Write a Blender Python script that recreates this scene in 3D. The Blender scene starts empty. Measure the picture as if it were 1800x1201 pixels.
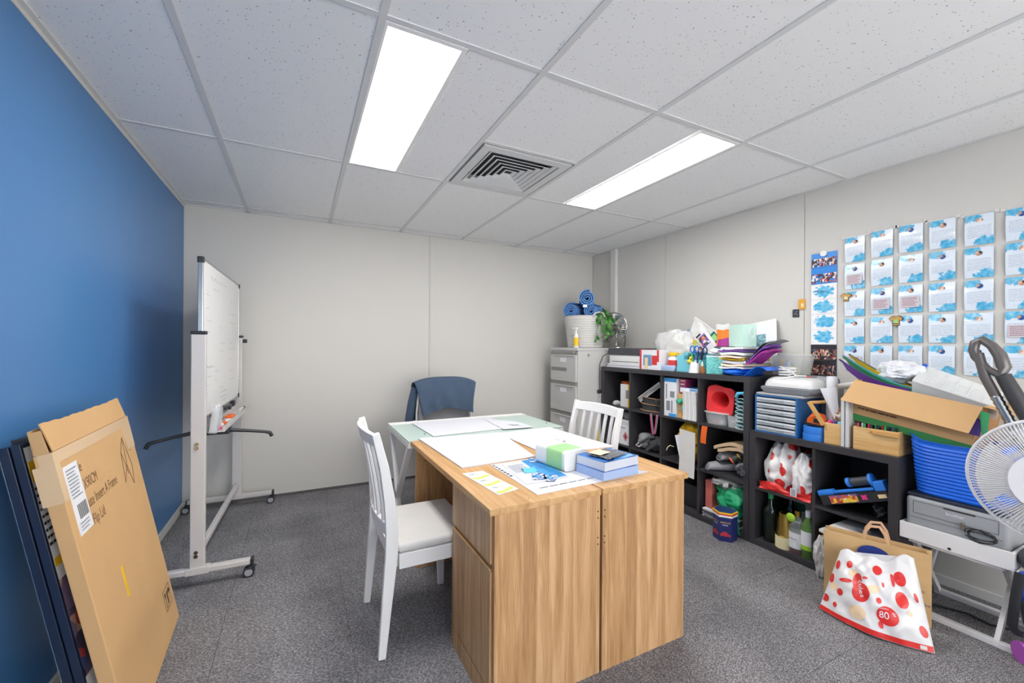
import bpy, bmesh, math, random
from mathutils import Vector, Matrix
R = math.radians
random.seed(7)
scene = bpy.context.scene
COL = scene.collection

# ------------------------------------------------------------------ camera
F, CX, CY, YAW, ROLL = 732.0, 892.93, 608.5, 0.4652, 0.0065
EYE, CEIL = 1.250, 2.300
XL, XR, YB, YF = -0.782, 3.061, 3.905, -1.70          # walls: left, right, back, front
_c, _s, _cr, _sr = math.cos(YAW), math.sin(YAW), math.cos(ROLL), math.sin(ROLL)
right = Vector((_c, -_s, 0)); fwd = Vector((_s, _c, 0)); up = Vector((0, 0, 1))
rc = right * _cr + up * _sr
uc = up * _cr - right * _sr
cd = bpy.data.cameras.new('camera'); cam = bpy.data.objects.new('camera', cd); COL.objects.link(cam)
cd.sensor_width = 36; cd.lens = 36 * F / 1800
cd.shift_x = (900 - CX) / 1800; cd.shift_y = (CY - 600.5) / 1800
cd.clip_start = 0.02
cam.matrix_world = Matrix(((rc.x, uc.x, -fwd.x, 0), (rc.y, uc.y, -fwd.y, 0), (rc.z, uc.z, -fwd.z, EYE), (0, 0, 0, 1)))
scene.camera = cam
# ------------------------------------------------------------------ world, exposure
w = bpy.data.worlds.new('world'); scene.world = w; w.use_nodes = True
w.node_tree.nodes['Background'].inputs[0].default_value = (1, 1, 1, 1)
w.node_tree.nodes['Background'].inputs[1].default_value = 6.5
scene.view_settings.view_transform = 'Standard'; scene.view_settings.look = 'None'
scene.view_settings.gamma = 1.0; scene.view_settings.exposure = 0.0
scene.view_settings.use_curve_mapping = False
LAMP = 27.0                                             # strength of the two ceiling panels

# ------------------------------------------------------------------ pixel -> place (only a direction; the plane gives the distance)
def _dir(x, y):
    u = (x - CX) / F; v = (y - CY) / F
    r = u * _cr + v * _sr; vv = -u * _sr + v * _cr
    return right * r + fwd + up * (-vv)
def onz(x, y, z): d = _dir(x, y); return d * ((z - EYE) / d.z) + Vector((0, 0, EYE))
def onx(x, y, X): d = _dir(x, y); return d * (X / d.x) + Vector((0, 0, EYE))
def ony(x, y, Y): d = _dir(x, y); return d * (Y / d.y) + Vector((0, 0, EYE))
def YX(px, X, py=700): return onx(px, py, X).y
def ZX(px, py, X): return onx(px, py, X).z

# ------------------------------------------------------------------ materials
MATS = {}
def lin(c): return tuple((x / 12.92 if x <= .04045 else ((x + .055) / 1.055) ** 2.4) for x in c)
def rgb(h): return lin(tuple(int(h[i:i + 2], 16) / 255 for i in (0, 2, 4))) + (1,)
def nodes(m): return m.node_tree.nodes, m.node_tree.links
def M(name, hexc, rough=.5, metal=0, var=.08, scale=12, bump=0, bscale=80, trans=0, alpha=1, emit=0, coat=0, spec=.5, stretch=(1, 1, 1)):
    if name in MATS: return MATS[name]
    m = bpy.data.materials.new(name); m.use_nodes = True; N, L = nodes(m); b = N['Principled BSDF']
    b.inputs['Roughness'].default_value = rough; b.inputs['Metallic'].default_value = metal
    b.inputs['Transmission Weight'].default_value = trans; b.inputs['Alpha'].default_value = alpha
    b.inputs['Coat Weight'].default_value = coat; b.inputs['Specular IOR Level'].default_value = spec
    c = rgb(hexc)
    tc = N.new('ShaderNodeTexCoord'); mp = N.new('ShaderNodeMapping'); mp.inputs['Scale'].default_value = stretch
    L.new(tc.outputs['Object'], mp.inputs[0])
    no = N.new('ShaderNodeTexNoise'); no.inputs['Scale'].default_value = scale; no.inputs['Detail'].default_value = 3
    L.new(mp.outputs[0], no.inputs['Vector'])
    mx = N.new('ShaderNodeMix'); mx.data_type = 'RGBA'
    mx.inputs[6].default_value = tuple(min(1, x * (1 - var)) for x in c[:3]) + (1,)
    mx.inputs[7].default_value = tuple(min(1, x * (1 + var)) for x in c[:3]) + (1,)
    L.new(no.outputs[0], mx.inputs[0]); L.new(mx.outputs[2], b.inputs['Base Color'])
    if bump:
        n2 = N.new('ShaderNodeTexNoise'); n2.inputs['Scale'].default_value = bscale; n2.inputs['Detail'].default_value = 3
        L.new(mp.outputs[0], n2.inputs['Vector'])
        bp = N.new('ShaderNodeBump'); bp.inputs['Strength'].default_value = bump; bp.inputs['Distance'].default_value = .01
        L.new(n2.outputs[0], bp.inputs['Height']); L.new(bp.outputs[0], b.inputs['Normal'])
    if emit:
        b.inputs['Emission Color'].default_value = (1, 1, 1, 1); b.inputs['Emission Strength'].default_value = emit
    MATS[name] = m; return m

def ramp_nodes(N, stops, interp='LINEAR'):
    r = N.new('ShaderNodeValToRGB'); e = r.color_ramp; e.interpolation = interp
    while len(e.elements) < len(stops): e.elements.new(.5)
    for i, (p, c) in enumerate(stops): e.elements[i].position = p; e.elements[i].color = c
    return r

def mat_carpet(name, ang):
    m = bpy.data.materials.new(name); m.use_nodes = True; N, L = nodes(m); b = N['Principled BSDF']
    b.inputs['Roughness'].default_value = .95; b.inputs['Specular IOR Level'].default_value = .1
    tc = N.new('ShaderNodeTexCoord'); mp = N.new('ShaderNodeMapping'); mp.inputs['Rotation'].default_value = (0, 0, ang)
    mp.inputs['Scale'].default_value = (1, 2.6, 1); L.new(tc.outputs['Object'], mp.inputs[0])
    a = N.new('ShaderNodeTexNoise'); a.inputs['Scale'].default_value = 110; a.inputs['Detail'].default_value = 4; a.inputs['Roughness'].default_value = .7
    d = N.new('ShaderNodeTexNoise'); d.inputs['Scale'].default_value = 3.5; d.inputs['Detail'].default_value = 2
    L.new(mp.outputs[0], a.inputs[0]); L.new(tc.outputs['Object'], d.inputs[0])
    r = ramp_nodes(N, [(.33, rgb('444345')), (.5, rgb('7b797b')), (.68, rgb('bfbdbf'))]); L.new(a.outputs[0], r.inputs[0])
    r2 = ramp_nodes(N, [(.3, (.8, .8, .8, 1)), (.7, (1.12, 1.12, 1.12, 1))]); L.new(d.outputs[0], r2.inputs[0])
    mu = N.new('ShaderNodeMix'); mu.data_type = 'RGBA'; mu.blend_type = 'MULTIPLY'; mu.inputs[0].default_value = 1
    L.new(r.outputs[0], mu.inputs[6]); L.new(r2.outputs[0], mu.inputs[7]); L.new(mu.outputs[2], b.inputs['Base Color'])
    bp = N.new('ShaderNodeBump'); bp.inputs['Strength'].default_value = .6; bp.inputs['Distance'].default_value = .006
    L.new(a.outputs[0], bp.inputs['Height']); L.new(bp.outputs[0], b.inputs['Normal'])
    MATS[name] = m; return m

def mat_tile():
    m = bpy.data.materials.new('ceiling_tile'); m.use_nodes = True; N, L = nodes(m); b = N['Principled BSDF']
    b.inputs['Roughness'].default_value = .9; b.inputs['Specular IOR Level'].default_value = .15
    ge = N.new('ShaderNodeNewGeometry')
    a = N.new('ShaderNodeTexVoronoi'); a.inputs['Scale'].default_value = 75; a.inputs['Randomness'].default_value = 1
    L.new(ge.outputs['Position'], a.inputs['Vector'])
    n = N.new('ShaderNodeTexNoise'); n.inputs['Scale'].default_value = 60; L.new(ge.outputs['Position'], n.inputs[0])
    su = N.new('ShaderNodeMath'); su.operation = 'MULTIPLY_ADD'; su.inputs[1].default_value = .55; L.new(n.outputs[0], su.inputs[0]); L.new(a.outputs['Distance'], su.inputs[2])
    r = ramp_nodes(N, [(.33, rgb('929190')), (.42, rgb('efefef'))]); L.new(su.outputs[0], r.inputs[0])
    L.new(r.outputs[0], b.inputs['Base Color'])
    bp = N.new('ShaderNodeBump'); bp.inputs['Strength'].default_value = .25; bp.inputs['Distance'].default_value = .004
    L.new(r.outputs[0], bp.inputs['Height']); L.new(bp.outputs[0], b.inputs['Normal'])
    MATS['ceiling_tile'] = m; return m

def mat_wood(name, along, strip, lo, mid, hi, width=.105, gscale=1.0):
    """wood-print board; along / strip = axis index of the grain and of the strips side by side"""
    m = bpy.data.materials.new(name); m.use_nodes = True; N, L = nodes(m); b = N['Principled BSDF']
    b.inputs['Roughness'].default_value = .45
    tc = N.new('ShaderNodeTexCoord'); sp = N.new('ShaderNodeSeparateXYZ'); L.new(tc.outputs['Object'], sp.inputs[0])
    dv = N.new('ShaderNodeMath'); dv.operation = 'DIVIDE'; dv.inputs[1].default_value = width; L.new(sp.outputs[strip], dv.inputs[0])
    fl = N.new('ShaderNodeMath'); fl.operation = 'FLOOR'; L.new(dv.outputs[0], fl.inputs[0])
    wn = N.new('ShaderNodeTexWhiteNoise'); wn.noise_dimensions = '1D'; L.new(fl.outputs[0], wn.inputs['W'])
    mp = N.new('ShaderNodeMapping'); sc = [14 * gscale] * 3; sc[along] = .9 * gscale; mp.inputs['Scale'].default_value = sc
    L.new(tc.outputs['Object'], mp.inputs[0])
    ad = N.new('ShaderNodeVectorMath'); ad.operation = 'MULTIPLY_ADD'; ad.inputs[1].default_value = (9, 9, 9)
    L.new(wn.outputs['Color'], ad.inputs[0]); L.new(mp.outputs[0], ad.inputs[2])
    no = N.new('ShaderNodeTexNoise'); no.inputs['Scale'].default_value = 1.1; no.inputs['Detail'].default_value = 6; no.inputs['Roughness'].default_value = .62
    no.inputs['Distortion'].default_value = 1.4
    L.new(ad.outputs[0], no.inputs[0])
    mp2 = N.new('ShaderNodeMapping'); sc = [260] * 3; sc[along] = 9; mp2.inputs['Scale'].default_value = sc; L.new(tc.outputs['Object'], mp2.inputs[0])
    n2 = N.new('ShaderNodeTexNoise'); n2.inputs['Scale'].default_value = 1; n2.inputs['Detail'].default_value = 2; L.new(mp2.outputs[0], n2.inputs[0])
    s1 = N.new('ShaderNodeMath'); s1.operation = 'MULTIPLY_ADD'; s1.inputs[1].default_value = .35; L.new(n2.outputs[0], s1.inputs[0]); L.new(no.outputs[0], s1.inputs[2])
    s2 = N.new('ShaderNodeMath'); s2.operation = 'MULTIPLY_ADD'; s2.inputs[1].default_value = .16; L.new(wn.outputs['Value'], s2.inputs[0]); L.new(s1.outputs[0], s2.inputs[2])
    r = ramp_nodes(N, [(.5, rgb(lo)), (.72, rgb(mid)), (.92, rgb(hi))]); L.new(s2.outputs[0], r.inputs[0]); L.new(r.outputs[0], b.inputs['Base Color'])
    MATS[name] = m; return m

def mat_cells(name, cols, scale, rough=.5, low=None, alpha=1, line=None, trans=0):
    """many-coloured print or loose bits: Voronoi cells coloured from a list"""
    if name in MATS: return MATS[name]
    m = bpy.data.materials.new(name); m.use_nodes = True; N, L = nodes(m); b = N['Principled BSDF']
    b.inputs['Roughness'].default_value = rough; b.inputs['Alpha'].default_value = alpha; b.inputs['Transmission Weight'].default_value = trans
    tc = N.new('ShaderNodeTexCoord'); mp = N.new('ShaderNodeMapping'); mp.inputs['Scale'].default_value = scale if isinstance(scale, tuple) else (scale,) * 3
    L.new(tc.outputs['Object'], mp.inputs[0]); v = N.new('ShaderNodeTexVoronoi'); v.inputs['Scale'].default_value = 1; L.new(mp.outputs[0], v.inputs[0])
    se = N.new('ShaderNodeSeparateColor'); L.new(v.outputs['Color'], se.inputs[0])
    n = len(cols); r = ramp_nodes(N, [(i / n, rgb(c)) for i, c in enumerate(cols)], 'CONSTANT'); L.new(se.outputs[0], r.inputs[0])
    L.new(r.outputs[0], b.inputs['Base Color']); MATS[name] = m; return m

# ------------------------------------------------------------------ mesh building
class MB:
    def __init__(s): s.v = []; s.f = []
    def add(s, vs, fs): n = len(s.v); s.v += [tuple(p) for p in vs]; s.f += [tuple(i + n for i in f) for f in fs]; return s
    def bm(s, b):
        b.verts.ensure_lookup_table(); b.verts.index_update()
        s.add([v.co.copy() for v in b.verts], [[v.index for v in f.verts] for f in b.faces]); b.free(); return s
    def box(s, x0, x1, y0, y1, z0, z1, r=0, seg=2):
        if x1 < x0: x0, x1 = x1, x0
        if y1 < y0: y0, y1 = y1, y0
        if z1 < z0: z0, z1 = z1, z0
        if r:
            b = bmesh.new(); bmesh.ops.create_cube(b, size=1)
            for v in b.verts: v.co = ((x0 + x1) / 2 + v.co.x * (x1 - x0), (y0 + y1) / 2 + v.co.y * (y1 - y0), (z0 + z1) / 2 + v.co.z * (z1 - z0))
            bmesh.ops.bevel(b, geom=b.edges[:] , offset=r, segments=seg, profile=.5, affect='EDGES')
            return s.bm(b)
        return s.add([(x0, y0, z0), (x1, y0, z0), (x1, y1, z0), (x0, y1, z0), (x0, y0, z1), (x1, y0, z1), (x1, y1, z1), (x0, y1, z1)],
                     [(3, 2, 1, 0), (4, 5, 6, 7), (0, 1, 5, 4), (1, 2, 6, 5), (2, 3, 7, 6), (3, 0, 4, 7)])
    def hexa(s, bot, top):
        return s.add(list(bot) + list(top), [(3, 2, 1, 0), (4, 5, 6, 7), (0, 1, 5, 4), (1, 2, 6, 5), (2, 3, 7, 6), (3, 0, 4, 7)])
    def tube(s, pts, r, n=8, closed=False, flat=1.0):
        P = [Vector(p) for p in pts]; k = len(P); rs = r if isinstance(r, (list, tuple)) else [r] * k
        vs = []; nrm = None
        for i in range(k):
            t = (P[(i + 1) % k] - P[i - 1]) if closed else (P[min(i + 1, k - 1)] - P[max(i - 1, 0)])
            t = t.normalized() if t.length > 1e-9 else Vector((0, 0, 1))
            if nrm is None:
                a = Vector((0, 0, 1)) if abs(t.z) < .9 else Vector((1, 0, 0)); nrm = (a - t * a.dot(t)).normalized()
            else:
                nn = nrm - t * nrm.dot(t); nrm = nn.normalized() if nn.length > 1e-6 else nrm
            bn = t.cross(nrm)
            for j in range(n):
                a = 2 * math.pi * (j + .5) / n
                vs.append(P[i] + (nrm * math.cos(a) * flat + bn * math.sin(a)) * rs[i])
        fs = []
        for i in range(k if closed else k - 1):
            for j in range(n):
                i2 = (i + 1) % k; fs.append((i * n + j, i * n + (j + 1) % n, i2 * n + (j + 1) % n, i2 * n + j))
        if not closed: fs += [tuple(range(n - 1, -1, -1)), tuple((k - 1) * n + j for j in range(n))]
        return s.add(vs, fs)
    def cyl(s, a, b, r, r2=None, n=16): return s.tube([a, b], [r, r if r2 is None else r2], n)
    def lathe(s, prof, c=(0, 0, 0), n=24, sx=1, sy=1, power=2, rot=0):
        vs = []
        for (r, z) in prof:
            for j in range(n):
                a = 2 * math.pi * j / n; x, y = math.cos(a), math.sin(a)
                q = (abs(x) ** power + abs(y) ** power) ** (-1 / power); x *= q; y *= q
                X, Y = x * r * sx, y * r * sy
                vs.append((c[0] + X * math.cos(rot) - Y * math.sin(rot), c[1] + X * math.sin(rot) + Y * math.cos(rot), c[2] + z))
        fs = [(i * n + j, i * n + (j + 1) % n, (i + 1) * n + (j + 1) % n, (i + 1) * n + j) for i in range(len(prof) - 1) for j in range(n)]
        if prof[0][0] > 1e-5: fs.append(tuple(range(n - 1, -1, -1)))
        if prof[-1][0] > 1e-5: fs.append(tuple((len(prof) - 1) * n + j for j in range(n)))
        return s.add(vs, fs)
    def prism(s, pts, e0, e1, plane='xz'):
        """outline in a plane, pulled along the third axis from e0 to e1"""
        def P(a, b, e): return {'xz': (a, e, b), 'yz': (e, a, b), 'xy': (a, b, e)}[plane]
        n = len(pts)
        return s.add([P(a, b, e0) for a, b in pts] + [P(a, b, e1) for a, b in pts],
                     [tuple(range(n)), tuple(range(2 * n - 1, n - 1, -1))] + [(i, i + n, (i + 1) % n + n, (i + 1) % n) for i in range(n)])
    def surf(s, fn, nu, nv, closed_u=False):
        vs = [fn(i / (nu if closed_u else nu - 1), j / (nv - 1)) for j in range(nv) for i in range(nu)]
        fs = []
        for j in range(nv - 1):
            for i in range(nu if closed_u else nu - 1):
                i2 = (i + 1) % nu; fs.append((j * nu + i, j * nu + i2, (j + 1) * nu + i2, (j + 1) * nu + i))
        return s.add(vs, fs)
    def shell(s, fn, nu, nv, th):
        """closed sheet: fn surface plus an offset copy along th (vector)"""
        t = Vector(th); n = nu * nv
        A = [Vector(fn(i / (nu - 1), j / (nv - 1))) for j in range(nv) for i in range(nu)]
        fs = []
        for j in range(nv - 1):
            for i in range(nu - 1):
                q = (j * nu + i, j * nu + i + 1, (j + 1) * nu + i + 1, (j + 1) * nu + i); fs += [q, tuple(x + n for x in reversed(q))]
        ring = [i for i in range(nu)] + [j * nu + nu - 1 for j in range(1, nv)] + [(nv - 1) * nu + i for i in range(nu - 2, -1, -1)] + [j * nu for j in range(nv - 2, 0, -1)]
        for a, b in zip(ring, ring[1:] + ring[:1]): fs.append((b, a, a + n, b + n))
        return s.add(A + [p + t for p in A], fs)
    def sphere(s, c, r, n=14, m=9, sx=1, sy=1, sz=1):
        return s.lathe([(max(1e-6, r * math.sin(math.pi * i / m)), -sz * r * math.cos(math.pi * i / m)) for i in range(m + 1)], c, n, sx, sy)
    def xf(s, mat, start=0):
        for i in range(start, len(s.v)): s.v[i] = tuple(mat @ Vector(s.v[i]))
        return s

def wloc(o):
    p = Vector((0, 0, 0))
    while o: p += o.location; o = o.parent
    return p
def obj(name, mb, mat, parent=None, smooth=False, bevel=0, solid=0, sub=0, local=False, ang=38, seg=2):
    me = bpy.data.meshes.new(name); vs = [Vector(p) for p in mb.v]
    if parent is not None and not local:
        off = wloc(parent); vs = [p - off for p in vs]
    o = bpy.data.objects.new(name, me)
    if parent is None and not local:
        xs = [p.x for p in vs]; ys = [p.y for p in vs]; zs = [p.z for p in vs]
        c = Vector(((min(xs) + max(xs)) / 2, (min(ys) + max(ys)) / 2, min(zs))); vs = [p - c for p in vs]; o.location = c
    me.from_pydata([tuple(p) for p in vs], [], mb.f); me.validate()
    me.materials.append(MATS[mat] if isinstance(mat, str) else mat)
    b = bmesh.new(); b.from_mesh(me); bmesh.ops.recalc_face_normals(b, faces=b.faces[:]); b.to_mesh(me); b.free()
    if smooth or sub:
        me.polygons.foreach_set('use_smooth', [True] * len(me.polygons)); me.set_sharp_from_angle(angle=R(ang))
    COL.objects.link(o); o.parent = parent
    if name in ('small_print', 'barcode', 'handwriting'): o['kind'] = 'stuff'
    if bevel: md = o.modifiers.new('bevel', 'BEVEL'); md.width = bevel; md.segments = seg; md.limit_method = 'ANGLE'; md.angle_limit = R(40)
    if solid: md = o.modifiers.new('solid', 'SOLIDIFY'); md.thickness = solid; md.offset = 0
    if sub: md = o.modifiers.new('sub', 'SUBSURF'); md.levels = sub; md.render_levels = sub
    return o
def tag(o, label, cat, group=None):
    o['label'] = label; o['category'] = cat
    if group: o['group'] = group
    return o
def thing(name, label, cat, loc=(0, 0, 0), rz=0, group=None):
    o = bpy.data.objects.new(name, None); o.empty_display_size = .05; COL.objects.link(o)
    o.location = loc; o.rotation_euler = (0, 0, rz); return tag(o, label, cat, group)
def struct(name, mb, mat, **k): o = obj(name, mb, mat, **k); o['kind'] = 'structure'; return o
def inst(src, parent, loc=None, rot=None, scale=None):
    o = src.copy(); COL.objects.link(o); o.parent = parent
    if loc is not None: o.location = loc
    if rot is not None: o.rotation_euler = rot
    if scale is not None: o.scale = scale
    return o
def text(name, body, size, mat, parent, origin, xdir, ydir, lift=.0006, align='LEFT', warp=None, width=1.0, shear=0):
    """flat lettering as mesh; origin + x*xdir + y*ydir in world space"""
    cu = bpy.data.curves.new('t', 'FONT'); cu.body = body; cu.size = size; cu.align_x = align; cu.shear = shear; cu.resolution_u = 3
    t = bpy.data.objects.new('t', cu); me = t.to_mesh()
    X = Vector(xdir).normalized(); Y = Vector(ydir).normalized(); Z = X.cross(Y).normalized()
    mb = MB()
    if warp: mb.add([warp(v.co.x * width, v.co.y) for v in me.vertices], [tuple(p.vertices) for p in me.polygons])
    else: mb.add([Vector(origin) + X * v.co.x * width + Y * v.co.y + Z * lift for v in me.vertices], [tuple(p.vertices) for p in me.polygons])
    t.to_mesh_clear(); bpy.data.objects.remove(t); bpy.data.curves.remove(cu)
    return obj(name, mb, mat, parent)
def lines(rows, origin, xdir, ydir, w, h, lift=.0006, ragged=.3, seed=1):
    """small print: thin bars laid on a face"""
    rnd = random.Random(seed); X = Vector(xdir).normalized(); Y = Vector(ydir).normalized(); Z = X.cross(Y).normalized(); mb = MB(); O = Vector(origin)
    st = h / rows
    for i in range(rows):
        x = 0; end = w * (1 - ragged * rnd.random())
        while x < end:
            l = min(end - x, w * rnd.uniform(.05, .16)); y = h - (i + .7) * st
            p = [O + X * a + Y * b + Z * lift for a, b in ((x, y), (x + l, y), (x + l, y + st * .4), (x, y + st * .4))]
            mb.add(p, [(0, 1, 2, 3)]); x += l + w * .02
    return mb
def patch(pts, th=.0008):
    """thin sheet lying on four corner points"""
    P = [Vector(p) for p in pts]; n = (P[1] - P[0]).cross(P[2] - P[0]).normalized() * th
    return MB().hexa(P, [p + n for p in P])
def cloth(fn, nu=24, nv=18, th=.004): return MB().shell(fn, nu, nv, th)
def wob(x, y, k=1.0, s=0.0):
    return (math.sin(x * 7.3 * k + s) * math.cos(y * 5.9 * k + 1.7 * s) + .6 * math.sin(x * 13.1 * k + y * 11.7 * k + 2.3 * s) + .35 * math.sin(y * 23.0 * k - x * 17 * k + s)) / 1.95
from mathutils import noise as _nz
def lump(c, rx, ry, rz, amp=.18, k=1.0, seed=0.0, n=26, m=16, floor=None):
    """crumpled closed heap (cloth, bag) with creased folds; flattened where it rests"""
    n, m = 64, 40; vs = []; off = Vector((seed * 3.7, seed * 1.3, seed * 5.1))
    for i in range(m + 1):
        t = math.pi * i / m
        for j in range(n):
            a = 2 * math.pi * j / n; st = math.sin(t) ** .75
            p = Vector((st * math.cos(a), st * math.sin(a), -math.cos(t)))
            q = p * (1.15 * k) + off
            r1 = 1 - 2 * abs(_nz.noise(q)); r2 = 1 - 2 * abs(_nz.noise(q * 2.1 + Vector((5, 2, 1)))); r3 = 1 - 2 * abs(_nz.noise(q * 4.3))
            d = 1 + amp * (.75 * _nz.noise(q * .8) + .38 * (r1 - .5) + .26 * (r2 - .5) + .12 * (r3 - .5))
            z = c[2] + rz * p.z * d
            if floor is not None: z = max(z, floor + .0005)
            vs.append((c[0] + rx * p.x * d, c[1] + ry * p.y * d, z))
    fs = [(i * n + j, i * n + (j + 1) % n, (i + 1) * n + (j + 1) % n, (i + 1) * n + j) for i in range(m) for j in range(n)]
    return MB().add(vs, fs)

def sack(c, rx, ry, h, seed=0.0, neck=.45, pleat=.1, floor=0):
    """filled soft bag: broad foot, pleats gathering towards a slack open mouth"""
    n, m = 80, 34; vs = []; off = Vector((seed * 2.9, seed * 4.1, seed))
    for i in range(m + 1):
        f = i / m; pr_ = (.86 + .14 * math.sin(min(1, f * 3) * math.pi / 2)) * (1 - (1 - neck) * max(0, (f - .45) / .55) ** 1.5)
        for j in range(n):
            a = 2 * math.pi * j / n; x, y = math.cos(a), math.sin(a); q_ = (abs(x) ** 2.6 + abs(y) ** 2.6) ** (-1 / 2.6)
            q = Vector((x * 1.6, y * 1.6, f * 2.2)) + off; r_ = 1 - 2 * abs(_nz.noise(q)); r2 = 1 - 2 * abs(_nz.noise(q * 2.3))
            d = pr_ * (1 + pleat * f * math.sin(9 * a + 3 * seed + 2.5 * f) * .7 + .16 * (r_ - .5) + .08 * (r2 - .5))
            vs.append((c[0] + rx * x * q_ * d, c[1] + ry * y * q_ * d, floor + .001 + h * f * (1 + .06 * math.sin(3 * a + seed) * f)))
    vs.append((c[0], c[1], floor + .001)); vs.append((c[0], c[1], floor + h * .9)); k = len(vs)
    fs = [(i * n + j, i * n + (j + 1) % n, (i + 1) * n + (j + 1) % n, (i + 1) * n + j) for i in range(m) for j in range(n)]
    fs += [((j + 1) % n, j, k - 2) for j in range(n)] + [(m * n + j, m * n + (j + 1) % n, k - 1) for j in range(n)]
    return MB().add(vs, fs)

# common materials
M('white_paint', 'f0eeec', .45); M('wall_paint', 'cfccc6', .6, var=.015, scale=2); M('blue_paint', '4a7eb4', .36, var=.03, scale=2)
M('grid_white', 'd6d6d6', .5, var=.02); M('trim_white', 'dcdad6', .45, var=.02); M('seam_dark', '5e5c5a', .8); M('metal_white', 'e4e2e1', .35, var=.03)
M('black_plastic', '2b2c30', .45); M('chrome', 'b9b8b6', .22, 1, var=.03); M('dark_hole', '3a2a1c', .9); M('paper', 'e6e6ea', .7, var=.02)
M('shelf_black', '3a383b', .42, var=.22, scale=6, stretch=(30, 1, 1)); M('cab_grey', 'c3c1be', .4, var=.02); M('cardboard', 'd0a673', .8, var=.06, scale=9, bump=.1, bscale=25)
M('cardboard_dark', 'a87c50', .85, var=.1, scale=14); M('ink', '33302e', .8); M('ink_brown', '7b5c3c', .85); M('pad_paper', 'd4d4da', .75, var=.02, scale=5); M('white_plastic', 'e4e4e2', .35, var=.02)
M('clear_plastic', 'e9eef0', .12, alpha=.3, var=.01, spec=.5); M('milky_plastic', 'e6e7e6', .3, alpha=.55, var=.05)
M('bag_film', 'ebebe9', .22, alpha=.72, var=.04); M('yellow', 'f2c21c', .5); M('red', 'd9302c', .45); M('navy_frame', '17243c', .4); M('ink_blue', '45557f', .7); M('ink_grey', '8f959c', .8)
M('added_window_glass', 'f4f8fa', .05, alpha=.06, var=0); mat_carpet('carpet_a', .3); mat_carpet('carpet_b', 1.87); mat_tile()
mat_wood('oak_z', 2, 0, '946c46', 'bd9264', 'd6af83'); mat_wood('oak_zy', 2, 1, '946c46', 'bd9264', 'd6af83'); mat_wood('oak_y', 1, 0, 'b0824f', 'c69a67', 'd6ae7e', width=.16)
mat_wood('bamboo', 1, 2, 'bd8c50', 'd8aa6a', 'e6bf85', width=.03)

# ================================================================== ROOM
fl = struct('floor', MB().box(XL - .1, XR + .1, YF - .1, YB + .1, -.08, -.006), 'seam_dark')
k = 0
for i in range(-3, 8):
    for j in range(-4, 6):
        x0 = .205 + i * .5; y0 = 1.905 + j * .5; x1 = x0 + .5; y1 = y0 + .5
        a0, a1, b0, b1 = max(x0, XL), min(x1, XR), max(y0, YF), min(y1, YB)
        if a1 - a0 < .02 or b1 - b0 < .02: continue
        o = obj('carpet_tile', MB().box(a0 + .0008, a1 - .0008, b0 + .0008, b1 - .0008, -.006, 0), 'carpet_a' if (i + j) % 2 else 'carpet_b', fl)
T = .1
wb = struct('wall_back', MB().box(XL - T, XR + T, YB + .02, YB + T, -.01, CEIL + .25), 'seam_dark')
for a, b in ((XL, 1.113), (1.145, XR)): obj('wall_panel', MB().box(a + .001, b - .001, YB, YB + .02, 0, CEIL + .2), 'wall_paint', wb)
struct('wall_left', MB().box(XL - T, XL, YF - T, YB + T, -.01, CEIL + .25), 'blue_paint')
wr = struct('wall_right', MB().box(XR + .02, XR + T, YF - T, YB + T, -.01, CEIL + .25), 'seam_dark')
for a, b in ((YF, -.776), (-.776, .424), (.424, 1.624), (1.624, 2.823), (2.823, YB)):
    obj('wall_panel', MB().box(XR, XR + .02, a + .0016, b - .0016, 0, CEIL + .2), 'wall_paint', wr)
wx0, wx1, wz0, wz1 = -.45, 2.85, .35, 2.15                # unseen wide window, added behind the camera so daylight brightens the room
struct('wall_front', MB().box(XL, wx0, YF - T, YF, 0, CEIL + .2).box(wx1, XR, YF - T, YF, 0, CEIL + .2).box(wx0, wx1, YF - T, YF, 0, wz0).box(wx0, wx1, YF - T, YF, wz1, CEIL + .2), 'wall_paint')
wf = MB()
for x in (wx0, (wx0 + wx1) / 2 - .02, wx1 - .04): wf.box(x, x + .04, YF - .07, YF - .03, wz0, wz1)
wf.box(wx0 + .04, wx1 - .04, YF - .07, YF - .03, wz0, wz0 + .04).box(wx0 + .04, wx1 - .04, YF - .07, YF - .03, wz1 - .04, wz1)
w1 = struct('added_window', wf, 'trim_white')
obj('added_pane', MB().box(wx0 + .04, (wx0 + wx1) / 2 - .02, YF - .053, YF - .047, wz0 + .04, wz1 - .04), 'added_window_glass', w1); obj('added_pane', MB().box((wx0 + wx1) / 2 + .02, wx1 - .04, YF - .053, YF - .047, wz0 + .04, wz1 - .04), 'added_window_glass', w1)
struct('trim_1', MB().box(1.113, 1.145, YB - .006, YB + .02, 0, CEIL).box(1.124, 1.134, YB - .009, YB, 0, CEIL), 'wall_paint', bevel=.002)
struct('trim_2', MB().box(XR - .035, XR, 3.474, 3.556, 0, CEIL).box(XR - .04, XR - .03, 3.47, 3.49, 0, CEIL), 'trim_white', bevel=.003)
struct('trim_3', MB().box(XL, XL + .022, YF, YB, CEIL - .002, CEIL + .02).box(XL, XL + .003, YF, YB, CEIL - .018, CEIL), 'trim_white')
struct('trim_4', MB().box(XR - .02, XR, YF, YB, CEIL, CEIL + .02), 'grid_white')
struct('trim_5', MB().box(XL, XR, YB - .02, YB, CEIL, CEIL + .02), 'grid_white')
struct('baseboard_left', MB().box(XL, XL + .012, YF, YB, 0, .055), 'trim_white', bevel=.003)
struct('baseboard_right', MB().box(XR - .01, XR, YF, YB, 0, .05), 'trim_white', bevel=.003)
struct('baseboard_back', MB().box(XL, XR, YB - .004, YB, 0, .022), 'seam_dark')
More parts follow.
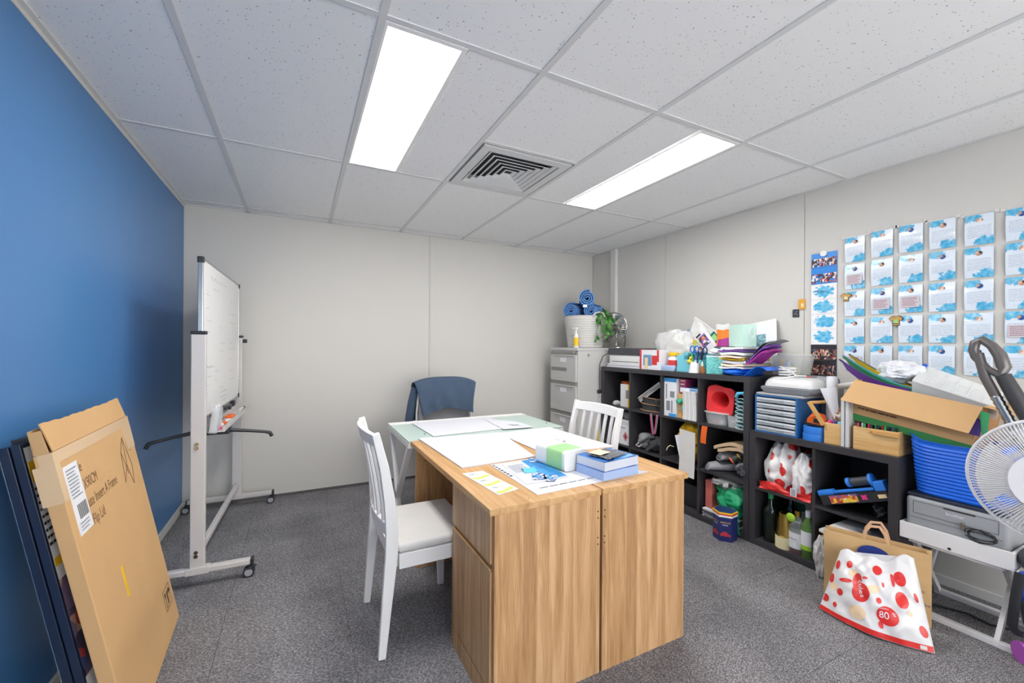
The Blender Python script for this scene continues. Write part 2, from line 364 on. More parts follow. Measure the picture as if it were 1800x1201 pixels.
# ceiling: T-bar grid with tiles lying on it
ce = struct('ceiling', MB().box(XL - T, XR + T, YF - T, YB + T, CEIL + .06, CEIL + .12), 'grid_white')
gx = [XL] + [-.3665 + .6 * i for i in range(6)] + [XR]
gy = [YF] + [1.3717 + 1.2 * j for j in (-2, -1, 0, 1, 2)] + [YB]
for x in gx[1:-1]: obj('grid_runner', MB().box(x - .012, x + .012, YF, YB, CEIL, CEIL + .004).box(x - .002, x + .002, YF, YB, CEIL + .004, CEIL + .04), 'grid_white', ce)
def cross(x0, x1, y): obj('grid_crossbar', MB().box(x0 + .0121, x1 - .0121, y - .012, y + .012, CEIL + .0006, CEIL + .0044).box(x0 + .0121, x1 - .0121, y - .002, y + .002, CEIL + .0044, CEIL + .035), 'grid_white', ce)
for y in gy[1:-1]:
    for a, b in zip(gx[:-1], gx[1:]): cross(a, b, y)
cross(gx[3], gx[4], 1.9717)
def ctile(a, b, c, d): obj('ceiling_tile', MB().box(a + .003, b - .003, c + .003, d - .003, CEIL + .0045, CEIL + .02), 'ceiling_tile', ce)
for i, (a, b) in enumerate(zip(gx[:-1], gx[1:])):
    for j, (c, d) in enumerate(zip(gy[:-1], gy[1:])):
        if j == 3 and i == 2: ctile(a + .3, b, c, d)
        elif j == 3 and i == 4: ctile(a, a + .3, c, d)
        elif j == 3 and i == 3: ctile(a, b, c, 1.9717)
        else: ctile(a, b, c, d)
# lamps
def mat_lamp():
    m = bpy.data.materials.new('lamp_diffuser'); m.use_nodes = True; N, L = nodes(m)
    e = N.new('ShaderNodeEmission'); e.inputs[0].default_value = (1, .985, .965, 1); e.inputs[1].default_value = LAMP
    L.new(e.outputs[0], N['Material Output'].inputs[0]); MATS['lamp_diffuser'] = m
mat_lamp()
for a, lab in ((gx[2], 'long LED ceiling panel between the blue wall and the air vent'), (gx[4] + .3, 'long LED ceiling panel between the air vent and the poster wall')):
    c, d = gy[3], gy[4]; b = a + .3
    t = thing('ceiling_light', lab, 'light', ((a + b) / 2, (c + d) / 2, CEIL), group='ceiling light panels')
    fr = MB(); z0, z1 = CEIL - .0005, CEIL + .03
    e = .022
    fr.box(a + .012, a + e, c + .012, d - .012, z0, z1).box(b - e, b - .003, c + .012, d - .012, z0, z1).box(a + e, b - e, c + .012, c + e + .01, z0, z1).box(a + e, b - e, d - e, d - .012, z0, z1)
    obj('frame', fr, 'white_paint', t)
    obj('diffuser', MB().box(a + e, b - e, c + e + .01, d - e, CEIL + .002, CEIL + .006), 'lamp_diffuser', t)
# air vent
a, b, c, d = gx[3] + .012, gx[4] - .012, 1.9717 + .012, gy[4] - .012
t = thing('ceiling_vent', 'square white louvred air vent set in the ceiling grid', 'vent', ((a + b) / 2, (c + d) / 2, CEIL))
obj('backing', MB().box(a, b, c, d, CEIL + .05, CEIL + .055), M('vent_dark', '34353a', .8), t)
mx, my = (a + b) / 2, (c + d) / 2
def ring(mb, r0, r1, z0, z1):
    mb.box(mx - r1, mx - r0, my - r1, my + r1, z0, z1).box(mx + r0, mx + r1, my - r1, my + r1, z0, z1).box(mx - r0, mx + r0, my - r1, my - r0, z0, z1).box(mx - r0, mx + r0, my + r0, my + r1, z0, z1); return mb
obj('frame', ring(MB(), .225, .276, CEIL - .004, CEIL + .05), 'grid_white', t)
for i in range(6):
    r = .205 - i * .035
    mb = MB()
    # tilted square louvre ring: wide low edge, narrow high edge
    def rg(r, z): return [(mx - r, my - r, z), (mx + r, my - r, z), (mx + r, my + r, z), (mx - r, my + r, z)]
    ro, ri = r + .011, max(r - .008, .004)
    A = rg(ro, CEIL - .002); B = rg(ri, CEIL + .008); A2 = rg(ro, CEIL + .002); B2 = rg(ri, CEIL + .012)
    mb.add(A + B + A2 + B2, [(i_, (i_ + 1) % 4, (i_ + 1) % 4 + 4, i_ + 4) for i_ in range(4)] + [(i_ + 8, i_ + 12, (i_ + 1) % 4 + 12, (i_ + 1) % 4 + 8) for i_ in range(4)]
           + [(i_, i_ + 8, (i_ + 1) % 4 + 8, (i_ + 1) % 4) for i_ in range(4)] + [(i_ + 4, (i_ + 1) % 4 + 4, (i_ + 1) % 4 + 12, i_ + 12) for i_ in range(4)])
    obj('louvre', mb, 'grid_white', t)

# ================================================================== DESKS
DT = .705
def desk(sgn, label):
    """sgn +1: drawers face the blue wall; -1: the mirrored twin behind it"""
    X = lambda v: (1.037 - v) if sgn > 0 else (1.045 + v)      # v = distance from the joint
    Yn, Yfar = 1.262, 2.362
    t = thing('desk', label, 'desk', (X(.23), (Yn + Yfar) / 2, 0), group='wood-look desks pushed back to back')
    obj('desktop', MB().box(X(0), X(.467), Yn, Yfar, DT - .024, DT), 'oak_y', t, bevel=.0012)
    obj('end_panel', MB().box(X(.002), X(.447), Yn + .004, Yn + .022, 0, DT - .0245), 'oak_z', t, bevel=.001)
    obj('end_panel', MB().box(X(.002), X(.447), Yfar - .05, Yfar - .03, .0, DT - .0245), 'oak_z', t, bevel=.001)
    obj('back_panel', MB().box(X(.002), X(.016), Yn + .0225, Yfar - .0505, .22, DT - .0245), 'oak_zy', t)
    p0, p1 = Yn + .0225, 1.672
    obj('pedestal_side', MB().box(X(.017), X(.447), p1 - .018, p1, 0, DT - .0245), 'oak_z', t, bevel=.001)
    obj('pedestal_floor', MB().box(X(.017), X(.44), p0, p1 - .0185, .06, .076), 'oak_y', t)
    dr = obj('drawer', MB().box(X(.44), X(.455), p0 + .001, p1 - .002, .508, DT - .029), 'oak_zy', t, bevel=.001)
    obj('finger_groove', MB().box(X(.425), X(.445), p0 + .001, p1 - .002, .49, .5075), 'cardboard_dark', dr)
    do = obj('door', MB().box(X(.44), X(.455), p0 + .001, p1 - .002, .078, .490), 'oak_zy', t, bevel=.0015)
    obj('door_edge', MB().box(X(.44), X(.4565), p0 + .001, p1 - .002, .485, .4905), 'oak_y', do)
    obj('plinth', MB().box(X(.44), X(.455), p0, p1, 0, .072), 'oak_zy', t, bevel=.001)
    for dy in (0,):
        for z in (.62, .595, .52, .495):
            obj('screw_hole', MB().cyl((X(.012), Yn + .0045, z), (X(.012), Yn + .0025, z), .0028, n=8), 'dark_hole', t)
    for v in (.1, .2, .3): obj('screw_hole', MB().cyl((X(v), Yn + .035, DT - .001), (X(v), Yn + .035, DT + .0006), .003, n=8), 'cardboard_dark', t)
    for y in (1.9, 2.1, 2.25):
        obj('screw_hole', MB().cyl((X(.4), Yfar - .0495, y - 1.5), (X(.4), Yfar - .0515, y - 1.5), .003, n=8), 'dark_hole', t)
    return t
desk(+1, 'oak-look desk with drawer and cupboard door, white chair pushed into its knee space')
desk(-1, 'oak-look desk carrying the stack of blue flyers, slatted chair back just behind it')
# glass-topped table beyond the desks
t = thing('glass_table', 'white metal trestle table with a frosted glass top behind the oak desks', 'table', (1.06, 2.68, 0))
g0, g1, h0, h1 = .56, 1.62, 2.372, 2.985
M('frosted_glass', 'cfe3da', .3, trans=.25, var=.01)
fr = MB(); zt = DT - .002
fr.box(g0, g1, h0, h0 + .03, zt - .045, zt - .012).box(g0, g1, h1 - .03, h1, zt - .045, zt - .012).box(g0, g0 + .03, h0 + .03, h1 - .03, zt - .045, zt - .012).box(g1 - .03, g1, h0 + .03, h1 - .03, zt - .045, zt - .012)
obj('top_frame', fr, 'metal_white', t, bevel=.003)
obj('glass_top', MB().box(g0 + .001, g1 - .001, h0 + .001, h1 - .001, zt - .0115, zt), 'frosted_glass', t, bevel=.002)
obj('edge_strip', MB().box(g0, g1, h1 - .085, h1, zt + .0004, zt + .0016), 'white_paint', t)
for x in (g0 + .005, g1 - .035):
    obj('leg', MB().hexa([(x, 2.60, 0), (x + .03, 2.60, 0), (x + .03, 2.635, 0), (x, 2.635, 0)], [(x, h1 - .075, zt - .046), (x + .03, h1 - .075, zt - .046), (x + .03, h1 - .03, zt - .046), (x, h1 - .03, zt - .046)]), 'metal_white', t)
    obj('brace', MB().hexa([(x, 2.73, .26), (x + .03, 2.73, .26), (x + .03, 2.755, .28), (x, 2.755, .28)], [(x, h0 + .035, zt - .046), (x + .03, h0 + .035, zt - .046), (x + .03, h0 + .07, zt - .046), (x, h0 + .07, zt - .046)]), 'metal_white', t)
    obj('foot', MB().cyl((x + .015, 2.617, -.0), (x + .015, 2.617, .02), .02), 'chrome', t)

# ================================================================== CHAIRS
def post_outline(path, w):
    a = []; b = []
    for i, (x, z) in enumerate(path):
        p, q = path[max(0, i - 1)], path[min(len(path) - 1, i + 1)]
        dx, dz = q[0] - p[0], q[1] - p[1]; l = math.hypot(dx, dz); n = (-dz / l, dx / l)
        a.append((x + n[0] * w[i] / 2, z + n[1] * w[i] / 2)); b.append((x - n[0] * w[i] / 2, z - n[1] * w[i] / 2))
    return a + b[::-1]
def strip_prism(mb, path, w, y0, y1):
    ol = post_outline(path, w); n = len(path)
    for i in range(n - 1):
        a, b, c, d = ol[i], ol[i + 1], ol[2 * n - 2 - i], ol[2 * n - 1 - i]
        mb.add([(a[0], y0, a[1]), (b[0], y0, b[1]), (c[0], y0, c[1]), (d[0], y0, d[1]), (a[0], y1, a[1]), (b[0], y1, b[1]), (c[0], y1, c[1]), (d[0], y1, d[1])],
               [(0, 1, 2, 3), (7, 6, 5, 4), (0, 4, 5, 1), (2, 6, 7, 3)] + ([(0, 3, 7, 4)] if i == 0 else []) + ([(1, 5, 6, 2)] if i == n - 2 else []))
    return mb
def interp(path, z):
    for (x0, z0), (x1, z1) in zip(path, path[1:]):
        if z0 <= z <= z1: return x0 + (x1 - x0) * (z - z0) / (z1 - z0)
    return path[-1][0]
M('chair_white', 'e9e8e6', .38, var=.02); M('chair_fabric', 'd8d5d0', .85, var=.05, bump=.15, bscale=500)
def dining_chair(label, loc, rz):
    """faces local +x, origin on the floor under the seat"""
    t = thing('dining_chair', label, 'chair', loc, rz, 'white slat-back dining chairs')
    W = .205
    path = [(-.185, 0), (-.168, .2), (-.15, .4), (-.148, .5), (-.158, .62), (-.18, .76), (-.215, .9)]
    wd = [.030, .040, .050, .050, .044, .036, .030]
    for s in (-1, 1): obj('rear_leg', strip_prism(MB(), path, wd, s * W - .0125, s * W + .0125), 'chair_white', t, bevel=.004, local=True)
    def rail(name, z0, z1, th, bow, arch=0):
        n = 9; A = []; B = []
        def f(side):
            r = []
            for i in range(n):
                y = -W + .0126 + (2 * W - .0252) * i / (n - 1); u = y / W; q = (1 - u * u)
                r.append((y, q))
            return r
        mb = MB(); pts = f(0)
        vs = []
        for (y, q) in pts:
            za, zb = z0, z1 + arch * q
            xa, xb = interp(path, za) - bow * q, interp(path, min(zb, .9)) - bow * q
            vs += [(xa - th / 2, y, za), (xa + th / 2, y, za), (xb + th / 2, y, zb), (xb - th / 2, y, zb)]
        fs = [(0, 1, 2, 3), tuple(4 * (n - 1) + j for j in (3, 2, 1, 0))]
        for i in range(n - 1):
            for j in range(4): fs.append((4 * i + j, 4 * (i + 1) + j, 4 * (i + 1) + (j + 1) % 4, 4 * i + (j + 1) % 4))
        obj(name, mb.add(vs, fs), 'chair_white', t, bevel=.003, local=True, smooth=True)
    rail('top_rail', .845, .893, .022, .03, .006); rail('lower_rail', .475, .525, .022, .03)
    for i in range(5):
        u = (i - 2) / 3; q = 1 - u * u * .8
        pz = [(interp(path, z) - .03 * q, z) for z in (.526, .6, .7, .8, .848)]
        obj('slat', strip_prism(MB(), pz, [.011] * 5, u * W * .96 - .011, u * W * .96 + .011), 'chair_white', t, bevel=.003, local=True)
    obj('seat_frame', MB().box(-.12, .2, -W - .012, -W + .006, .345, .405).box(-.12, .2, W - .006, W + .012, .345, .405).box(.185, .2, -W + .006, W - .006, .345, .405).box(-.145, -.12, -W + .0126, W - .0126, .345, .405), 'chair_white', t, bevel=.002, local=True)
    def seat(u, v):
        return None
    mb = MB(); n = 11
    mb.box(-.125, .215, -W - .008, W + .008, .4055, .445, r=.016, seg=3)
    obj('seat', mb, 'chair_fabric', t, smooth=True, local=True)
    for s in (-1, 1): obj('front_leg', MB().hexa([(.172, s * W - .015, 0), (.2, s * W - .015, 0), (.2, s * W + .012, 0), (.172, s * W + .012, 0)], [(.158, s * W - .02, .3445), (.2, s * W - .02, .3445), (.2, s * W + .012, .3445), (.158, s * W + .012, .3445)]), 'chair_white', t, bevel=.002, local=True)
    return t
dining_chair('white slat-back dining chair drawn up to the desk with the drawer', (.487, 1.912, 0), 0)
dining_chair('white slat-back dining chair between the oak desk and the dark shelving', (1.42, 2.03, 0), math.pi)
# upholstered chair at the far end, back to the wall, sweater hung over it
M('grey_fabric', '8d8c8f', .9, var=.08, bump=.2, bscale=300)
t = thing('upholstered_chair', 'grey upholstered chair behind the glass table under the navy sweater', 'chair', (1.11, 3.20, 0))
obj('backrest', MB().surf(lambda u, v: (1.11 + .235 * (1 - .1 * v) * (abs(math.cos(2 * math.pi * u)) ** .35) * math.copysign(1, math.cos(2 * math.pi * u)),
     3.40 + .02 * v + (.03 * (abs(math.sin(2 * math.pi * u)) ** .5) * math.copysign(1, math.sin(2 * math.pi * u))), .44 + .5 * v - .02 * abs(math.cos(2 * math.pi * u)) * v), 28, 10, True), 'grey_fabric', t, smooth=True, solid=.006)
for q in (-1, 1): obj('back_rim', MB().tube([(1.11 + q * .242, 3.405, .44), (1.11 + q * .238, 3.41, .7), (1.11 + q * .215, 3.417, .915)], .008), 'metal_white', t, smooth=True)
obj('seat', MB().box(.88, 1.34, 2.99, 3.40, .40, .47, r=.03, seg=3), 'grey_fabric', t, smooth=True)
for x in (.91, 1.31):
    for y in (3.03, 3.38): obj('leg', MB().cyl((x, y, 0), (x, y, .405), .012, .016, 10), 'metal_white', t, smooth=True)
M('sweater_navy', '46566b', .95, var=.12, scale=20, bump=.3, bscale=220)
def sweat(u, v):
    # u across the chair, v from the hem at the front over the top and down behind
    x = 1.105 + (u - .5) * .535 * (1 - .03 * math.sin(math.pi * min(1, v * 1.4)))
    edge = abs(2 * u - 1); top = .972 - .04 * edge ** 3
    if v < .55:
        w_ = v / .55; z = (.70 + .035 * math.sin(math.pi * u) * 1 - .02 * edge) * (1 - w_) + top * w_
        y = 3.345 - .012 * (1 - w_) - .014 * wob(u * 1.6, w_ * .5, 1.0, .4) * (1 - w_ * .6) - .008 * math.sin(u * 26) * (1 - w_) ** 2
        x += (u - .5) * -.07 * (1 - w_) + .03 * (1 - w_) * (1 - u)
    elif v < .65:
        w_ = (v - .55) / .1; z = top + .012 * math.sin(math.pi * w_); y = 3.345 + .12 * w_
    else:
        w_ = (v - .65) / .35; z = top * (1 - w_) + .62 * w_; y = 3.465 + .01 * w_ + .008 * wob(u, w_, 1.2)
    return (x, y, z)
t = thing('sweater', 'navy blue sweater draped over the grey chair back', 'sweater', (1.11, 3.4, .6))
obj('body', MB().shell(sweat, 44, 34, (0, -.007, .004)), 'sweater_navy', t, smooth=True, ang=80)
obj('hem_band', MB().shell(lambda u, v: (sweat(u, v * .075)[0], sweat(u, v * .075)[1] - .009, sweat(u, v * .075)[2] - .002), 40, 4, (0, -.004, 0)), 'sweater_navy', t, smooth=True)
obj('sleeve', MB().tube([(.865, 3.44, .9), (.845, 3.45, .78), (.825, 3.45, .66), (.81, 3.45, .56)], [.03, .036, .035, .03], 12), 'sweater_navy', t, smooth=True)
# ================================================================== LEFT SIDE: carton, sign, whiteboard
def frame3(o, u, v):
    """face frame: origin, unit u (to the right as seen), unit v (up), n outwards"""
    U = Vector(u).normalized(); V = Vector(v).normalized(); N_ = U.cross(V).normalized(); V = N_.cross(U); O = Vector(o)
    return O, U, V, N_, (lambda a, b, c=0: O + U * a + V * b + N_ * c)
def slab(mb, P, a0, a1, b0, b1, c0, c1):
    mb.hexa([P(a0, b0, c0), P(a1, b0, c0), P(a1, b0, c1), P(a0, b0, c1)], [P(a0, b1, c0), P(a1, b1, c0), P(a1, b1, c1), P(a0, b1, c1)]); return mb
W_, H_, D_ = .715, .945, .039
O, U, V, N_, P = frame3((-.446, 1.66, .008), (-.036, .714, 0), (-.197, 0, .98))
t = thing('cardboard_carton', 'tall flat brown cardboard carton leaning on the blue wall', 'box', (-.48, 2.0, 0))
body = obj('body', slab(MB(), P, 0, W_, 0, H_, -D_, 0), 'cardboard', t, bevel=.003)
fl_ = MB(); ft = lambda u, v: P(.02 + u * (W_ - .03), H_ + .002 + v * (.085 - .006 * math.sin(u * 3) + .0015 * math.sin(u * 61) + .001 * math.sin(u * 23)), -.002 - .012 * v + .004 * math.sin(u * 9) * v)
obj('top_flap', MB().shell(ft, 30, 4, -N_ * .003), 'cardboard', t, smooth=True)
obj('top_flap', MB().shell(lambda u, v: P(.0 + u * (W_ - .01), H_ + .002 + v * (.07 + .0015 * math.sin(u * 31)), -D_ + .003 + .003 * math.sin(u * 7) * v), 30, 4, N_ * .003), 'cardboard', t, smooth=True)
obj('side_flap', MB().shell(lambda u, v: P(-.002 - .012 * v, H_ + v * .07, -.004 - u * (D_ - .012)), 4, 4, U * .003), 'cardboard', t, smooth=True)
M('packing_tape', 'dcbc94', .25, var=.04)
tp = MB(); slab(tp, P, -.0008, W_ + .0008, H_ - .035, H_ + .0008, -.03, .0008); obj('packing_tape', tp, 'packing_tape', t)
obj('packing_tape', slab(MB(), P, W_ - .1, W_ + .0008, H_ - .13, H_ - .034, -.03, .001), 'packing_tape', t)
obj('packing_tape', slab(MB(), P, -.0008, .03, H_ - .15, H_ - .034, -.046, .0007), 'packing_tape', t)
lb = obj('shipping_label', slab(MB(), P, .035, .135, H_ - .27, H_ - .055, 0, .0012), 'paper', t)
obj('small_print', lines(9, P(.045, H_ - .16, .0013), U, V, .08, .095, seed=3).add(*[(lambda m: (m.v, m.f))(lines(3, P(.05, H_ - .262, .0013), U, V, .07, .03, seed=4))][0]), 'ink_grey', lb)
bc = MB()
for i in range(16): slab(bc, P, .06 + i * .0042, .06 + i * .0042 + (.0012 if i % 3 else .0025), H_ - .225, H_ - .18, .0012, .0016)
obj('barcode', bc, 'ink', lb)
for s_, x, y in (('le', .135, .095), ('X90CM', .142, .155), ('ute Insert A Frame', .142, .215), ('Flip Lid', .142, .275)):
    text('lettering', s_, .05, 'ink_brown', t, P(x, H_ - y, 0), U, V, width=.72)
ic = MB(); cx_, cy_ = .56, H_ - .17
def seg(mb, a, b, w=.0022, c=.0007):
    A = Vector(a); B = Vector(b); d = (B - A).normalized(); n = Vector((-d.y, d.x, 0)) * w
    mb.add([P(*(A + n)[:2], c), P(*(A - n)[:2], c), P(*(B - n)[:2], c), P(*(B + n)[:2], c)], [(0, 1, 2, 3)])
for a, b in (((-.06, -.07), (-.03, .05)), ((-.03, .05), (.02, .1)), ((.02, .1), (.06, -.03)), ((-.06, -.07), (.0, -.01)), ((.0, -.01), (.02, .1)), ((.0, -.01), (.03, -.1)), ((.03, -.1), (.06, -.03)), ((-.03, .05), (.0, -.05))):
    seg(ic, (cx_ + a[0], cy_ + a[1], 0), (cx_ + b[0], cy_ + b[1], 0))
for k_ in range(14):
    a0, a1 = k_ * 2 * math.pi / 14, (k_ + 1) * 2 * math.pi / 14; seg(ic, (cx_ + .08 + .028 * math.cos(a0), cy_ + .06 + .028 * math.sin(a0), 0), (cx_ + .08 + .028 * math.cos(a1), cy_ + .06 + .028 * math.sin(a1), 0), .001)
obj('printed_drawing', ic, 'ink_brown', t)
obj('yellow_sticker', slab(MB(), P, .245, .262, .36, .47, 0, .001), 'yellow', t)
sy = MB(); x0, y0 = .575, .10
for a, b in (((0, 0), (.1, 0)), ((.1, 0), (.1, .085)), ((.1, .085), (0, .085)), ((0, .085), (0, 0))): seg(sy, (x0 + a[0], y0 + a[1], 0), (x0 + b[0], y0 + b[1], 0), .0015)
sy.add([P(x0 + .012, y0 + .07, .0007), P(x0 + .034, y0 + .07, .0007), P(x0 + .023, y0 + .04, .0007)], [(0, 1, 2)]); seg(sy, (x0 + .023, y0 + .045, 0), (x0 + .023, y0 + .012, 0), .002); seg(sy, (x0 + .014, y0 + .012, 0), (x0 + .032, y0 + .012, 0), .002)
for q in (.046, .057): seg(sy, (x0 + q, y0 + .012, 0), (x0 + q, y0 + .07, 0), .003)
sy.add([P(x0 + .08 + .016 * math.cos(i * math.pi / 8), y0 + .05 + .02 * math.sin(i * math.pi / 8), .0007) for i in range(9)], [tuple(range(9))]); seg(sy, (x0 + .08, y0 + .05, 0), (x0 + .08, y0 + .015, 0), .0015)
obj('handling_symbols', sy, 'ink', t)

# folded pavement sign behind the carton
O, U, V, N_, P = frame3((-.514, 1.66, .005), (0, 1, 0), (-.19, 0, .98))
t = thing('a_frame_sign', 'navy framed pavement sign folded flat behind the carton', 'sign', (-.55, 1.9, 0))
for c0, c1 in ((-.02, 0), (-.044, -.024)):
    mb = MB(); e = .012; WW, HH = .45, .975
    slab(mb, P, 0, e, 0, HH, c0, c1); slab(mb, P, WW - e, WW, 0, HH, c0, c1); slab(mb, P, e, WW - e, 0, e, c0, c1); slab(mb, P, e, WW - e, HH - e, HH, c0, c1); slab(mb, P, e, WW - e, e, HH - e, c0 + .004, c1 - .006)
    obj('panel', mb, 'navy_frame', t, bevel=.0015)
obj('edge_trim', slab(MB(), P, -.0012, .0, 0, HH, -.046, -.044), 'chrome', t)
obj('hinge', slab(MB(), P, .06, .14, HH, HH + .012, -.042, -.004), 'black_plastic', t)
po = obj('poster', slab(MB(), P, .012, WW - .012, .012, HH - .012, -.0062, -.004), 'paper', t)
obj('blue_border', slab(MB(), P, .013, .017, .62, HH - .032, -.004, -.0034), M('poster_blue', '3f8fd6', .6), po)
obj('yellow_panel', slab(MB(), P, .022, .2, .86, .92, -.004, -.0034), 'yellow', po); obj('yellow_panel', slab(MB(), P, .022, .2, .60, .625, -.004, -.0034), 'yellow', po)
mat_cells('sport_photo', ['5b4c66', '4a3d55', '6b5a78', '2f2b3d', 'c9a48c', '7d6a86', '3f4f79', 'b8423a'], 22)
obj('photo', slab(MB(), P, .013, WW - .013, .25, .56, -.004, -.0034), 'sport_photo', po)
obj('small_print', lines(9, P(.02, .66, -.0035), U, V, .16, .19, seed=11), 'ink', po)
obj('check_box', slab(slab(slab(MB(), P, .03, .048, .19, .205, -.004, -.0034), P, .03, .048, .15, .165, -.004, -.0034), P, .03, .048, .11, .125, -.004, -.0034), M('teal_print', '3aa0a8', .6), po)['kind'] = 'stuff'

# mobile whiteboard (local frame: y along the board, +x towards the room)
wrot = R(-2.1); M('stand_alu', 'cbc7c5', .38, var=.03)
t = thing('mobile_whiteboard', 'white board on a castored stand by the blue wall corner', 'whiteboard', (-.44, 3.212, 0), wrot)
L_ = dict(local=True)
HB = .555
for s in (-1, 1):
    y = s * .573
    po = obj('post', MB().box(-.032, .032, y - .015, y + .015, .068, 1.30), 'stand_alu', t, bevel=.004, **L_)
    obj('post_cap', MB().box(-.035, .035, y - .018, y + .018, 1.30, 1.318, r=.006), 'black_plastic', po, **L_)
    for z in (.715, .735, .16, .18): obj('bolt', MB().cyl((-.004, y - .0151, z), (-.004, y - .022, z), .009, n=12), 'chrome', po, smooth=True, **L_)
    fb = obj('foot_bar', MB().box(-.31, .235, y - .02, y + .02, .068, .098), 'stand_alu', t, bevel=.006, **L_)
    obj('collar', MB().box(-.05, .05, y - .022, y + .022, .066, .101), 'stand_alu', fb, bevel=.002, **L_)
    for x in (-.31, .235):
        obj('end_cap', MB().box(x - .006 if x < 0 else x, x if x < 0 else x + .014, y - .021, y + .021, .066, .1, r=.004), 'black_plastic', fb, **L_)
        cs = obj('castor', MB().cyl((x, y, .066), (x, y, .05), .016).box(x - .02, x + .008, y - .019, y + .019, .04, .054, r=.004), 'black_plastic', t, smooth=True, **L_)
        for q in (-1, 1):
            wh = obj('wheel', MB().cyl((x - .008, y + q * .006, .027), (x - .008, y + q * .017, .027), .027, n=22), 'black_plastic', cs, smooth=True, **L_)
            obj('hub', MB().cyl((x - .008, y + q * .017, .027), (x - .008, y + q * .0185, .027), .019, n=18), M('castor_grey', '9da1a6', .5), cs, smooth=True, **L_)
        obj('brake', MB().box(x + .004, x + .028, y - .012, y + .012, .05, .058, r=.003), 'black_plastic', cs, **L_)
obj('cross_bar', MB().box(-.014, .014, -.558, .558, .155, .185), 'stand_alu', t, bevel=.004, **L_)
z0, z1 = .85, 1.705
bd = obj('board', MB().box(-.008, .008, -HB + .012, HB - .012, z0 + .012, z1 - .012), M('board_white', 'f1f1f1', .18, var=.01), t, **L_)
for y in (-HB, HB - .013): obj('frame_rail', MB().box(-.012, .012, y, y + .013, z0 + .02, z1 - .02), 'chrome', bd, bevel=.003, **L_)
for z in (z0, z1 - .013): obj('frame_rail', MB().box(-.012, .012, -HB + .02, HB - .02, z, z + .013), 'chrome', bd, bevel=.003, **L_)
for y in (-HB, HB):
    for z in (z0, z1):
        sy_, sz_ = -math.copysign(1, y), (1 if z == z0 else -1)
        obj('corner_cap', MB().box(-.015, .015, y - sy_ * .003, y + sy_ * .02, z - sz_ * .003, z + sz_ * .03, r=.004), 'black_plastic', bd, **L_)
for s in (-1, 1):
    obj('pivot_pin', MB().cyl((0, s * (HB + .001), 1.275), (0, s * .558, 1.275), .012), 'black_plastic', t, smooth=True, **L_)
obj('pivot_knob', MB().cyl((.034, .573, 1.275), (.06, .573, 1.275), .014), 'black_plastic', t, smooth=True, **L_)
# handwriting
rw = random.Random(5); hw = MB()
def scrawl(y, z, w, h=.016):
    x = 0
    while x < w:
        wl = min(w - x, rw.uniform(.02, .07)); n = max(3, int(wl / .006)); pts = [(y + x + wl * i / n + rw.uniform(-.001, .001), z + h * (rw.random() * .8 + (.35 if i % 2 else 0)) * .7) for i in range(n + 1)]
        for (a, b), (c, d) in zip(pts, pts[1:]):
            l = math.hypot(c - a, d - b) or 1; nx, nz = -(d - b) / l * .0009, (c - a) / l * .0009
            hw.add([(.0084, a + nx, b + nz), (.0084, a - nx, b - nz), (.0084, c - nx, d - nz), (.0084, c + nx, d + nz)], [(0, 1, 2, 3)])
        x += wl + .015
for y, z, w, h in ((-.36, 1.60, .42, .03), (-.30, 1.55, .16, .014), (-.46, 1.50, .07, .02), (-.46, 1.43, .05, .016), (-.46, 1.36, .12, .016), (-.46, 1.30, .08, .016), (-.46, 1.10, .18, .024), (-.46, 1.05, .1, .016), (-.46, 1.0, .07, .016), (-.46, .96, .05, .016), (-.25, 1.07, .1, .02), (-.25, 1.02, .07, .02),
        (-.12, 1.33, .06, .02), (-.12, 1.24, .14, .016), (-.12, 1.19, .1, .016), (.2, 1.52, .08, .02), (.22, 1.44, .2, .016), (.22, 1.38, .22, .016), (.2, 1.24, .08, .016), (.2, 1.2, .2, .016), (.2, 1.13, .06, .02), (.22, 1.05, .1, .016), (.22, .99, .12, .016), (-.1, .96, .08, .02), (-.1, .93, .2, .02), (-.08, .90, .18, .016), (-.04, .875, .12, .014)):
    scrawl(y, z + .012, w, h)
obj('handwriting', hw, 'ink_blue', bd, **L_)['kind'] = 'stuff'
# tray with arms below the board
tr = MB().box(.02, .1, -.50, .50, .775, .779).box(.096, .1, -.50, .50, .779, .80).box(.02, .024, -.50, .50, .779, .815)
obj('pen_tray', tr, 'stand_alu', t, **L_)
for y in (-.3, .3): obj('tray_hanger', MB().box(.012, .024, y - .03, y + .03, .815, .85).box(.0, .02, y - .03, y + .03, .832, .849), 'black_plastic', t, **L_)
obj('latch', MB().box(.013, .034, -.05, .05, .833, .85, r=.004).cyl((.034, .0, .84), (.05, .0, .84), .012), 'black_plastic', t, **L_)
obj('hook_bracket', MB().box(-.06, .1, -.36, -.30, .735, .774, r=.006), 'black_plastic', t, **L_)
for s, pts in ((1, [(.09, -.33, .755), (.2, -.30, .735), (.27, -.28, .72), (.295, -.275, .712), (.305, -.272, .69)]), (-1, [(-.05, -.33, .755), (-.17, -.36, .735), (-.235, -.375, .722), (-.26, -.38, .715), (-.272, -.384, .69)])):
    am = obj('flip_chart_arm', MB().tube(pts, [.012, .009, .009, .011, .011], 10), 'black_plastic', t, smooth=True, **L_)
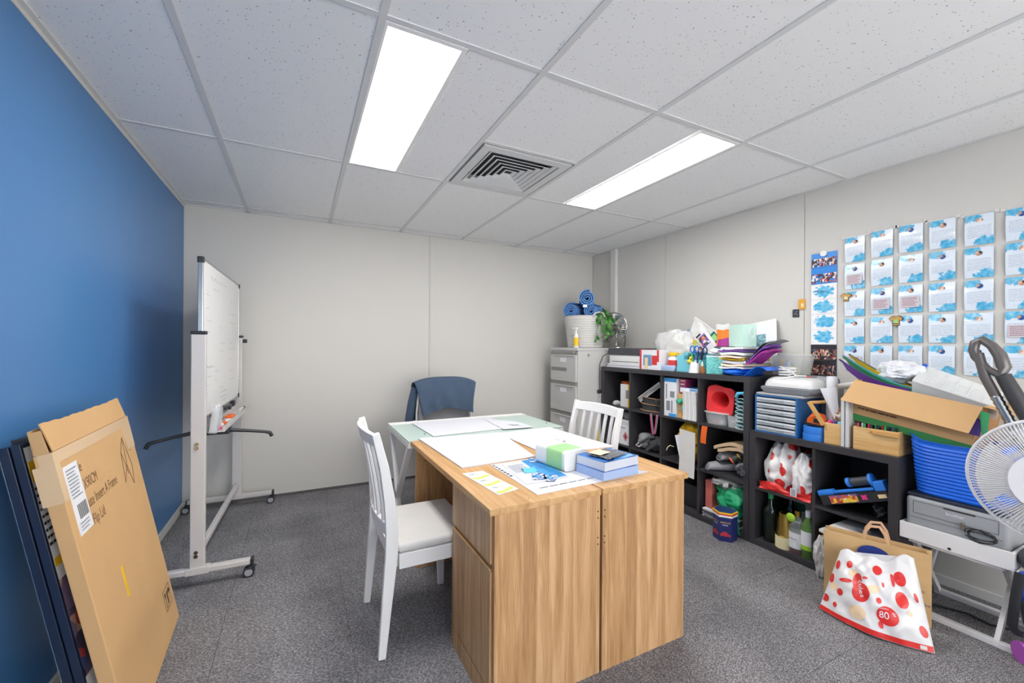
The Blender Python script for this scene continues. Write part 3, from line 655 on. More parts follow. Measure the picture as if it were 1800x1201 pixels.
# things in the tray
def wbp(x, y, z): return Matrix.Translation((-.44, 3.212, 0)) @ Matrix.Rotation(wrot, 4, 'Z') @ Vector((x, y, z))
def marker(a, b, r, col, cap, label, name='marker_pen'):
    A = Vector(a); B = Vector(b); d = (B - A)
    t = thing(name, label, 'pen', tuple(A))
    obj('barrel', MB().cyl(A, A + d * .68, r, n=12), col, t, smooth=True); obj('cap', MB().cyl(A + d * .68, B, r * 1.12, r * .95, n=12), cap, t, smooth=True)
M('orange', 'ee6a25', .5); M('pink', 'e2347f', .5)
marker(wbp(.06, -.33, .788), wbp(.07, -.46, .788), .009, 'white_plastic', 'pink', 'white marker with a pink cap in the board tray')
marker(wbp(.065, -.17, .788), wbp(.06, -.30, .788), .009, 'white_plastic', 'orange', 'white marker with an orange cap in the board tray')
marker(wbp(.06, .27, .788), wbp(.065, .41, .788), .009, 'white_plastic', 'black_plastic', 'white marker with a black cap in the board tray')
t = thing('board_eraser', 'small orange-topped eraser in the board tray', 'eraser', tuple(wbp(.06, -.1, .78)))
e0 = MB().box(-.02, .02, -.05, .05, 0, .012); e0.xf(Matrix.Translation(wbp(.06, -.09, .7795)) @ Matrix.Rotation(wrot, 4, 'Z')); obj('felt', e0, 'paper', t)
e0 = MB().box(-.02, .02, -.05, .05, 0, .015, r=.004); e0.xf(Matrix.Translation(wbp(.06, -.09, .7918)) @ Matrix.Rotation(wrot, 4, 'Z')); obj('handle', e0, 'orange', t)
t = thing('clear_pocket', 'clear plastic pocket of papers at the near end of the board tray', 'holder', tuple(wbp(.06, -.45, .78)))
X4 = Matrix.Translation(wbp(.058, -.5, .78)) @ Matrix.Rotation(wrot, 4, 'Z') @ Matrix.Rotation(R(6), 4, 'Y')
obj('pocket', MB().box(-.018, -.015, -.06, .045, 0, .15).box(.013, .016, -.06, .045, 0, .12).box(-.015, .013, -.06, -.057, 0, .13).box(-.015, .013, .042, .045, 0, .13).xf(X4), 'clear_plastic', t)
obj('paper', MB().box(-.006, .004, -.05, .035, .004, .14).xf(X4), 'paper', t)

# ================================================================== SHELVING
SX, SD = 2.594, .39
Z1, Z2 = 1.060, .720
def shelving(label, y0, y1, top, ncol, nrow):
    t = thing('cube_shelving', label, 'shelving', (SX + SD / 2, (y0 + y1) / 2, 0), group='dark cube shelving units')
    e = .038; d = .016
    obj('top_board', MB().box(SX, SX + SD, y0, y1, top - e, top), 'shelf_black', t, bevel=.001); obj('bottom_board', MB().box(SX, SX + SD, y0, y1, 0, e), 'shelf_black', t, bevel=.001)
    for a in (y0, y1 - e): obj('side_board', MB().box(SX, SX + SD, a, a + e, e, top - e), 'shelf_black', t, bevel=.001)
    cw = (y1 - y0 - 2 * e - d * (ncol - 1)) / ncol; rh = (top - 2 * e - d * (nrow - 1)) / nrow
    ys = [y0 + e + i * (cw + d) for i in range(ncol)]; zs = [e + j * (rh + d) for j in range(nrow)]
    for a in ys[1:]: obj('divider', MB().box(SX + .004, SX + SD - .005, a - d, a, e, top - e), 'shelf_black', t)
    for a in ys:
        for z in zs[1:]: obj('shelf', MB().box(SX + .004, SX + SD - .005, a, a + cw, z - d, z), 'shelf_black', t)
    obj('back_rail', MB().box(SX + SD - .004, SX + SD, y0 + e, y1 - e, e, top - e), 'shelf_black', t)
    return [(a, a + cw) for a in ys], [(z, z + rh) for z in zs]
C1, R1 = shelving('tall dark cube shelving, four cubes wide and three high, beside the filing cabinet', 1.70, 3.17, Z1, 4, 3)
C2, R2 = shelving('low dark cube shelving, two cubes wide and two high, beside the printer table', .952, 1.696, Z2, 2, 2)
C1 = C1[::-1]; R1 = R1[::-1]; C2 = C2[::-1]; R2 = R2[::-1]      # columns counted from the cabinet, rows from the top

# ================================================================== FILING CABINET
cx0, cx1, cy0, cy1, cz = 2.335, 2.945, 3.205, 3.665, 1.238
t = thing('filing_cabinet', 'light grey steel filing cabinet in the corner with a grey tub on top', 'cabinet', ((cx0 + cx1) / 2, (cy0 + cy1) / 2, 0))
obj('body', MB().box(cx0 + .012, cx1, cy0, cy1, 0, cz - .03), 'cab_grey', t, bevel=.003)
obj('top', MB().box(cx0, cx1, cy0 - .002, cy1 + .002, cz - .0295, cz), 'cab_grey', t, bevel=.004)
M('cab_recess', '86847f', .5); dh = (cz - .06) / 4
for i in range(4):
    za = .02 + i * dh; d = obj('drawer', MB().box(cx0 - .006, cx0 + .0115, cy0 + .012, cy1 - .012, za + .006, za + dh - .03), 'cab_grey', t, bevel=.003)
    obj('handle_recess', MB().box(cx0 - .004, cx0 + .0115, cy0 + .012, cy1 - .012, za + dh - .0295, za + dh - .006), 'cab_recess', d)
    obj('handle', MB().box(cx0 - .018, cx0 - .0062, cy0 + .03, cy1 - .1, za + dh - .042, za + dh - .0295), 'cab_grey', d, bevel=.003)
    obj('label_holder', MB().box(cx0 - .0085, cx0 - .0062, cy0 + .17, cy1 - .19, za + dh - .1, za + dh - .06), 'paper', d)
    if i == 3: obj('name_plate', MB().box(cx0 - .0085, cx0 - .0062, cy0 + .16, cy1 - .03, za + dh - .19, za + dh - .155), 'cab_recess', d)
obj('lock', MB().cyl((cx0 + .0, cy0 + .03, cz - .045), (cx0 - .012, cy0 + .03, cz - .045), .018, n=16), 'chrome', t, smooth=True)
obj('magnet', MB().cyl((cx0 + .13, cy0 - .0005, cz - .07), (cx0 + .13, cy0 - .008, cz - .07), .012), 'chrome', t, smooth=True)
# tub, towels, spray bottle
M('tub_grey', 'c9c7c2', .5, var=.03)
def tub(name, label, c, rb, rt, h, mat, sy=1, power=2, ridges=14, dip=.0, ridge=.0018):
    t = thing(name, label, 'tub', c)
    n = 56; prof = []
    for i in range(ridges * 2 + 1):
        f_ = i / (ridges * 2); prof.append((rb + (rt - rb) * f_ + (ridge if i % 2 and f_ < .93 else 0), .004 + h * f_))
    inner = [(r - .006, z + .004) for r, z in prof[::-1] if z > .012]
    full = [(.001, 0), (rb * .94, 0)] + prof + [(rt + .004, h + .006), (rt - .004, h + .007)] + inner + [(.001, .012)]
    mb = MB().lathe(full, c, n, 1, sy, power)
    if dip:
        for i, p in enumerate(mb.v):
            q = (p[2] - c[2]) / h
            if q > .5: u = abs(p[1] - c[1]) / (rt * sy); mb.v[i] = (p[0], p[1], p[2] + (q - .5) * 2 * dip * (u ** 4))
    obj('body', mb, mat, t, smooth=True, ang=16)
    for s in (-1, 1):
        y = c[1] + s * (rt * sy + .004); zz = c[2] + h - .005 + dip
        obj('handle', MB().tube([(c[0] - .07, y, zz), (c[0] - .05, y + s * .006, zz + .03), (c[0], y + s * .008, zz + .042), (c[0] + .05, y + s * .006, zz + .03), (c[0] + .07, y, zz)], .008, 8), mat, t, smooth=True)
    return t
tc_ = (2.60, 3.432, cz)
tub('laundry_tub', 'round pale grey ribbed tub full of blue towels on the cabinet', tc_, .172, .212, .31, 'tub_grey')
M('towel_blue', '5f8fca', 1, var=.4, scale=60, bump=.9, bscale=140)
def towel(c, axis, r, l, label, tagd=False, squash=1):
    A = Vector(axis).normalized(); C = Vector(c); s1 = Vector((0, 0, 1)); s2 = A.cross(s1).normalized(); s1 = s2.cross(A)
    t = thing('rolled_towel', label, 'towel', tuple(C - Vector((0, 0, r))), group='rolled blue towels')
    turns = 3.3; n = 130; mb = MB(); th = r / turns * .5
    def sp(a, rr): return s2 * math.cos(a) * rr + s1 * math.sin(a) * rr * squash
    vs = []; fs = []
    for i in range(n + 1):
        f_ = i / n; a = f_ * turns * 2 * math.pi; rr = .012 + (r - .012 - th * .5) * f_
        bulge = .004 * math.sin(f_ * 57)
        for (dr, e) in ((-th / 2, -1), (th / 2, -1), (th / 2, 1), (-th / 2, 1)):
            vs.append(C + sp(a, rr + dr) + A * (e * (l / 2 - .02 * (1 - f_) + bulge)))
    for i in range(n):
        for j in range(4): fs.append((4 * i + j, 4 * i + (j + 1) % 4, 4 * i + 4 + (j + 1) % 4, 4 * i + 4 + j))
    fs += [(0, 1, 2, 3), tuple(4 * n + j for j in (3, 2, 1, 0))]
    obj('roll', mb.add(vs, fs), 'towel_blue', t, smooth=True, ang=70)
    if tagd:
        q = C + A * (l / 2 + .004) - s1 * r * .8; b = -s2 if s2.x > 0 else s2
        obj('care_label', patch([q, q + b * .04, q + b * .04 - s1 * .025 , q - s1 * .025]), 'paper', t)
zt = cz + .31
towel((2.55, 3.51, zt + .062), (-.9, -.45, 0), .084, .28, 'rolled blue towel lower down, facing the sweater chair')
towel((2.65, 3.335, zt + .05), (-.85, -.55, 0), .074, .28, 'rolled blue towel under the topmost one, next to the plant', True)
towel((2.60, 3.405, zt + .172), (-.60, -.80, .03), .085, .32, 'topmost rolled blue towel of the pile in the tub', True)
towel((2.70, 3.55, zt + .02), (-.2, 1, 0), .055, .22, 'rolled blue towel half hidden at the back of the tub')
obj_ = lump((2.6, 3.432, zt - .04), .185, .185, .045, .12, 1, 2); tag(obj('flat_towel', obj_, 'towel_blue', smooth=True), 'flat blue towel bedding under the rolls in the tub', 'towel')
t = thing('spray_bottle', 'white trigger spray bottle with yellow label in front of the grey tub', 'bottle', (2.385, 3.29, cz))
b_ = (2.385, 3.29, cz)
obj('bottle', MB().lathe([(.001, 0), (.026, 0), (.028, .004), (.028, .105), (.02, .13), (.011, .145), (.011, .155)], b_, 20, .75, 1), 'white_plastic', t, smooth=True)
obj('label', MB().lathe([(.0285, .02), (.0285, .098)], b_, 20, .75, 1), 'yellow', t, smooth=True, solid=.0004)
obj('trigger_head', MB().cyl((b_[0], b_[1], cz + .1555), (b_[0], b_[1], cz + .175), .012).box(b_[0] - .012, b_[0] + .01, b_[1] - .02, b_[1] + .045, cz + .175, cz + .193, r=.005), 'white_plastic', t, smooth=True)
obj('trigger', MB().tube([(b_[0], b_[1] + .025, cz + .175), (b_[0], b_[1] + .032, cz + .155), (b_[0], b_[1] + .045, cz + .14)], .005), 'white_plastic', t, smooth=True)
obj('nozzle', MB().cyl((b_[0], b_[1] + .045, cz + .184), (b_[0], b_[1] + .058, cz + .184), .008), 'white_plastic', t, smooth=True)
# desk fan behind the plant (disc turned sideways)
def fan(name, label, c, nrm, r, base, mats, nr=44, depth=.07, desk=True):
    g, bl, st, mo = mats
    A = Vector(nrm).normalized(); C = Vector(c); s1 = Vector((0, 0, 1)); s2 = A.cross(s1).normalized(); s1 = s2.cross(A).normalized()
    t = thing(name, label, 'fan', base)
    def cp(a, rr, d): return C + s2 * math.cos(a) * rr + s1 * math.sin(a) * rr + A * d
    def circ(mb, rr, d, w, n=40): mb.tube([cp(2 * math.pi * i / n, rr, d) for i in range(n)], w, 6, True); return mb
    for sgn in (1, -1):
        mb = MB(); d = sgn * depth / 2
        for q, k_ in ((.28, .95), (.55, .88), (.8, .62)): circ(mb, r * q, d * k_, .0013)
        for i in range(nr):
            a = 2 * math.pi * i / nr; mb.tube([cp(a, r * .2, d), cp(a, r * .5, d * .97), cp(a, r * .8, d * .7), cp(a, r * .97, d * .2)], .0011 if desk else .0015, 5)
        gd = obj('guard', mb, g, t, smooth=True); gd['kind'] = 'stuff'
    obj('guard_rim', circ(MB(), r, 0, .005), g, t, smooth=True)
    obj('badge', MB().tube([cp(0, 0, depth / 2 + .002), cp(0, 0, depth / 2 + .008)], r * (.22 if desk else .5), 36), bl, t, smooth=True)
    for k_ in range(4):
        def blade(u, v, k_=k_):
            a = k_ * math.pi / 2 + (u - .5) * (.5 + .75 * v); return cp(a, r * (.12 + .78 * v), (u - .5) * -.03)
        obj('blade', MB().shell(blade, 8, 7, A * .0015), bl, t, smooth=True)
    obj('motor', MB().tube([C - A * (depth / 2 - .01), C - A * (depth / 2 + .03), C - A * (depth / 2 + .09), C - A * (depth / 2 + .11)], [r * .25, r * .3, r * .27, r * .14], 18), mo, t, smooth=True)
    B = Vector(base); top = C - A * (depth / 2 + .05)
    obj('stem', MB().tube([top, Vector((top.x, top.y, (top.z + B.z) / 2)), Vector((top.x, top.y, B.z + .02))], .012 if desk else .016, 10), st, t, smooth=True)
    obj('base', MB().lathe([(.001, 0), (r * .62, 0), (r * .62, .008), (r * .5, .018), (.02, .026)], (top.x, top.y, B.z), 28), st, t, smooth=True)
    return t
fan('desk_fan', 'chrome wire desk fan behind the ivy on the cabinet', (2.80, 3.255, cz + .2), (-.85, -.35, .1), .155, (2.88, 3.29, cz), ('chrome', 'chrome', 'chrome', 'black_plastic'), 40, .07)
tag(obj('fan_cable', MB().tube([(2.90, 3.225, cz + .14), (2.925, 3.215, cz + .15), (2.93, 3.212, cz + .1), (2.925, 3.212, cz + .03), (2.92, 3.213, cz + .005)], .004, 8), 'black_plastic', smooth=True), 'black power lead looping from the chrome desk fan', 'cable')
# trailing ivy
t = thing('trailing_ivy', 'green leafy ivy hanging between the grey tub and the desk fan', 'plant', (2.62, 3.245, cz))
M('leaf_green', '3f7a34', .45, var=.35, scale=3); M('leaf_light', '5f9f48', .45, var=.25, scale=3)
ol = [(0, 0), (.25, .12), (.5, .1), (.36, .34), (.42, .6), (.2, .62), (0, 1.0), (-.2, .62), (-.42, .6), (-.36, .34), (-.5, .1), (-.25, .12)]
lm = MB().add([(x, y, .12 * abs(x) - .12 * y * y) for x, y in ol] + [(0, .45, -.02)], [(i, (i + 1) % 12, 12) for i in range(12)])
rl = random.Random(12); src = {}
stems = [[(2.66, 3.24, cz + .33), (2.60, 3.215, cz + .26), (2.57, 3.212, cz + .16), (2.56, 3.208, cz + .05)], [(2.70, 3.235, cz + .34), (2.68, 3.205, cz + .25), (2.66, 3.2, cz + .14), (2.64, 3.2, cz + .04)], [(2.72, 3.23, cz + .32), (2.74, 3.2, cz + .22), (2.72, 3.19, cz + .12)]]
for s_ in stems: obj('stem', MB().tube(s_, .0025, 6), 'leaf_green', t)
for i in range(64):
    s_ = stems[i % 3]; f_ = rl.random() * (len(s_) - 1.001); k_ = int(f_); p = Vector(s_[k_]).lerp(Vector(s_[k_ + 1]), f_ - k_) + Vector((rl.uniform(-.045, .03), rl.uniform(-.03, .012), rl.uniform(-.02, .03)))
    m_ = 'leaf_light' if rl.random() < .35 else 'leaf_green'; sz = rl.uniform(.035, .062)
    if m_ not in src: o = obj('leaf', lm, m_, t, local=True, smooth=True); src[m_] = o
    else: o = inst(src[m_], t)
    o.location = p - wloc(t); o.rotation_euler = (rl.uniform(1.0, 2.4), rl.uniform(-.5, .5), rl.uniform(2.3, 4.6)); o.scale = (sz, sz, sz)
# long yellow-striped level standing in the gap
t = thing('measuring_board', 'white board with yellow strips standing between cabinet and shelving', 'board', (2.60, 3.187, 0))
obj('board', MB().box(2.575, 2.60, 3.1725, 3.2015, 0, .80), 'milky_plastic', t); obj('yellow_strip', MB().box(2.5735, 2.5748, 3.176, 3.198, .2, .55), 'yellow', t); obj('black_clip', MB().box(2.57, 2.605, 3.172, 3.202, .80, .835, r=.004), 'black_plastic', t)
# ================================================================== generic small builders
def carton(name, label, cat, c, d, rz, mat, decals=(), bevel=.002, group=None, lid=None):
    """box-shaped pack: c = centre of its base, d = (depth x, width y, height); decals = (part, face, u0, u1, v0, v1, material)"""
    t = thing(name, label, cat, c, rz, group); dx, dy, dz = d
    obj('body', MB().box(-dx / 2, dx / 2, -dy / 2, dy / 2, 0, dz), mat, t, bevel=bevel, local=True)
    for i, q in enumerate(decals):
        p, f, u0, u1, v0, v1, m = q; e = .0005 + .0003 * i; mb = MB()
        if f == 'front': mb.box(-dx / 2 - e, -dx / 2, dy / 2 - u0 * dy, dy / 2 - u1 * dy, v0 * dz, v1 * dz)
        elif f == 'side': mb.box(-dx / 2 + u0 * dx, -dx / 2 + u1 * dx, -dy / 2 - e, -dy / 2, v0 * dz, v1 * dz)
        else: mb.box(-dx / 2 + v0 * dx, -dx / 2 + v1 * dx, dy / 2 - u0 * dy, dy / 2 - u1 * dy, dz, dz + e)
        obj(p, mb, m, t, local=True)
    if lid: obj('lid', MB().box(-dx / 2 - .004, dx / 2 + .004, -dy / 2 - .004, dy / 2 + .004, dz + .0002, dz + lid[0], r=min(.004, lid[0] * .3)), lid[1], t, local=True)
    return t
def pix(u, v, X): return onx(u, v, X)
def heap(name, label, cat, c, r, mat, amp=.2, k=1, seed=0, floor=None, group=None, sub=0):
    return tag(obj(name, lump(c, *r, amp * 1.7, k, seed, 30, 18, floor), mat, smooth=True, ang=75), label, cat, group)
def hollow(name, label, cat, c, r0, r1, h, mat, th=.003, n=28, sx=1, sy=1, power=2, rim=.002, group=None):
    t = thing(name, label, cat, c, group=group)
    obj('body', MB().lathe([(.001, 0), (r0, 0), (r1, h), (r1 + rim, h + .001), (r1 - th, h + .001), (r0 - th, th), (.001, th)], c, n, sx, sy, power), mat, t, smooth=True)
    return t
def stick(name, label, a, b, r, mat, tip, group=None, cat='pen'):
    A = Vector(a); B = Vector(b); t = thing(name, label, cat, tuple(A), group=group)
    obj('barrel', MB().cyl(A, A.lerp(B, .72), r, n=10), mat, t, smooth=True); obj('cap', MB().cyl(A.lerp(B, .72), B, r * 1.08, r * .8, 10), tip, t, smooth=True); return t
def bottle(name, label, c, prof, glass, parts=(), group=None, n=24):
    t = thing(name, label, 'bottle', c, group=group); obj('glass', MB().lathe(prof, c, n), glass, t, smooth=True)
    for p, pf, m in parts: obj(p, MB().lathe(pf, c, n), m, t, smooth=True)
    return t
for nm, hx in dict(turq='7accdc', mint='bfe0d2', amber='8a5526', purple='6d3f9c', magenta='a32d86', deep_blue='1553b8', orange_pack='ec7d24', teal_cloth='8fb8bd', teal_pale='b9cfd0', green_bag='1e9f6b', cone_red='e0363a', ball_blue='1f63b0', beige='cbb08e', grey_cloth='7f7f80', dark_cloth='3c3d42', light_blue='a9bedd', sky='3f9fe0', skyblue='5fc0e6', green_l='93cf86', grey_mid='8d8f92', gold='c7a95a', tape_blue='2f7fdc').items(): M(nm, hx, .55)
MATS['gold'].node_tree.nodes['Principled BSDF'].inputs['Metallic'].default_value = 1; MATS['gold'].node_tree.nodes['Principled BSDF'].inputs['Roughness'].default_value = .28
M('glass_dark', '14211a', .08, trans=.2); M('glass_clear', 'e8efe9', .05, trans=.9); M('glass_green', '7fae5a', .06, trans=.6); M('wine_pink', 'b03050', .15, trans=.4)
M('yellow_fabric', 'd9a916', .85, var=.15, scale=9, bump=.3, bscale=60); M('blue_bag', '1f6fe4', .25, var=.25, scale=9)
def mat_dots(name, base, dot, scale, thr, rough=.35):
    m = bpy.data.materials.new(name); m.use_nodes = True; N, L = nodes(m); b = N['Principled BSDF']; b.inputs['Roughness'].default_value = rough
    tc = N.new('ShaderNodeTexCoord'); v = N.new('ShaderNodeTexVoronoi'); v.inputs['Scale'].default_value = scale; v.inputs['Randomness'].default_value = .75; L.new(tc.outputs['Object'], v.inputs['Vector'])
    r = ramp_nodes(N, [(thr, rgb(dot)), (thr + .02, rgb(base))]); L.new(v.outputs['Distance'], r.inputs[0]); L.new(r.outputs[0], b.inputs['Base Color']); MATS[name] = m; return m
mat_dots('dotted_film', 'e6e3e1', 'd8342f', 12.5, .41); mat_dots('teal_glitter', '7fd0c8', '3f9fa0', 110, .4, .4)

# ================================================================== ON THE DESKS
PZ = DT + .0004
def sheet(name, label, px, mat='pad_paper', th=.0035, cat='paper', z=PZ, group=None, decal=None, curl=.004):
    q = [onz(*p, z) for p in px]; A, B, C_, D = q
    t = thing(name, label, cat, tuple((A + B + C_ + D) / 4), group=group)
    def fn(u, v): p = A.lerp(B, u).lerp(D.lerp(C_, u), v); p.z = z + curl * max(0, abs(2 * u - 1) - .7) * (.4 + .6 * math.sin(5 * u + 3 * v) ** 2); return p
    obj('pages', MB().shell(fn, 18, 14, (0, 0, th)), mat, t, smooth=True)
    return t, (lambda u, v, h=0: fn(u, v) + Vector((0, 0, th + .0003 + h)))
t, F_ = sheet('paper_pad', 'large white paper pad on the desk with the drawer', [(735, 772), (880, 762), (940, 804), (812, 824)], th=.005, group='large white paper pads')
obj('board_backing', MB().shell(lambda u, v: F_(u, v, -.0056 + .0) * 1, 4, 4, (0, 0, .0002)), 'grey_mid', t)
sheet('paper_pad', 'large white paper pad lying in front of the right-hand slatted chair', [(875, 763), (965, 752), (1080, 786), (958, 799)], th=.004, group='large white paper pads')
sheet('paper_pad', 'large white paper pad on the frosted glass table', [(724, 745), (858, 734), (905, 752), (762, 768)], th=.004, group='large white paper pads', z=DT)
t, F_ = sheet('paper_sheet', 'loose printed sheet overlapping the pad on the glass table', [(850, 737), (905, 741), (938, 751), (885, 755)], th=.0008, z=DT + .0052)
obj('small_print', lines(5, F_(.45, .75), F_(1, .5) - F_(0, .5), F_(.5, 0) - F_(.5, 1), .08, .07, seed=8), 'ink_grey', t)
# strip of three cards
t, F_ = sheet('card_sheet', 'narrow sheet of three flower-printed cards near the front desk edge', [(812, 833), (848, 828), (912, 860), (876, 871)], th=.0008, curl=.002)
M('card_green', 'c9d56a', .7); M('card_peach', 'efd9c0', .7)
for k_ in range(3):
    v0 = .04 + k_ * .32
    obj('green_wave', MB().shell(lambda u, v: F_(.08 + .84 * u, v0 + .2 + .025 * math.sin(u * 5) + .08 * v), 10, 3, (0, 0, .0003)), 'card_green', t)
    obj('flower_print', MB().add([F_(.55 + .18 * math.cos(a * .785), v0 + .11 + .06 * math.sin(a * .785), .0002) for a in range(8)], [tuple(range(8))]), 'card_peach', t)
    obj('small_print', lines(2, F_(.2, v0 + .1), F_(1, .5) - F_(0, .5), F_(.5, 0) - F_(.5, 1), .03, .016, seed=k_), 'ink_grey', t)
# big printed board and flyers
t, F_ = sheet('desk_planner', 'large white printed planner sheet bridging the joint between both desks', [(862, 818), (965, 803), (1140, 830), (945, 871)], th=.0015, curl=.001)
for k_ in range(7): obj('dark_check', MB().shell(lambda u, v: F_(.012 + .03 * u, .03 + k_ * .065 + .035 * v), 2, 2, (0, 0, .0003)), 'navy_frame', t)
for k_ in range(9): obj('print_dash', MB().shell(lambda u, v: F_(.08 + .085 * k_ + .07 * u, .865 + .012 * v), 2, 2, (0, 0, .0003)), 'ink', t)
t, F_ = sheet('flyer', 'blue and white illustrated flyer lying on the planner sheet', [(880, 815), (945, 805), (1000, 838), (925, 852)], th=.0006, z=PZ + .0024, curl=0)
mat_cells('flyer_photo', ['2e7fc4', '1f5fa8', '4fa3dc', 'c98f78', '2b4f86', '6fb6e2', 'e3d9cf'], 80)
obj('blue_panel', MB().shell(lambda u, v: F_(.52 + .47 * u, .03 + .93 * v), 2, 2, (0, 0, .0003)), M('flyer_blue', '3a8ccc', .5, var=.45, scale=16), t)
obj('small_print', lines(9, F_(.06, .55), F_(1, .5) - F_(0, .5), F_(.5, 0) - F_(.5, 1), .09, .12, seed=21), 'ink_grey', t)
sheet('sticky_note', 'turquoise sticky note on the blue flyer', [(916, 824), (938, 822), (946, 830), (922, 832)], mat='skyblue', th=.0008, z=PZ + .0044, cat='note', curl=.02)
for i, (a, lab) in enumerate((([(928, 806), (950, 805), (956, 812), (932, 813)], 'small blue photo card at the top of the flyer'), ([(934, 833), (955, 832), (962, 843), (936, 844)], 'small blue photo card below the turquoise note'), ([(955, 834), (982, 836), (975, 846), (958, 846)], 'small blue photo card at the flyer corner'))):
    sheet('photo_card', lab, a, mat='flyer_photo', th=.0006, z=PZ + .0044, cat='card', curl=0)
# white and green tissue box (rounded ends)
A, B, C_ = onz(941, 813, PZ), onz(992, 832, PZ), onz(1030, 822, PZ)
O, U, V, N_, P = frame3(B + Vector((0, 0, .0022)), (B - A), (0, 0, 1))
Lb, Wb, Hb = (B - A).length, (C_ - B).length * .95, .088
Uf = (B - A).normalized(); Vf = Vector((-Uf.y, Uf.x, 0))
if (C_ - B).dot(Vf) < 0: Vf = -Vf
t = thing('hand_towel_box', 'white box with a green wrap lying beside the blue flyer stack', 'box', tuple(B + Vf * Wb / 2 - Uf * Lb / 2 + Vector((0, 0, .0022))))
def rr(w, h, r=.016, n=5):
    out = []
    for cx_, cy_, a0 in ((w - r, r, -90), (w - r, h - r, 0), (r, h - r, 90), (r, r, 180)):
        for i in range(n + 1): a = R(a0 + 90 * i / n); out.append((cx_ + r * math.cos(a), cy_ + r * math.sin(a)))
    return out
def ext(ol, s0, s1, grow=0):
    n = len(ol); base = B + Vector((0, 0, .0024)); cxm = sum(a for a, b in ol) / n; cym = sum(b for a, b in ol) / n
    vs = [base + Vf * (cxm + (a - cxm) * (1 + grow)) + up * (cym + (b - cym) * (1 + grow)) - Uf * s for s in (s0, s1) for a, b in ol]
    return MB().add(vs, [tuple(range(n)), tuple(range(2 * n - 1, n - 1, -1))] + [(i, (i + 1) % n, n + (i + 1) % n, n + i) for i in range(n)])
obj('body', ext(rr(Wb, Hb), 0, Lb), 'white_plastic', t, smooth=True, bevel=.002); obj('green_wrap', ext(rr(Wb, Hb), Lb * .08, Lb * .6, .012), M('green_wrap', 'a6d795', .35, var=.12, scale=30), t, smooth=True)
# stack of blue flyers: several bundles
A, B, C_ = onz(1019, 832, PZ), onz(1062, 848, PZ), onz(1124, 833, PZ)
Uf = (C_ - B).normalized(); Vf = Vector((-Uf.y, Uf.x, 0)); ang_ = math.atan2(Uf.y, Uf.x)
z = PZ + .0022; cen = (B + C_) / 2 + Vf * .085
M('page_edges', 'c9cfdc', .7, var=.2, scale=2, stretch=(1, 1, 300)); M('page_edges_blue', '9db4dd', .7, var=.2, scale=2, stretch=(1, 1, 300))
mat_cells('flyer_top', ['2a78c9', '3d8fe0', '2568b4', '7fb6ea', '1f4f96'], (14, 30, 30))
for i, (h_, off, rt, lab) in enumerate(((.034, 0, 0, 'lower bundle of blue flyers on the planner sheet'), (.036, .006, .03, 'upper bundle of blue flyers with a plastic packet on top'))):
    t = thing('flyer_bundle', lab, 'flyers', (cen.x + off, cen.y + off, z), ang_ + rt, 'bundles of blue flyers')
    obj('pages', MB().box(-.105, .105, -.08, .08, 0, h_), 'page_edges_blue' if i == 0 else 'page_edges', t, local=True)
    obj('top_sheet', MB().box(-.105, .105, -.08, .08, h_ + .0001, h_ + .0012), 'flyer_top', t, local=True)
    z += h_ + .0016
t = thing('plastic_packet', 'clear plastic packet with a cream note on the upper flyer bundle', 'packet', (cen.x, cen.y, z), ang_ + .2)
obj('film', MB().shell(lambda u, v: (-.075 + .15 * u, -.055 + .11 * v, .003 + .004 * (1 + wob(u, v, 2.2, 1))), 22, 16, (0, 0, .0012)), M('packet_film', '8f9094', .2, trans=.4, var=.3, scale=25), t, local=True, smooth=True)
obj('note', MB().box(-.07, .01, -.01, .05, .0135, .0142), M('cream', 'e3dcb4', .8), t, local=True)
heap('plastic_wrap', 'crumpled clear plastic wrap behind the green-wrapped box', 'wrap', tuple(onz(985, 778, PZ) + Vector((0, 0, .012))), (.035, .02, .014), 'bag_film', .3, 2, 3, floor=PZ + .005)
t = thing('pen_packet', 'flat clear packet of pens behind the blue flyers', 'packet', tuple(onz(1045, 803, PZ)), ang_ + .1)
obj('sleeve', MB().box(-.09, .09, -.03, .03, 0, .008, r=.003), 'bag_film', t, local=True)
for k_ in range(4): obj('pen', MB().cyl((-.08, -.02 + k_ * .013, .011), (.07, -.02 + k_ * .013, .011), .003, n=8), 'ink_blue' if k_ % 2 else 'white_plastic', t, local=True)
tag(obj('brown_paper', MB().shell(lambda u, v: (1.515 + .02 * u + .012 * v, 1.37 + .012 * u, .50 - .10 * v + .015 * u), 6, 6, (.002, .002, 0)), 'cardboard', smooth=True), 'small torn brown paper sticking out by the desk side panel', 'paper')

# ================================================================== ON TOP OF THE TALL SHELVING
Z = Z1
tag(obj('paper_stack', MB().box(2.63, 2.93, 2.70, 3.13, Z, Z + .012).box(2.64, 2.93, 2.68, 3.12, Z + .0122, Z + .022).box(2.63, 2.93, 2.71, 3.125, Z + .0222, Z + .034), 'paper', bevel=.001), 'low stack of white paper under the small printer', 'paper')['kind'] = 'stuff'
t = thing('desktop_printer', 'small white printer with a charcoal lid next to the filing cabinet', 'printer', (2.79, 2.92, Z + .0345))
obj('body', MB().box(2.65, 2.93, 2.70, 3.12, Z + .0345, Z + .115, r=.006), 'white_plastic', t, smooth=True)
obj('lid', MB().prism([(2.70, Z + .116), (3.13, Z + .116), (3.14, Z + .135), (3.12, Z + .178), (2.73, Z + .178), (2.695, Z + .14)], 2.64, 2.93, 'yz'), M('charcoal', '45474c', .5), t, bevel=.005)
obj('paper_slot', MB().box(2.6485, 2.65, 2.74, 3.08, Z + .05, Z + .056), 'seam_dark', t)
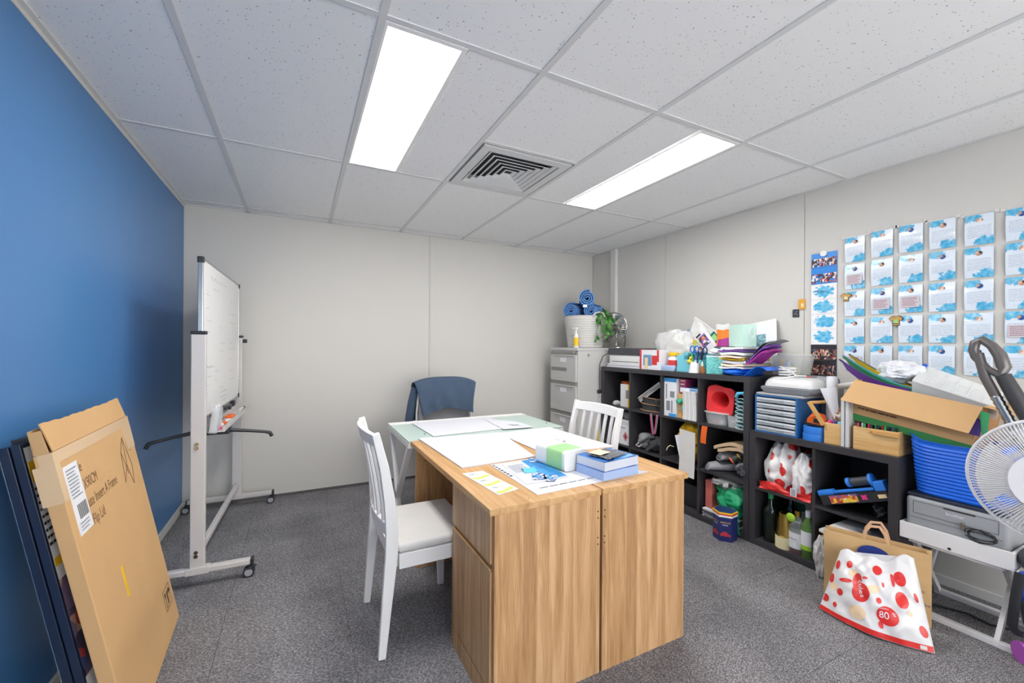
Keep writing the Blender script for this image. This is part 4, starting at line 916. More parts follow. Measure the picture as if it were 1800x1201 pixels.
tag(obj('printer_cable', MB().tube([(2.66, 3.135, Z + .13), (2.62, 3.175, Z + .1), (2.583, 3.178, Z + .02), (2.58, 3.176, Z - .12), (2.581, 3.176, Z - .3)], .004, 8), 'black_plastic', smooth=True), 'black cable from the small printer down the shelving side', 'cable')
M('red_print', 'd23a3c', .5); M('blue_print', '6f96bd', .5); M('skin_print', 'ecd2a0', .6)
carton('glove_box', 'white and red carton printed with a pale glove next to the small printer', 'box', (2.69, 2.595, Z), (.12, .215, .165), 0, 'paper',
       [('red_edge', 'front', .0, .1, .0, 1, 'red_print'), ('red_edge', 'front', .9, 1, .4, 1, 'red_print'), ('print_panel', 'front', .2, .62, .2, .75, 'blue_print'), ('red_panel', 'front', .64, .9, .25, .72, 'red_print'), ('glove_print', 'front', .28, .44, .05, .6, 'skin_print'), ('red_edge', 'top', 0, .5, .0, .3, 'red_print')])
c = (2.72, 2.415, Z + .0)
t = thing('medicine_jar', 'white plastic jar with red label and yellow lid behind the blue tin', 'jar', c)
obj('jar', MB().lathe([(.001, 0), (.042, 0), (.045, .005), (.045, .10), (.036, .112), (.036, .118)], c, 24), 'white_plastic', t, smooth=True); obj('label', MB().lathe([(.0456, .035), (.0456, .085)], c, 24), 'red_print', t, smooth=True, solid=.0004)
obj('lid', MB().lathe([(.001, .1185), (.04, .1185), (.041, .122), (.041, .142), (.037, .147), (.001, .147)], c, 24), 'yellow', t, smooth=True)
c = (2.672, 2.425, Z); t = thing('round_tin', 'shallow round pale blue tin at the shelving edge', 'tin', c)
c2 = (2.645, 2.43, Z); t.location = c2
obj('tin', MB().lathe([(.001, 0), (.068, 0), (.07, .003), (.07, .026)], (2.672, 2.43, Z), 30, .38), 'light_blue', t, smooth=True); obj('lid', MB().lathe([(.0715, .0262), (.0715, .04), (.069, .043), (.001, .043)], (2.672, 2.43, Z), 30, .38), 'light_blue', t, smooth=True)
# turquoise desk caddy
t = thing('pen_caddy', 'turquoise stepped desk caddy crowded with pens and scissors', 'caddy', (2.72, 2.21, Z))
def openbox(mb, x0, x1, y0, y1, z0, z1, th=.003):
    return mb.box(x0, x1, y0, y1, z0, z0 + th).box(x0, x0 + th, y0, y1, z0 + th, z1).box(x1 - th, x1, y0, y1, z0 + th, z1).box(x0 + th, x1 - th, y0, y0 + th, z0 + th, z1).box(x0 + th, x1 - th, y1 - th, y1, z0 + th, z1)
obj('front_bin', openbox(MB(), 2.68, 2.76, 2.13, 2.285, Z, Z + .095), 'turq', t, bevel=.001); obj('side_bin', openbox(MB(), 2.68, 2.76, 2.2855, 2.35, Z, Z + .128), 'turq', t, bevel=.001); obj('rear_bin', openbox(MB(), 2.7605, 2.86, 2.10, 2.35, Z, Z + .15), 'turq', t, bevel=.001)
obj('base_lip', MB().box(2.675, 2.6798, 2.13, 2.35, Z, Z + .012), 'turq', t)
M('pen_navy', '22345f', .4); M('pen_green', '2f9b5f', .4); M('pen_red', 'c43b40', .4)
rp = random.Random(3)
for i in range(12):
    y = 2.15 + .011 * i; m_ = ['pen_navy', 'black_plastic', 'pen_red', 'pen_green', 'white_plastic'][i % 5]
    stick('pen', ['navy', 'black', 'red', 'green', 'white'][i % 5] + ' pen with ' + ['a black', 'a navy', 'a green'][i % 3] + ' cap standing in the turquoise caddy', (2.693 + .05 * rp.random(), y, Z + .004), (2.69 + .06 * rp.random(), y + rp.uniform(-.02, .03), Z + .12 + .05 * rp.random()), .0042, m_, ['black_plastic', 'pen_navy', 'pen_green'][i % 3], 'pens in the turquoise caddy')
def scissors(label, c, tilt, mat):
    t = thing('scissors', label, 'scissors', c); C = Vector(c)
    for s in (-1, 1):
        hp = C + Vector((0, s * .02 + tilt * .11, .115)); ring_ = [hp + Vector((0, math.cos(a * .628) * .018, math.sin(a * .628) * .026)) for a in range(10)]
        obj('handle', MB().tube(ring_, .005, 7, True).tube([hp + Vector((0, -s * .012, -.022)), C + Vector((0, 0, .055))], .0045, 7), mat, t, smooth=True)
        obj('blade', MB().hexa([C + Vector((s * .001, -.002, 0)), C + Vector((s * .001 + .001, -.002, 0)), C + Vector((s * .001 + .001, .002, 0)), C + Vector((s * .001, .002, 0))], [C + Vector((s * .001, -.006, .06)), C + Vector((s * .001 + .001, -.006, .06)), C + Vector((s * .001 + .001, .006, .06)), C + Vector((s * .001, .006, .06))]), 'chrome', t)
M('scissor_blue', '2b6cc4', .4)
scissors('blue-handled scissors standing in the turquoise caddy', (2.715, 2.205, Z + .06), .1, 'scissor_blue'); scissors('dark-handled scissors standing in the turquoise caddy', (2.73, 2.165, Z + .05), -.1, 'pen_navy')
c = Vector((2.667, 2.205, Z + .06)); t = thing('rubber_duck', 'yellow rubber duck perched against the turquoise caddy', 'toy', tuple(c))
M('duck_yellow', 'e8cf2e', .45)
obj('body', MB().sphere(tuple(c + Vector((-.012, 0, .02))), .022, sx=.9, sy=1.15, sz=.9), 'duck_yellow', t, smooth=True); obj('head', MB().sphere(tuple(c + Vector((-.016, -.012, .047))), .015), 'duck_yellow', t, smooth=True); obj('beak', MB().sphere(tuple(c + Vector((-.02, -.029, .045))), .008, sx=.8, sy=1.2, sz=.5), 'orange', t, smooth=True)
hollow('pencil_cup', 'white tapered cup holding felt pens at the shelving edge', 'cup', (2.638, 2.150, Z), .043, .029, .082, 'white_plastic', n=30)
stick('felt_pen', 'green felt pen in the white tapered cup', (2.635, 2.145, Z + .006), (2.63, 2.165, Z + .125), .006, 'pen_green', 'pen_green'); stick('felt_pen', 'white felt pen with blue cap in the white tapered cup', (2.628, 2.15, Z + .006), (2.63, 2.128, Z + .13), .0055, 'white_plastic', 'scissor_blue'); stick('felt_pen', 'black pen slanting out of the white tapered cup', (2.637, 2.16, Z + .006), (2.628, 2.108, Z + .105), .005, 'black_plastic', 'black_plastic')
bottle('dropper_bottle', 'tiny amber bottle with a pale dropper beside the white cup', (2.63, 2.078, Z), [(.001, 0), (.021, 0), (.022, .003), (.019, .03), (.012, .05), (.008, .053)], 'amber', [('dropper', [(.008, .0532), (.007, .065), (.003, .085), (.001, .087)], 'cream')])
t = carton('glitter_box', 'teal speckled box beside the turquoise caddy', 'box', (2.705, 2.022, Z), (.09, .11, .13), R(24), 'teal_glitter', [('edge_band', 'front', 0, 1, .93, 1, 'paper')])
heap('tissue', 'white tissue sticking out of the teal speckled box', 'tissue', (2.705, 2.022, Z + .155), (.04, .05, .024), 'paper', .3, 2, 4)
heap('plastic_bag', 'crumpled white plastic bag behind the glove carton', 'bag', (2.86, 2.52, Z + .165), (.075, .19, .165), 'bag_film', .22, 1.3, 6, floor=Z)
t = thing('storage_box', 'grey open box behind the turquoise caddy', 'box', (2.90, 2.19, Z)); obj('box', openbox(MB(), 2.865, 2.965, 2.06, 2.36, Z, Z + .235), 'grey_mid', t)
M('pack_purple', '6e5aa0', .5); M('pack_green', '2e6b5a', .5)
mat_cells('pack_stripes', ['6e5aa0', 'e8e4ee', '8d6bb8', 'e07a4a', '6e5aa0', '4a4a55'], (5, 60, 60)); mat_cells('sweet_print', ['d9403a', 'f2c21c', 'f4f0ea', 'e8735a', 'f4f0ea', 'c8d86a'], 34)
def tilted(name, label, cat, c, d, rot, mat, decals=()):
    t = carton(name, label, cat, c, d, 0, mat, decals); t.rotation_euler = rot; return t
tilted('card_pack', 'white pack with purple and orange stripes leaning over the caddy', 'pack', (2.80, 2.125, Z + .17), (.03, .10, .16), (R(-38), R(-6), 0), 'paper', [('print', 'front', .1, .9, .3, .85, 'pack_stripes'), ('dark_end', 'front', .1, .6, .9, .99, 'ink')])
tilted('card_pack', 'dark green pack leaning beside the striped pack', 'pack', (2.835, 2.055, Z + .18), (.03, .085, .15), (R(-38), R(-6), 0), 'paper', [('print', 'front', .08, .92, .35, .98, 'pack_green'), ('small_print', 'front', .2, .8, .55, .85, 'green_l')])
tilted('sweet_packet', 'red and yellow printed packet poking out of the grey box', 'packet', (2.83, 2.245, Z + .15), (.03, .14, .10), (R(8), R(-8), 0), 'sweet_print', [('white_edge', 'front', 0, 1, 0, .2, 'paper')])
tag(obj('star_sticker', MB().prism([(2.235 + .022 * (1 if i % 2 else .45) * math.cos(i * .628), Z + .155 + .022 * (1 if i % 2 else .45) * math.sin(i * .628)) for i in range(10)], 2.745, 2.748, 'yz'), 'red'), 'red star shape tucked in the turquoise caddy', 'sticker')
t = thing('plastic_sleeve', 'large clear plastic sleeve sticking up behind the card packs', 'sleeve', (2.90, 2.12, Z + .2))
q = [pix(1207, 598, 2.88), pix(1222, 558, 2.91), pix(1266, 590, 2.91), pix(1250, 625, 2.88)]
obj('film', MB().shell(lambda u, v: q[0].lerp(q[3], u).lerp(q[1].lerp(q[2], u), v) + Vector((.012 * wob(u, v, 1, 2), 0, 0)), 16, 12, (.0012, 0, 0)), 'bag_film', t, smooth=True)
obj('edge_fold', MB().tube([q[1], q[1].lerp(q[2], .5) + Vector((0, 0, .004)), q[2]], .006, 8), 'bag_film', t, smooth=True)
tag(obj('blue_label', MB().prism([(YX(1201, 2.9), ZX(1201, 585, 2.9)), (YX(1212, 2.9), ZX(1212, 578, 2.9)), (YX(1208, 2.9), ZX(1208, 583, 2.9)), (YX(1203, 2.9), ZX(1203, 588, 2.9))], 2.90, 2.903, 'yz'), 'sky'), 'small blue label stuck at the plastic sleeve', 'label')
# document pile, orange pouch, mint bag, blue bag, tub of chalk
zz = Z + .002; cols = ['paper', 'card_peach', 'paper', 'yellow', 'card_peach', 'paper', 'purple', 'paper']
for i, m_ in enumerate(cols):
    a, b = (1.765 + .01 * math.sin(i * 2.1), 1.945 - .01 * (i % 3)); h_ = .009 + .004 * (i % 3)
    if i == 0: zz += .045
    ob = obj('document', MB().shell(lambda u, v: (2.63 + .012 * math.sin(i) + .30 * v, a + (b - a) * u, zz + .003 * math.sin(u * 6 + i)), 12, 3, (0, 0, h_)), m_, smooth=True)
    tag(ob, ['lowest white document in the coloured pile on the blue bag', 'peach folder just above the lowest document of the pile', 'white document below the yellow folder of the pile', 'yellow folder in the middle of the document pile', 'peach folder above the yellow one in the pile', 'white document under the purple folder of the pile', 'flat purple folder near the top of the pile', 'topmost white document of the coloured pile'][i], 'document', 'pile of documents and folders'); zz += h_ + .0062
ztop = zz
def bent(u, v):    # folders bulging up to the right
    y = 1.752 - .14 * u; return (2.64 + .15 * v, y, Z + .075 + .085 * math.sin(min(1, u * 1.15) * 1.45) ** 1.6 + .012 * math.sin(v * 3))
for i, (m_, dz, lab) in enumerate((('magenta', .0, 'magenta plastic folder bending up beside the chalk tub'), ('purple', .03, 'purple plastic folder bending over the magenta one'), ('charcoal', .062, 'black folder lining bent over the purple folder'), ('grey_mid', .07, 'grey folder curling up at the end of the pile'))):
    k0 = i
    tag(obj('plastic_folder', MB().shell(lambda u, v: (bent(u, v)[0], bent(u, v)[1] - (.045 * u if k0 == 3 else 0), bent(u, v)[2] + dz * (.45 + .55 * u)), 20, 6, (0, 0, .012 if i < 2 else .003)), m_, smooth=True), lab, 'folder', 'bent plastic folders')
heap('blue_plastic_bag', 'shiny blue plastic bag under the document pile', 'bag', (2.76, 1.86, Z + .020), (.14, .11, .032), 'blue_bag', .18, 1.6, 2, floor=Z)
tag(obj('blue_folder', MB().shell(lambda u, v: (2.62 + .17 * v, 1.755 - .15 * u + .0, Z + .004 + .062 * math.sin(u * math.pi * .75) ** 1.2), 16, 6, (0, 0, .003)), 'blue_bag', smooth=True), 'arched blue plastic folder at the end of the tall shelving', 'folder')
yo = YX(1270, 2.80); zo = ztop
t = thing('snack_pouch', 'orange and magenta stand-up pouch next to the mint bag', 'pouch', (2.80, yo, zo))
def pouch(u, v, s): return (2.80 + s * .022 * (1 - v) * math.sin(math.pi * min(1, max(0, u))) , yo + (.5 - u) * (.108 - .012 * math.sin(v * 3)), zo + .002 + .135 * v + .004 * math.sin(u * 9) * v)
obj('front', MB().shell(lambda u, v: pouch(u, v, -1), 12, 10, (-.0008, 0, 0)), 'orange_pack', t, smooth=True); obj('back', MB().shell(lambda u, v: pouch(u, v, 1), 12, 10, (.0008, 0, 0)), 'orange_pack', t, smooth=True)
obj('magenta_band', MB().shell(lambda u, v: Vector(pouch(.15 + .85 * u, v * (.36 + .1 * u), -1)) + Vector((-.0016, 0, 0)), 10, 6, (-.0004, 0, 0)), 'magenta', t, smooth=True); obj('clear_top', MB().shell(lambda u, v: Vector(pouch(u, .9 + .3 * v, -1)) + Vector((-.0018, 0, 0)), 10, 4, (-.0004, 0, 0)), 'bag_film', t, smooth=True)
# mint paper carrier bag
ya, yb_, ym = YX(1281, 2.80), YX(1335, 2.86), YX(1305, 2.74); zb, zh = ztop + .001, ZX(1300, 571, 2.78)
t = thing('mint_gift_bag', 'pale mint paper bag with ribbon handle standing on the document pile', 'bag', (2.82, (ya + yb_) / 2, zb))
c1, c2, c3 = Vector((2.80, ya, 0)), Vector((2.735, ym, 0)), Vector((2.82, yb_, 0)); c4 = c1 + (c3 - c2)
bag = MB(); 
for p, q in ((c1, c2), (c2, c3), (c3, c4), (c4, c1)):
    n_ = Vector(((q - p).y, -(q - p).x, 0)).normalized() * .0012; bag.hexa([p + up * zb, q + up * zb, q + up * zb + n_, p + up * zb + n_], [p + up * zh, q + up * zh, q + up * zh + n_, p + up * zh + n_])
bag.hexa([c1 + up * zb, c2 + up * zb, c3 + up * zb, c4 + up * zb], [c1 + up * (zb + .001), c2 + up * (zb + .001), c3 + up * (zb + .001), c4 + up * (zb + .001)])
obj('paper_body', bag, 'mint', t)
m0 = c2.lerp(c3, .62); nrm = Vector(((c3 - c2).y, -(c3 - c2).x, 0)).normalized(); nrm = nrm if nrm.x < 0 else -nrm
obj('ribbon_handle', MB().tube([m0 + up * (zh - .02) + nrm * .004, m0 + up * (zh - .07) + nrm * .008 - (c3 - c2).normalized() * .02, m0 + up * (zh - .115) + nrm * .007, m0 + up * (zh - .07) + nrm * .008 + (c3 - c2).normalized() * .02, m0 + up * (zh - .025) + nrm * .004 + (c3 - c2).normalized() * .016], .0035, 6), 'paper', t, smooth=True)
# framed clear print leaning on the wall
t = thing('leaning_print', 'white print sheet leaning on the wall behind the mint bag', 'poster', (2.95, 1.82, Z))
q = [pix(1310, 628, 2.945), pix(1366, 626, 2.945), pix(1365, 560, 3.045), pix(1308, 572, 3.045)]
obj('sheet', patch(q, .002), 'paper', t); w_ = lambda u, v: q[0].lerp(q[1], u).lerp(q[3].lerp(q[2], u), v) + Vector((-.003, 0, .001))
mat_cells('sea_print', ['6f9fae', '8db6c4', '5f8fa0', 'a9cbd6', '7a98a0'], (40, 60, 60)); obj('sea_picture', patch([w_(.25, .05), w_(.68, .05), w_(.68, .62), w_(.25, .62)], .0008), 'sea_print', t)
M('tub_clear', 'e9eae6', .25, alpha=.3, var=.03)
# clear tub of chalk on a grey box
tag(obj('grey_carton', openbox(MB(), 2.872, 2.98, 1.46, 1.69, Z2, Z1 - .0, .004).box(2.868, 2.982, 1.455, 1.694, Z1, Z1 + .012), 'grey_mid', bevel=.002), 'plain grey carton behind the white label machine, chalk tub on top', 'box')
hz = Z1 + .0125
t = hollow('chalk_tub', 'clear plastic tub of pastel chalks above the label machine', 'tub', (2.91, 1.62, hz), .085, .105, .125, 'tub_clear', sx=.85, sy=1.08, power=5)
obj('lid', MB().lathe([(.001, .127), (.11, .127), (.112, .133), (.109, .139), (.06, .143), (.001, .143)], (2.91, 1.62, hz), 28, .85, 1.08, 5), 'tub_clear', t, smooth=True)
for i, m_ in enumerate(['cream', 'card_peach', 'green_l', 'paper', 'light_blue', 'yellow']):
    stick('chalk_stick', ['cream', 'peach', 'pale green', 'white', 'pale blue', 'yellow'][i] + ' chalk inside the clear tub', (2.87 + .015 * (i % 3), 1.56 + .02 * i, hz + .012 + .006 * i), (2.94 - .01 * i, 1.60 + .012 * i, hz + .045 + .011 * i), .015, m_, m_, 'chalks in the clear tub', 'chalk')
# ================================================================== IN THE TALL SHELVING
def cell(col, row, C=C1, RR=R1): return C[col], RR[row][0]
(y0, y1), zc = cell(0, 0)
t = carton('bulb_box', 'white and yellow carton with a dark window on the upper shelf', 'box', (2.70, y0 + .085, zc), (.11, .155, .205), 0, 'white_plastic', [('yellow_panel', 'front', .62, 1, 0, 1, 'yellow'), ('window', 'front', .45, .8, .38, .75, 'cab_recess'), ('yellow_panel', 'side', 0, 1, 0, 1, 'yellow')])
obj('open_flap', MB().shell(lambda u, v: (-.055 + .11 * v, .0 + .075 * u, .206 + .018 * u + .004 * math.sin(v * 4)), 5, 4, (0, 0, .0012)), 'orange', t, local=True)
heap('film_scrap', 'scrap of clear film beside the white and yellow carton', 'wrap', (2.68, y1 - .09, zc + .016), (.03, .045, .02), 'bag_film', .3, 2, 5, floor=zc)
(y0, y1), zc = cell(1, 0)
A, B = Vector((2.64, y1 - .05, zc + .10)), Vector((2.72, y0 + .07, zc + .285))
t = thing('ruler_pack', 'grey plastic pack of rulers propped on the dark belt', 'ruler', tuple(A))
d = (B - A).normalized(); n_ = Vector((1, 0, 0)).cross(d).normalized()
def ruler(o, w): p = A + n_ * o; return MB().hexa([p, p + n_ * w, p + n_ * w + Vector((.004, 0, 0)), p + Vector((.004, 0, 0))], [p + d * .24, p + d * .24 + n_ * w, p + d * .24 + n_ * w + Vector((.004, 0, 0)), p + d * .24 + Vector((.004, 0, 0))])
obj('sleeve', ruler(-.004, .044), 'bag_film', t); obj('ruler', ruler(.002, .012).xf(Matrix.Translation((-.005, 0, 0))), 'chrome', t); obj('ruler', ruler(.018, .014).xf(Matrix.Translation((-.005, 0, 0))), 'grey_mid', t)
t = thing('weight_belt', 'dark padded belt with tan edging coiled in the upper shelf', 'belt', (2.74, (y0 + y1) / 2, zc))
cb = Vector((2.745, (y0 + y1) / 2 + .0, zc)); M('belt_dark', '3a3a38', .7, bump=.2); M('tan', 'b98d6a', .7)
def belt(u, v, off=0): a = u * 2 * math.pi * 1.12 + 2.2; r_ = 1 - .22 * u; return cb + Vector((math.cos(a) * (.115 * r_ + off), math.sin(a) * (.145 * r_ + off), .004 + (.085 + .035 * math.sin(a * .5 + .5)) * v))
obj('strap', MB().shell(lambda u, v: belt(u, v), 60, 4, (.006, .003, 0)), 'belt_dark', t, smooth=True)
for v_ in (.02, .5, .98): obj('edging', MB().tube([belt(i / 50, v_, .005) for i in range(51)], .0035, 6), 'tan', t, smooth=True)
obj('buckle', MB().box(2.625, 2.632, y0 + .05, y0 + .085, zc + .07, zc + .115, r=.003), 'black_plastic', t)
(y0, y1), zc = cell(2, 0)
carton('tall_carton', 'tall white carton with blue ends and barcodes on the upper shelf', 'box', (2.70, y1 - .065, zc), (.16, .12, .30), 0, 'paper', [('blue_end', 'front', 0, 1, .9, 1, 'sky'), ('blue_end', 'front', .4, 1, 0, .08, 'sky'), ('print', 'front', .15, .25, .45, .85, 'ink_grey'), ('barcode', 'front', .5, .85, .5, .66, 'grey_mid'), ('barcode', 'front', .2, .5, .15, .4, 'grey_mid'), ('print', 'front', .6, .7, .1, .42, 'ink_grey')])
for i in range(4):
    carton('pink_box', ['lowest of the four small pink boxes beside the tall carton', 'second pink box from the bottom beside the tall carton', 'third pink box from the bottom beside the tall carton', 'topmost small pink box beside the tall carton'][i], 'box', (2.715, y1 - .158, zc + .19 + .0275 * i), (.13, .055, .027), .06 * (i % 2), M('pink_box', 'c8487a', .5), [('white_band', 'front', .1, .8, .3, .7, 'card_peach')], group='small pink boxes')
t = thing('bead_crate', 'small wooden crate of toys on the upper shelf', 'crate', (2.70, y0 + .12, zc)); obj('crate', openbox(MB(), 2.63, 2.80, y0 + .075, y1 - .132, zc, zc + .185, .006), 'bamboo', t)
carton('slim_box', 'slim blue and white box lying across the wooden crate', 'box', (2.71, y0 + .105, zc + .2), (.16, .16, .035), 0, 'paper', [('blue_top', 'top', 0, 1, 0, 1, 'sky'), ('blue_front', 'front', .55, 1, .1, .9, 'blue_print')])
t = thing('toy_whistle', 'green toy cylinder sticking out of the wooden crate', 'toy', (2.60, y0 + .165, zc + .13)); M('toy_green', '2fa37c', .5)
obj('tube', MB().cyl((2.60, y0 + .185, zc + .122), (2.68, y0 + .14, zc + .155), .019), 'toy_green', t, smooth=True); obj('rim', MB().cyl((2.655, y0 + .155, zc + .145), (2.665, y0 + .149, zc + .15), .025), 'toy_green', t, smooth=True)
tag(obj('toy_ball', MB().sphere((2.645, y0 + .15, zc + .075), .032, sx=.7), 'skyblue', smooth=True), 'pale blue toy ball in the wooden crate', 'toy'); tag(obj('toy_ball', MB().sphere((2.645, y0 + .15, zc + .03), .022), 'red', smooth=True), 'small red toy ball at the bottom of the wooden crate', 'toy')
t = thing('paper_bundle', 'bundle of white folders hanging over the shelf edge', 'papers', (2.66, y0 + .06, zc))
for i in range(7): obj('folder', MB().shell(lambda u, v, i=i: (2.597 + .02 * v * (1 - v) + .12 * u - .0, y0 + .012 + i * .0175 + .02 * v * (1 - i / 9) * .4, zc + .001 + .212 * v - .0 * u), 4, 5, (0, .0012 + .0135, 0)), 'paper' if i % 2 else M('paper_grey', 'd9d6d2', .8), t)
(y0, y1), zc = cell(3, 0)
t = hollow('clear_tub', 'clear lidded tub with red bits under the red cone', 'tub', (2.70, y1 - .095, zc), .078, .09, .075, 'clear_plastic', sx=.85, sy=1, power=4)
obj('lid', MB().lathe([(.001, .077), (.094, .077), (.096, .081), (.094, .087), (.001, .088)], (2.70, y1 - .095, zc), 28, .85, 1, 4), 'milky_plastic', t, smooth=True)
mat_cells('red_bits', ['c9564a', 'e8d8d0', 'd9786a', 'b8423a', 'efe6e0'], 60)
tag(obj('loose_bits', lump((2.70, y1 - .095, zc + .016), .055, .065, .014, .2, 2, 1, floor=zc + .004), 'red_bits', smooth=True), 'loose red pieces inside the clear lidded tub', 'bits')['kind'] = 'stuff'
t = hollow('clear_tub', 'narrow clear tub of small parts beside the folded teal cloths', 'tub', (2.69, y1 - .235, zc), .05, .056, .08, 'clear_plastic', sx=1.2, sy=.85, power=5)
tag(obj('loose_bits', lump((2.69, y1 - .235, zc + .026), .05, .035, .024, .2, 2, 2, floor=zc + .004), mat_cells('mixed_bits', ['7a6a5c', 'c9564a', 'b9b0a6', '5d5148', 'e8ddd4'], 90), smooth=True), 'mixed small parts inside the narrow clear tub', 'bits')['kind'] = 'stuff'
# red sports cone lying on the tub, square foot towards the room
cc = Vector((2.655, y1 - .125, zc + .172)); M('cone_red', 'e0363a', .45)
t = thing('sports_cone', 'red plastic cone lying with its open foot towards the room', 'cone', tuple(cc - Vector((0, 0, .09))))
Rm = Matrix.Translation(cc) @ Matrix.Rotation(R(5), 4, 'X') @ Matrix.Rotation(R(8), 4, 'Z')
n = 40; vs = []
def sq(a, h): q = max(abs(math.cos(a)), abs(math.sin(a))); r_ = min(h / q, h * 1.28); return (math.cos(a) * r_, math.sin(a) * r_)
rings = [(0, 'sq', .096), (-.004, 'sq', .096), (-.004, 'c', .064), (.12, 'c', .03), (.2, 'c', .016), (.2, 'c', .013), (.12, 'c', .027), (.004, 'c', .061)]
for x, k_, r_ in rings:
    for j in range(n): a = 2 * math.pi * j / n; y, z = sq(a, r_) if k_ == 'sq' else (math.cos(a) * r_, math.sin(a) * r_); vs.append((x, y, z))
fs = [((i % 8) * n + j, (i % 8) * n + (j + 1) % n, ((i + 1) % 8) * n + (j + 1) % n, ((i + 1) % 8) * n + j) for i in range(8) for j in range(n)]
obj('cone', MB().add(vs, fs).xf(Rm), 'cone_red', t, smooth=True)
for q_ in (.012, .022): obj('stacked_foot', MB().add([(q_ + e, *sq(2 * math.pi * j / n, r_)) for e in (0, .004) for r_ in (.094, .066) for j in range(n)], [f for j in range(n) for f in ((j, (j + 1) % n, n + (j + 1) % n, n + j), (2 * n + j, 3 * n + j, 3 * n + (j + 1) % n, 2 * n + (j + 1) % n), (j, 2 * n + j, 2 * n + (j + 1) % n, (j + 1) % n))]).xf(Rm @ Matrix.Rotation(R(7 * q_ * 60), 4, 'X')), 'cone_red', t)
tag(obj('play_ball', MB().sphere((2.79, y1 - .265, zc + .155), .068, 22, 14), mat_cells('ball_print', ['1f63b0', '1f63b0', '2a78c9', 'd9a030', '1f63b0', '18508f'], 14, .4), smooth=True), 'blue ball with yellow patches behind the teal cloths', 'ball')
zz = zc
for i in range(8):
    h_ = .022; m_ = 'teal_cloth' if i in (1, 4, 6, 7) else 'teal_pale'; w_ = .033 + .004 * math.sin(i * 2.2)
    tag(obj('folded_cloth', MB().surf(lambda u, v: (2.625 + .0 + .10 * v, y0 + .045 + w_ * math.cos(2 * math.pi * u) * (1 if math.cos(2 * math.pi * u) > 0 else .9), zz + h_ / 2 + h_ / 2 * math.sin(2 * math.pi * u)), 16, 3, True), m_, smooth=True, solid=.004),
        ['lowest folded teal cloth of the stack', 'second folded teal cloth from the bottom of the stack', 'third folded teal cloth from the bottom of the stack', 'fourth folded teal cloth from the bottom of the stack', 'fifth folded teal cloth from the bottom of the stack', 'sixth folded teal cloth from the bottom of the stack', 'seventh folded teal cloth from the bottom of the stack', 'topmost folded teal cloth of the stack'][i], 'cloth', 'folded teal cloths'); zz += h_ + .004
tag(obj('teal_strap', MB().tube([(2.63, y0 + .075, zz + .005), (2.625, y0 + .06, zz + .03), (2.63, y0 + .025, zz + .035), (2.64, y0 + .015, zz + .012)], .011, 8), 'skyblue', smooth=True), 'looped pale blue strap on the stack of teal cloths', 'strap')
# ---- middle row
(y0, y1), zc = cell(0, 1)
t = carton('hazard_carton', 'white carton with red hazard diamond on the middle shelf', 'box', (2.69, y0 + .095, zc), (.15, .165, .215), 0, 'paper')
obj('grey_tape', MB().box(-.0756, -.075, -.0825, .0825, .175, .215), 'paper_grey', t, local=True)
obj('hazard_diamond', MB().prism([(-.035, .03), (-.002, .075), (-.035, .12), (-.068, .075)], -.0758, -.075, 'yz'), M('hazard_red', 'd07078', .6), t, local=True); obj('small_diamond', MB().prism([(.05, .075), (.066, .097), (.05, .119), (.034, .097)], -.0758, -.0752, 'yz'), 'ink_grey', t, local=True); obj('flame_mark', MB().prism([(-.045, .06), (-.025, .06), (-.03, .085), (-.036, .1), (-.042, .08)], -.0762, -.0758, 'yz'), 'ink', t, local=True)
obj('bird_mark', MB().tube([(-.0755, .05, .14), (-.0755, .02, .155), (-.0755, -.01, .148), (-.0755, -.03, .152)], .003, 6), 'ink', t, local=True)
heap('grey_rag', 'grey cloth bundled on the white hazard carton', 'cloth', (2.69, y0 + .08, zc + .255), (.06, .08, .04), 'grey_cloth', .2, 1.6, 4)
(y0, y1), zc = cell(1, 1)
t = thing('knee_pads', 'grey padded sports gloves with dark straps on the middle shelf', 'gear', (2.72, (y0 + y1) / 2, zc))
M('gear_grey', '8f9092', .8, var=.3, scale=30, bump=.3)
obj('pad', lump((2.70, y1 - .095, zc + .068), .075, .075, .066, .12, 1.5, 1, floor=zc + .002), 'gear_grey', t, smooth=True); obj('pad', lump((2.71, y0 + .115, zc + .06), .08, .09, .062, .16, 2, 5, floor=zc + .002), M('gear_dark', '4a4b50', .8, var=.5, scale=35), t, smooth=True)
obj('strap', MB().tube([(2.63, y1 - .06, zc + .03), (2.625, y1 - .12, zc + .07), (2.63, y0 + .15, zc + .115), (2.66, y0 + .11, zc + .125)], .012, 8), 'gear_dark', t, smooth=True); obj('strap', MB().tube([(2.62, y0 + .16, zc + .012), (2.615, y0 + .1, zc + .05), (2.62, y0 + .05, zc + .09)], .012, 8), 'gear_dark', t, smooth=True)
obj('cuff', MB().tube([(2.625, y1 - .045, zc + .028), (2.622, y1 - .08, zc + .05), (2.63, y1 - .11, zc + .045), (2.63, y1 - .085, zc + .02)], .008, 8, True), 'paper_grey', t, smooth=True)
t = thing('hanging_strap', 'grey strap with a pink edge hanging from the upper shelf', 'strap', (2.59, y0 + .04, zc + .2))
def hs(u, v): a = v * math.pi * 1.0; return (2.588 - .006 * math.sin(a), y0 + .082 - .068 * v + .03 * u * 0, R1[0][0] - .004 - .16 * math.sin(a) + .0)
obj('webbing', MB().shell(lambda u, v: (2.574 + .022 * u, hs(u, v)[1], hs(u, v)[2]), 3, 18, (.0, .002, .002)), 'grey_mid', t, smooth=True); obj('pink_edge', MB().tube([(2.574, hs(0, i / 16)[1], hs(0, i / 16)[2]) for i in range(17)], .003, 6), 'pink', t, smooth=True)
(y0, y1), zc = cell(2, 1)
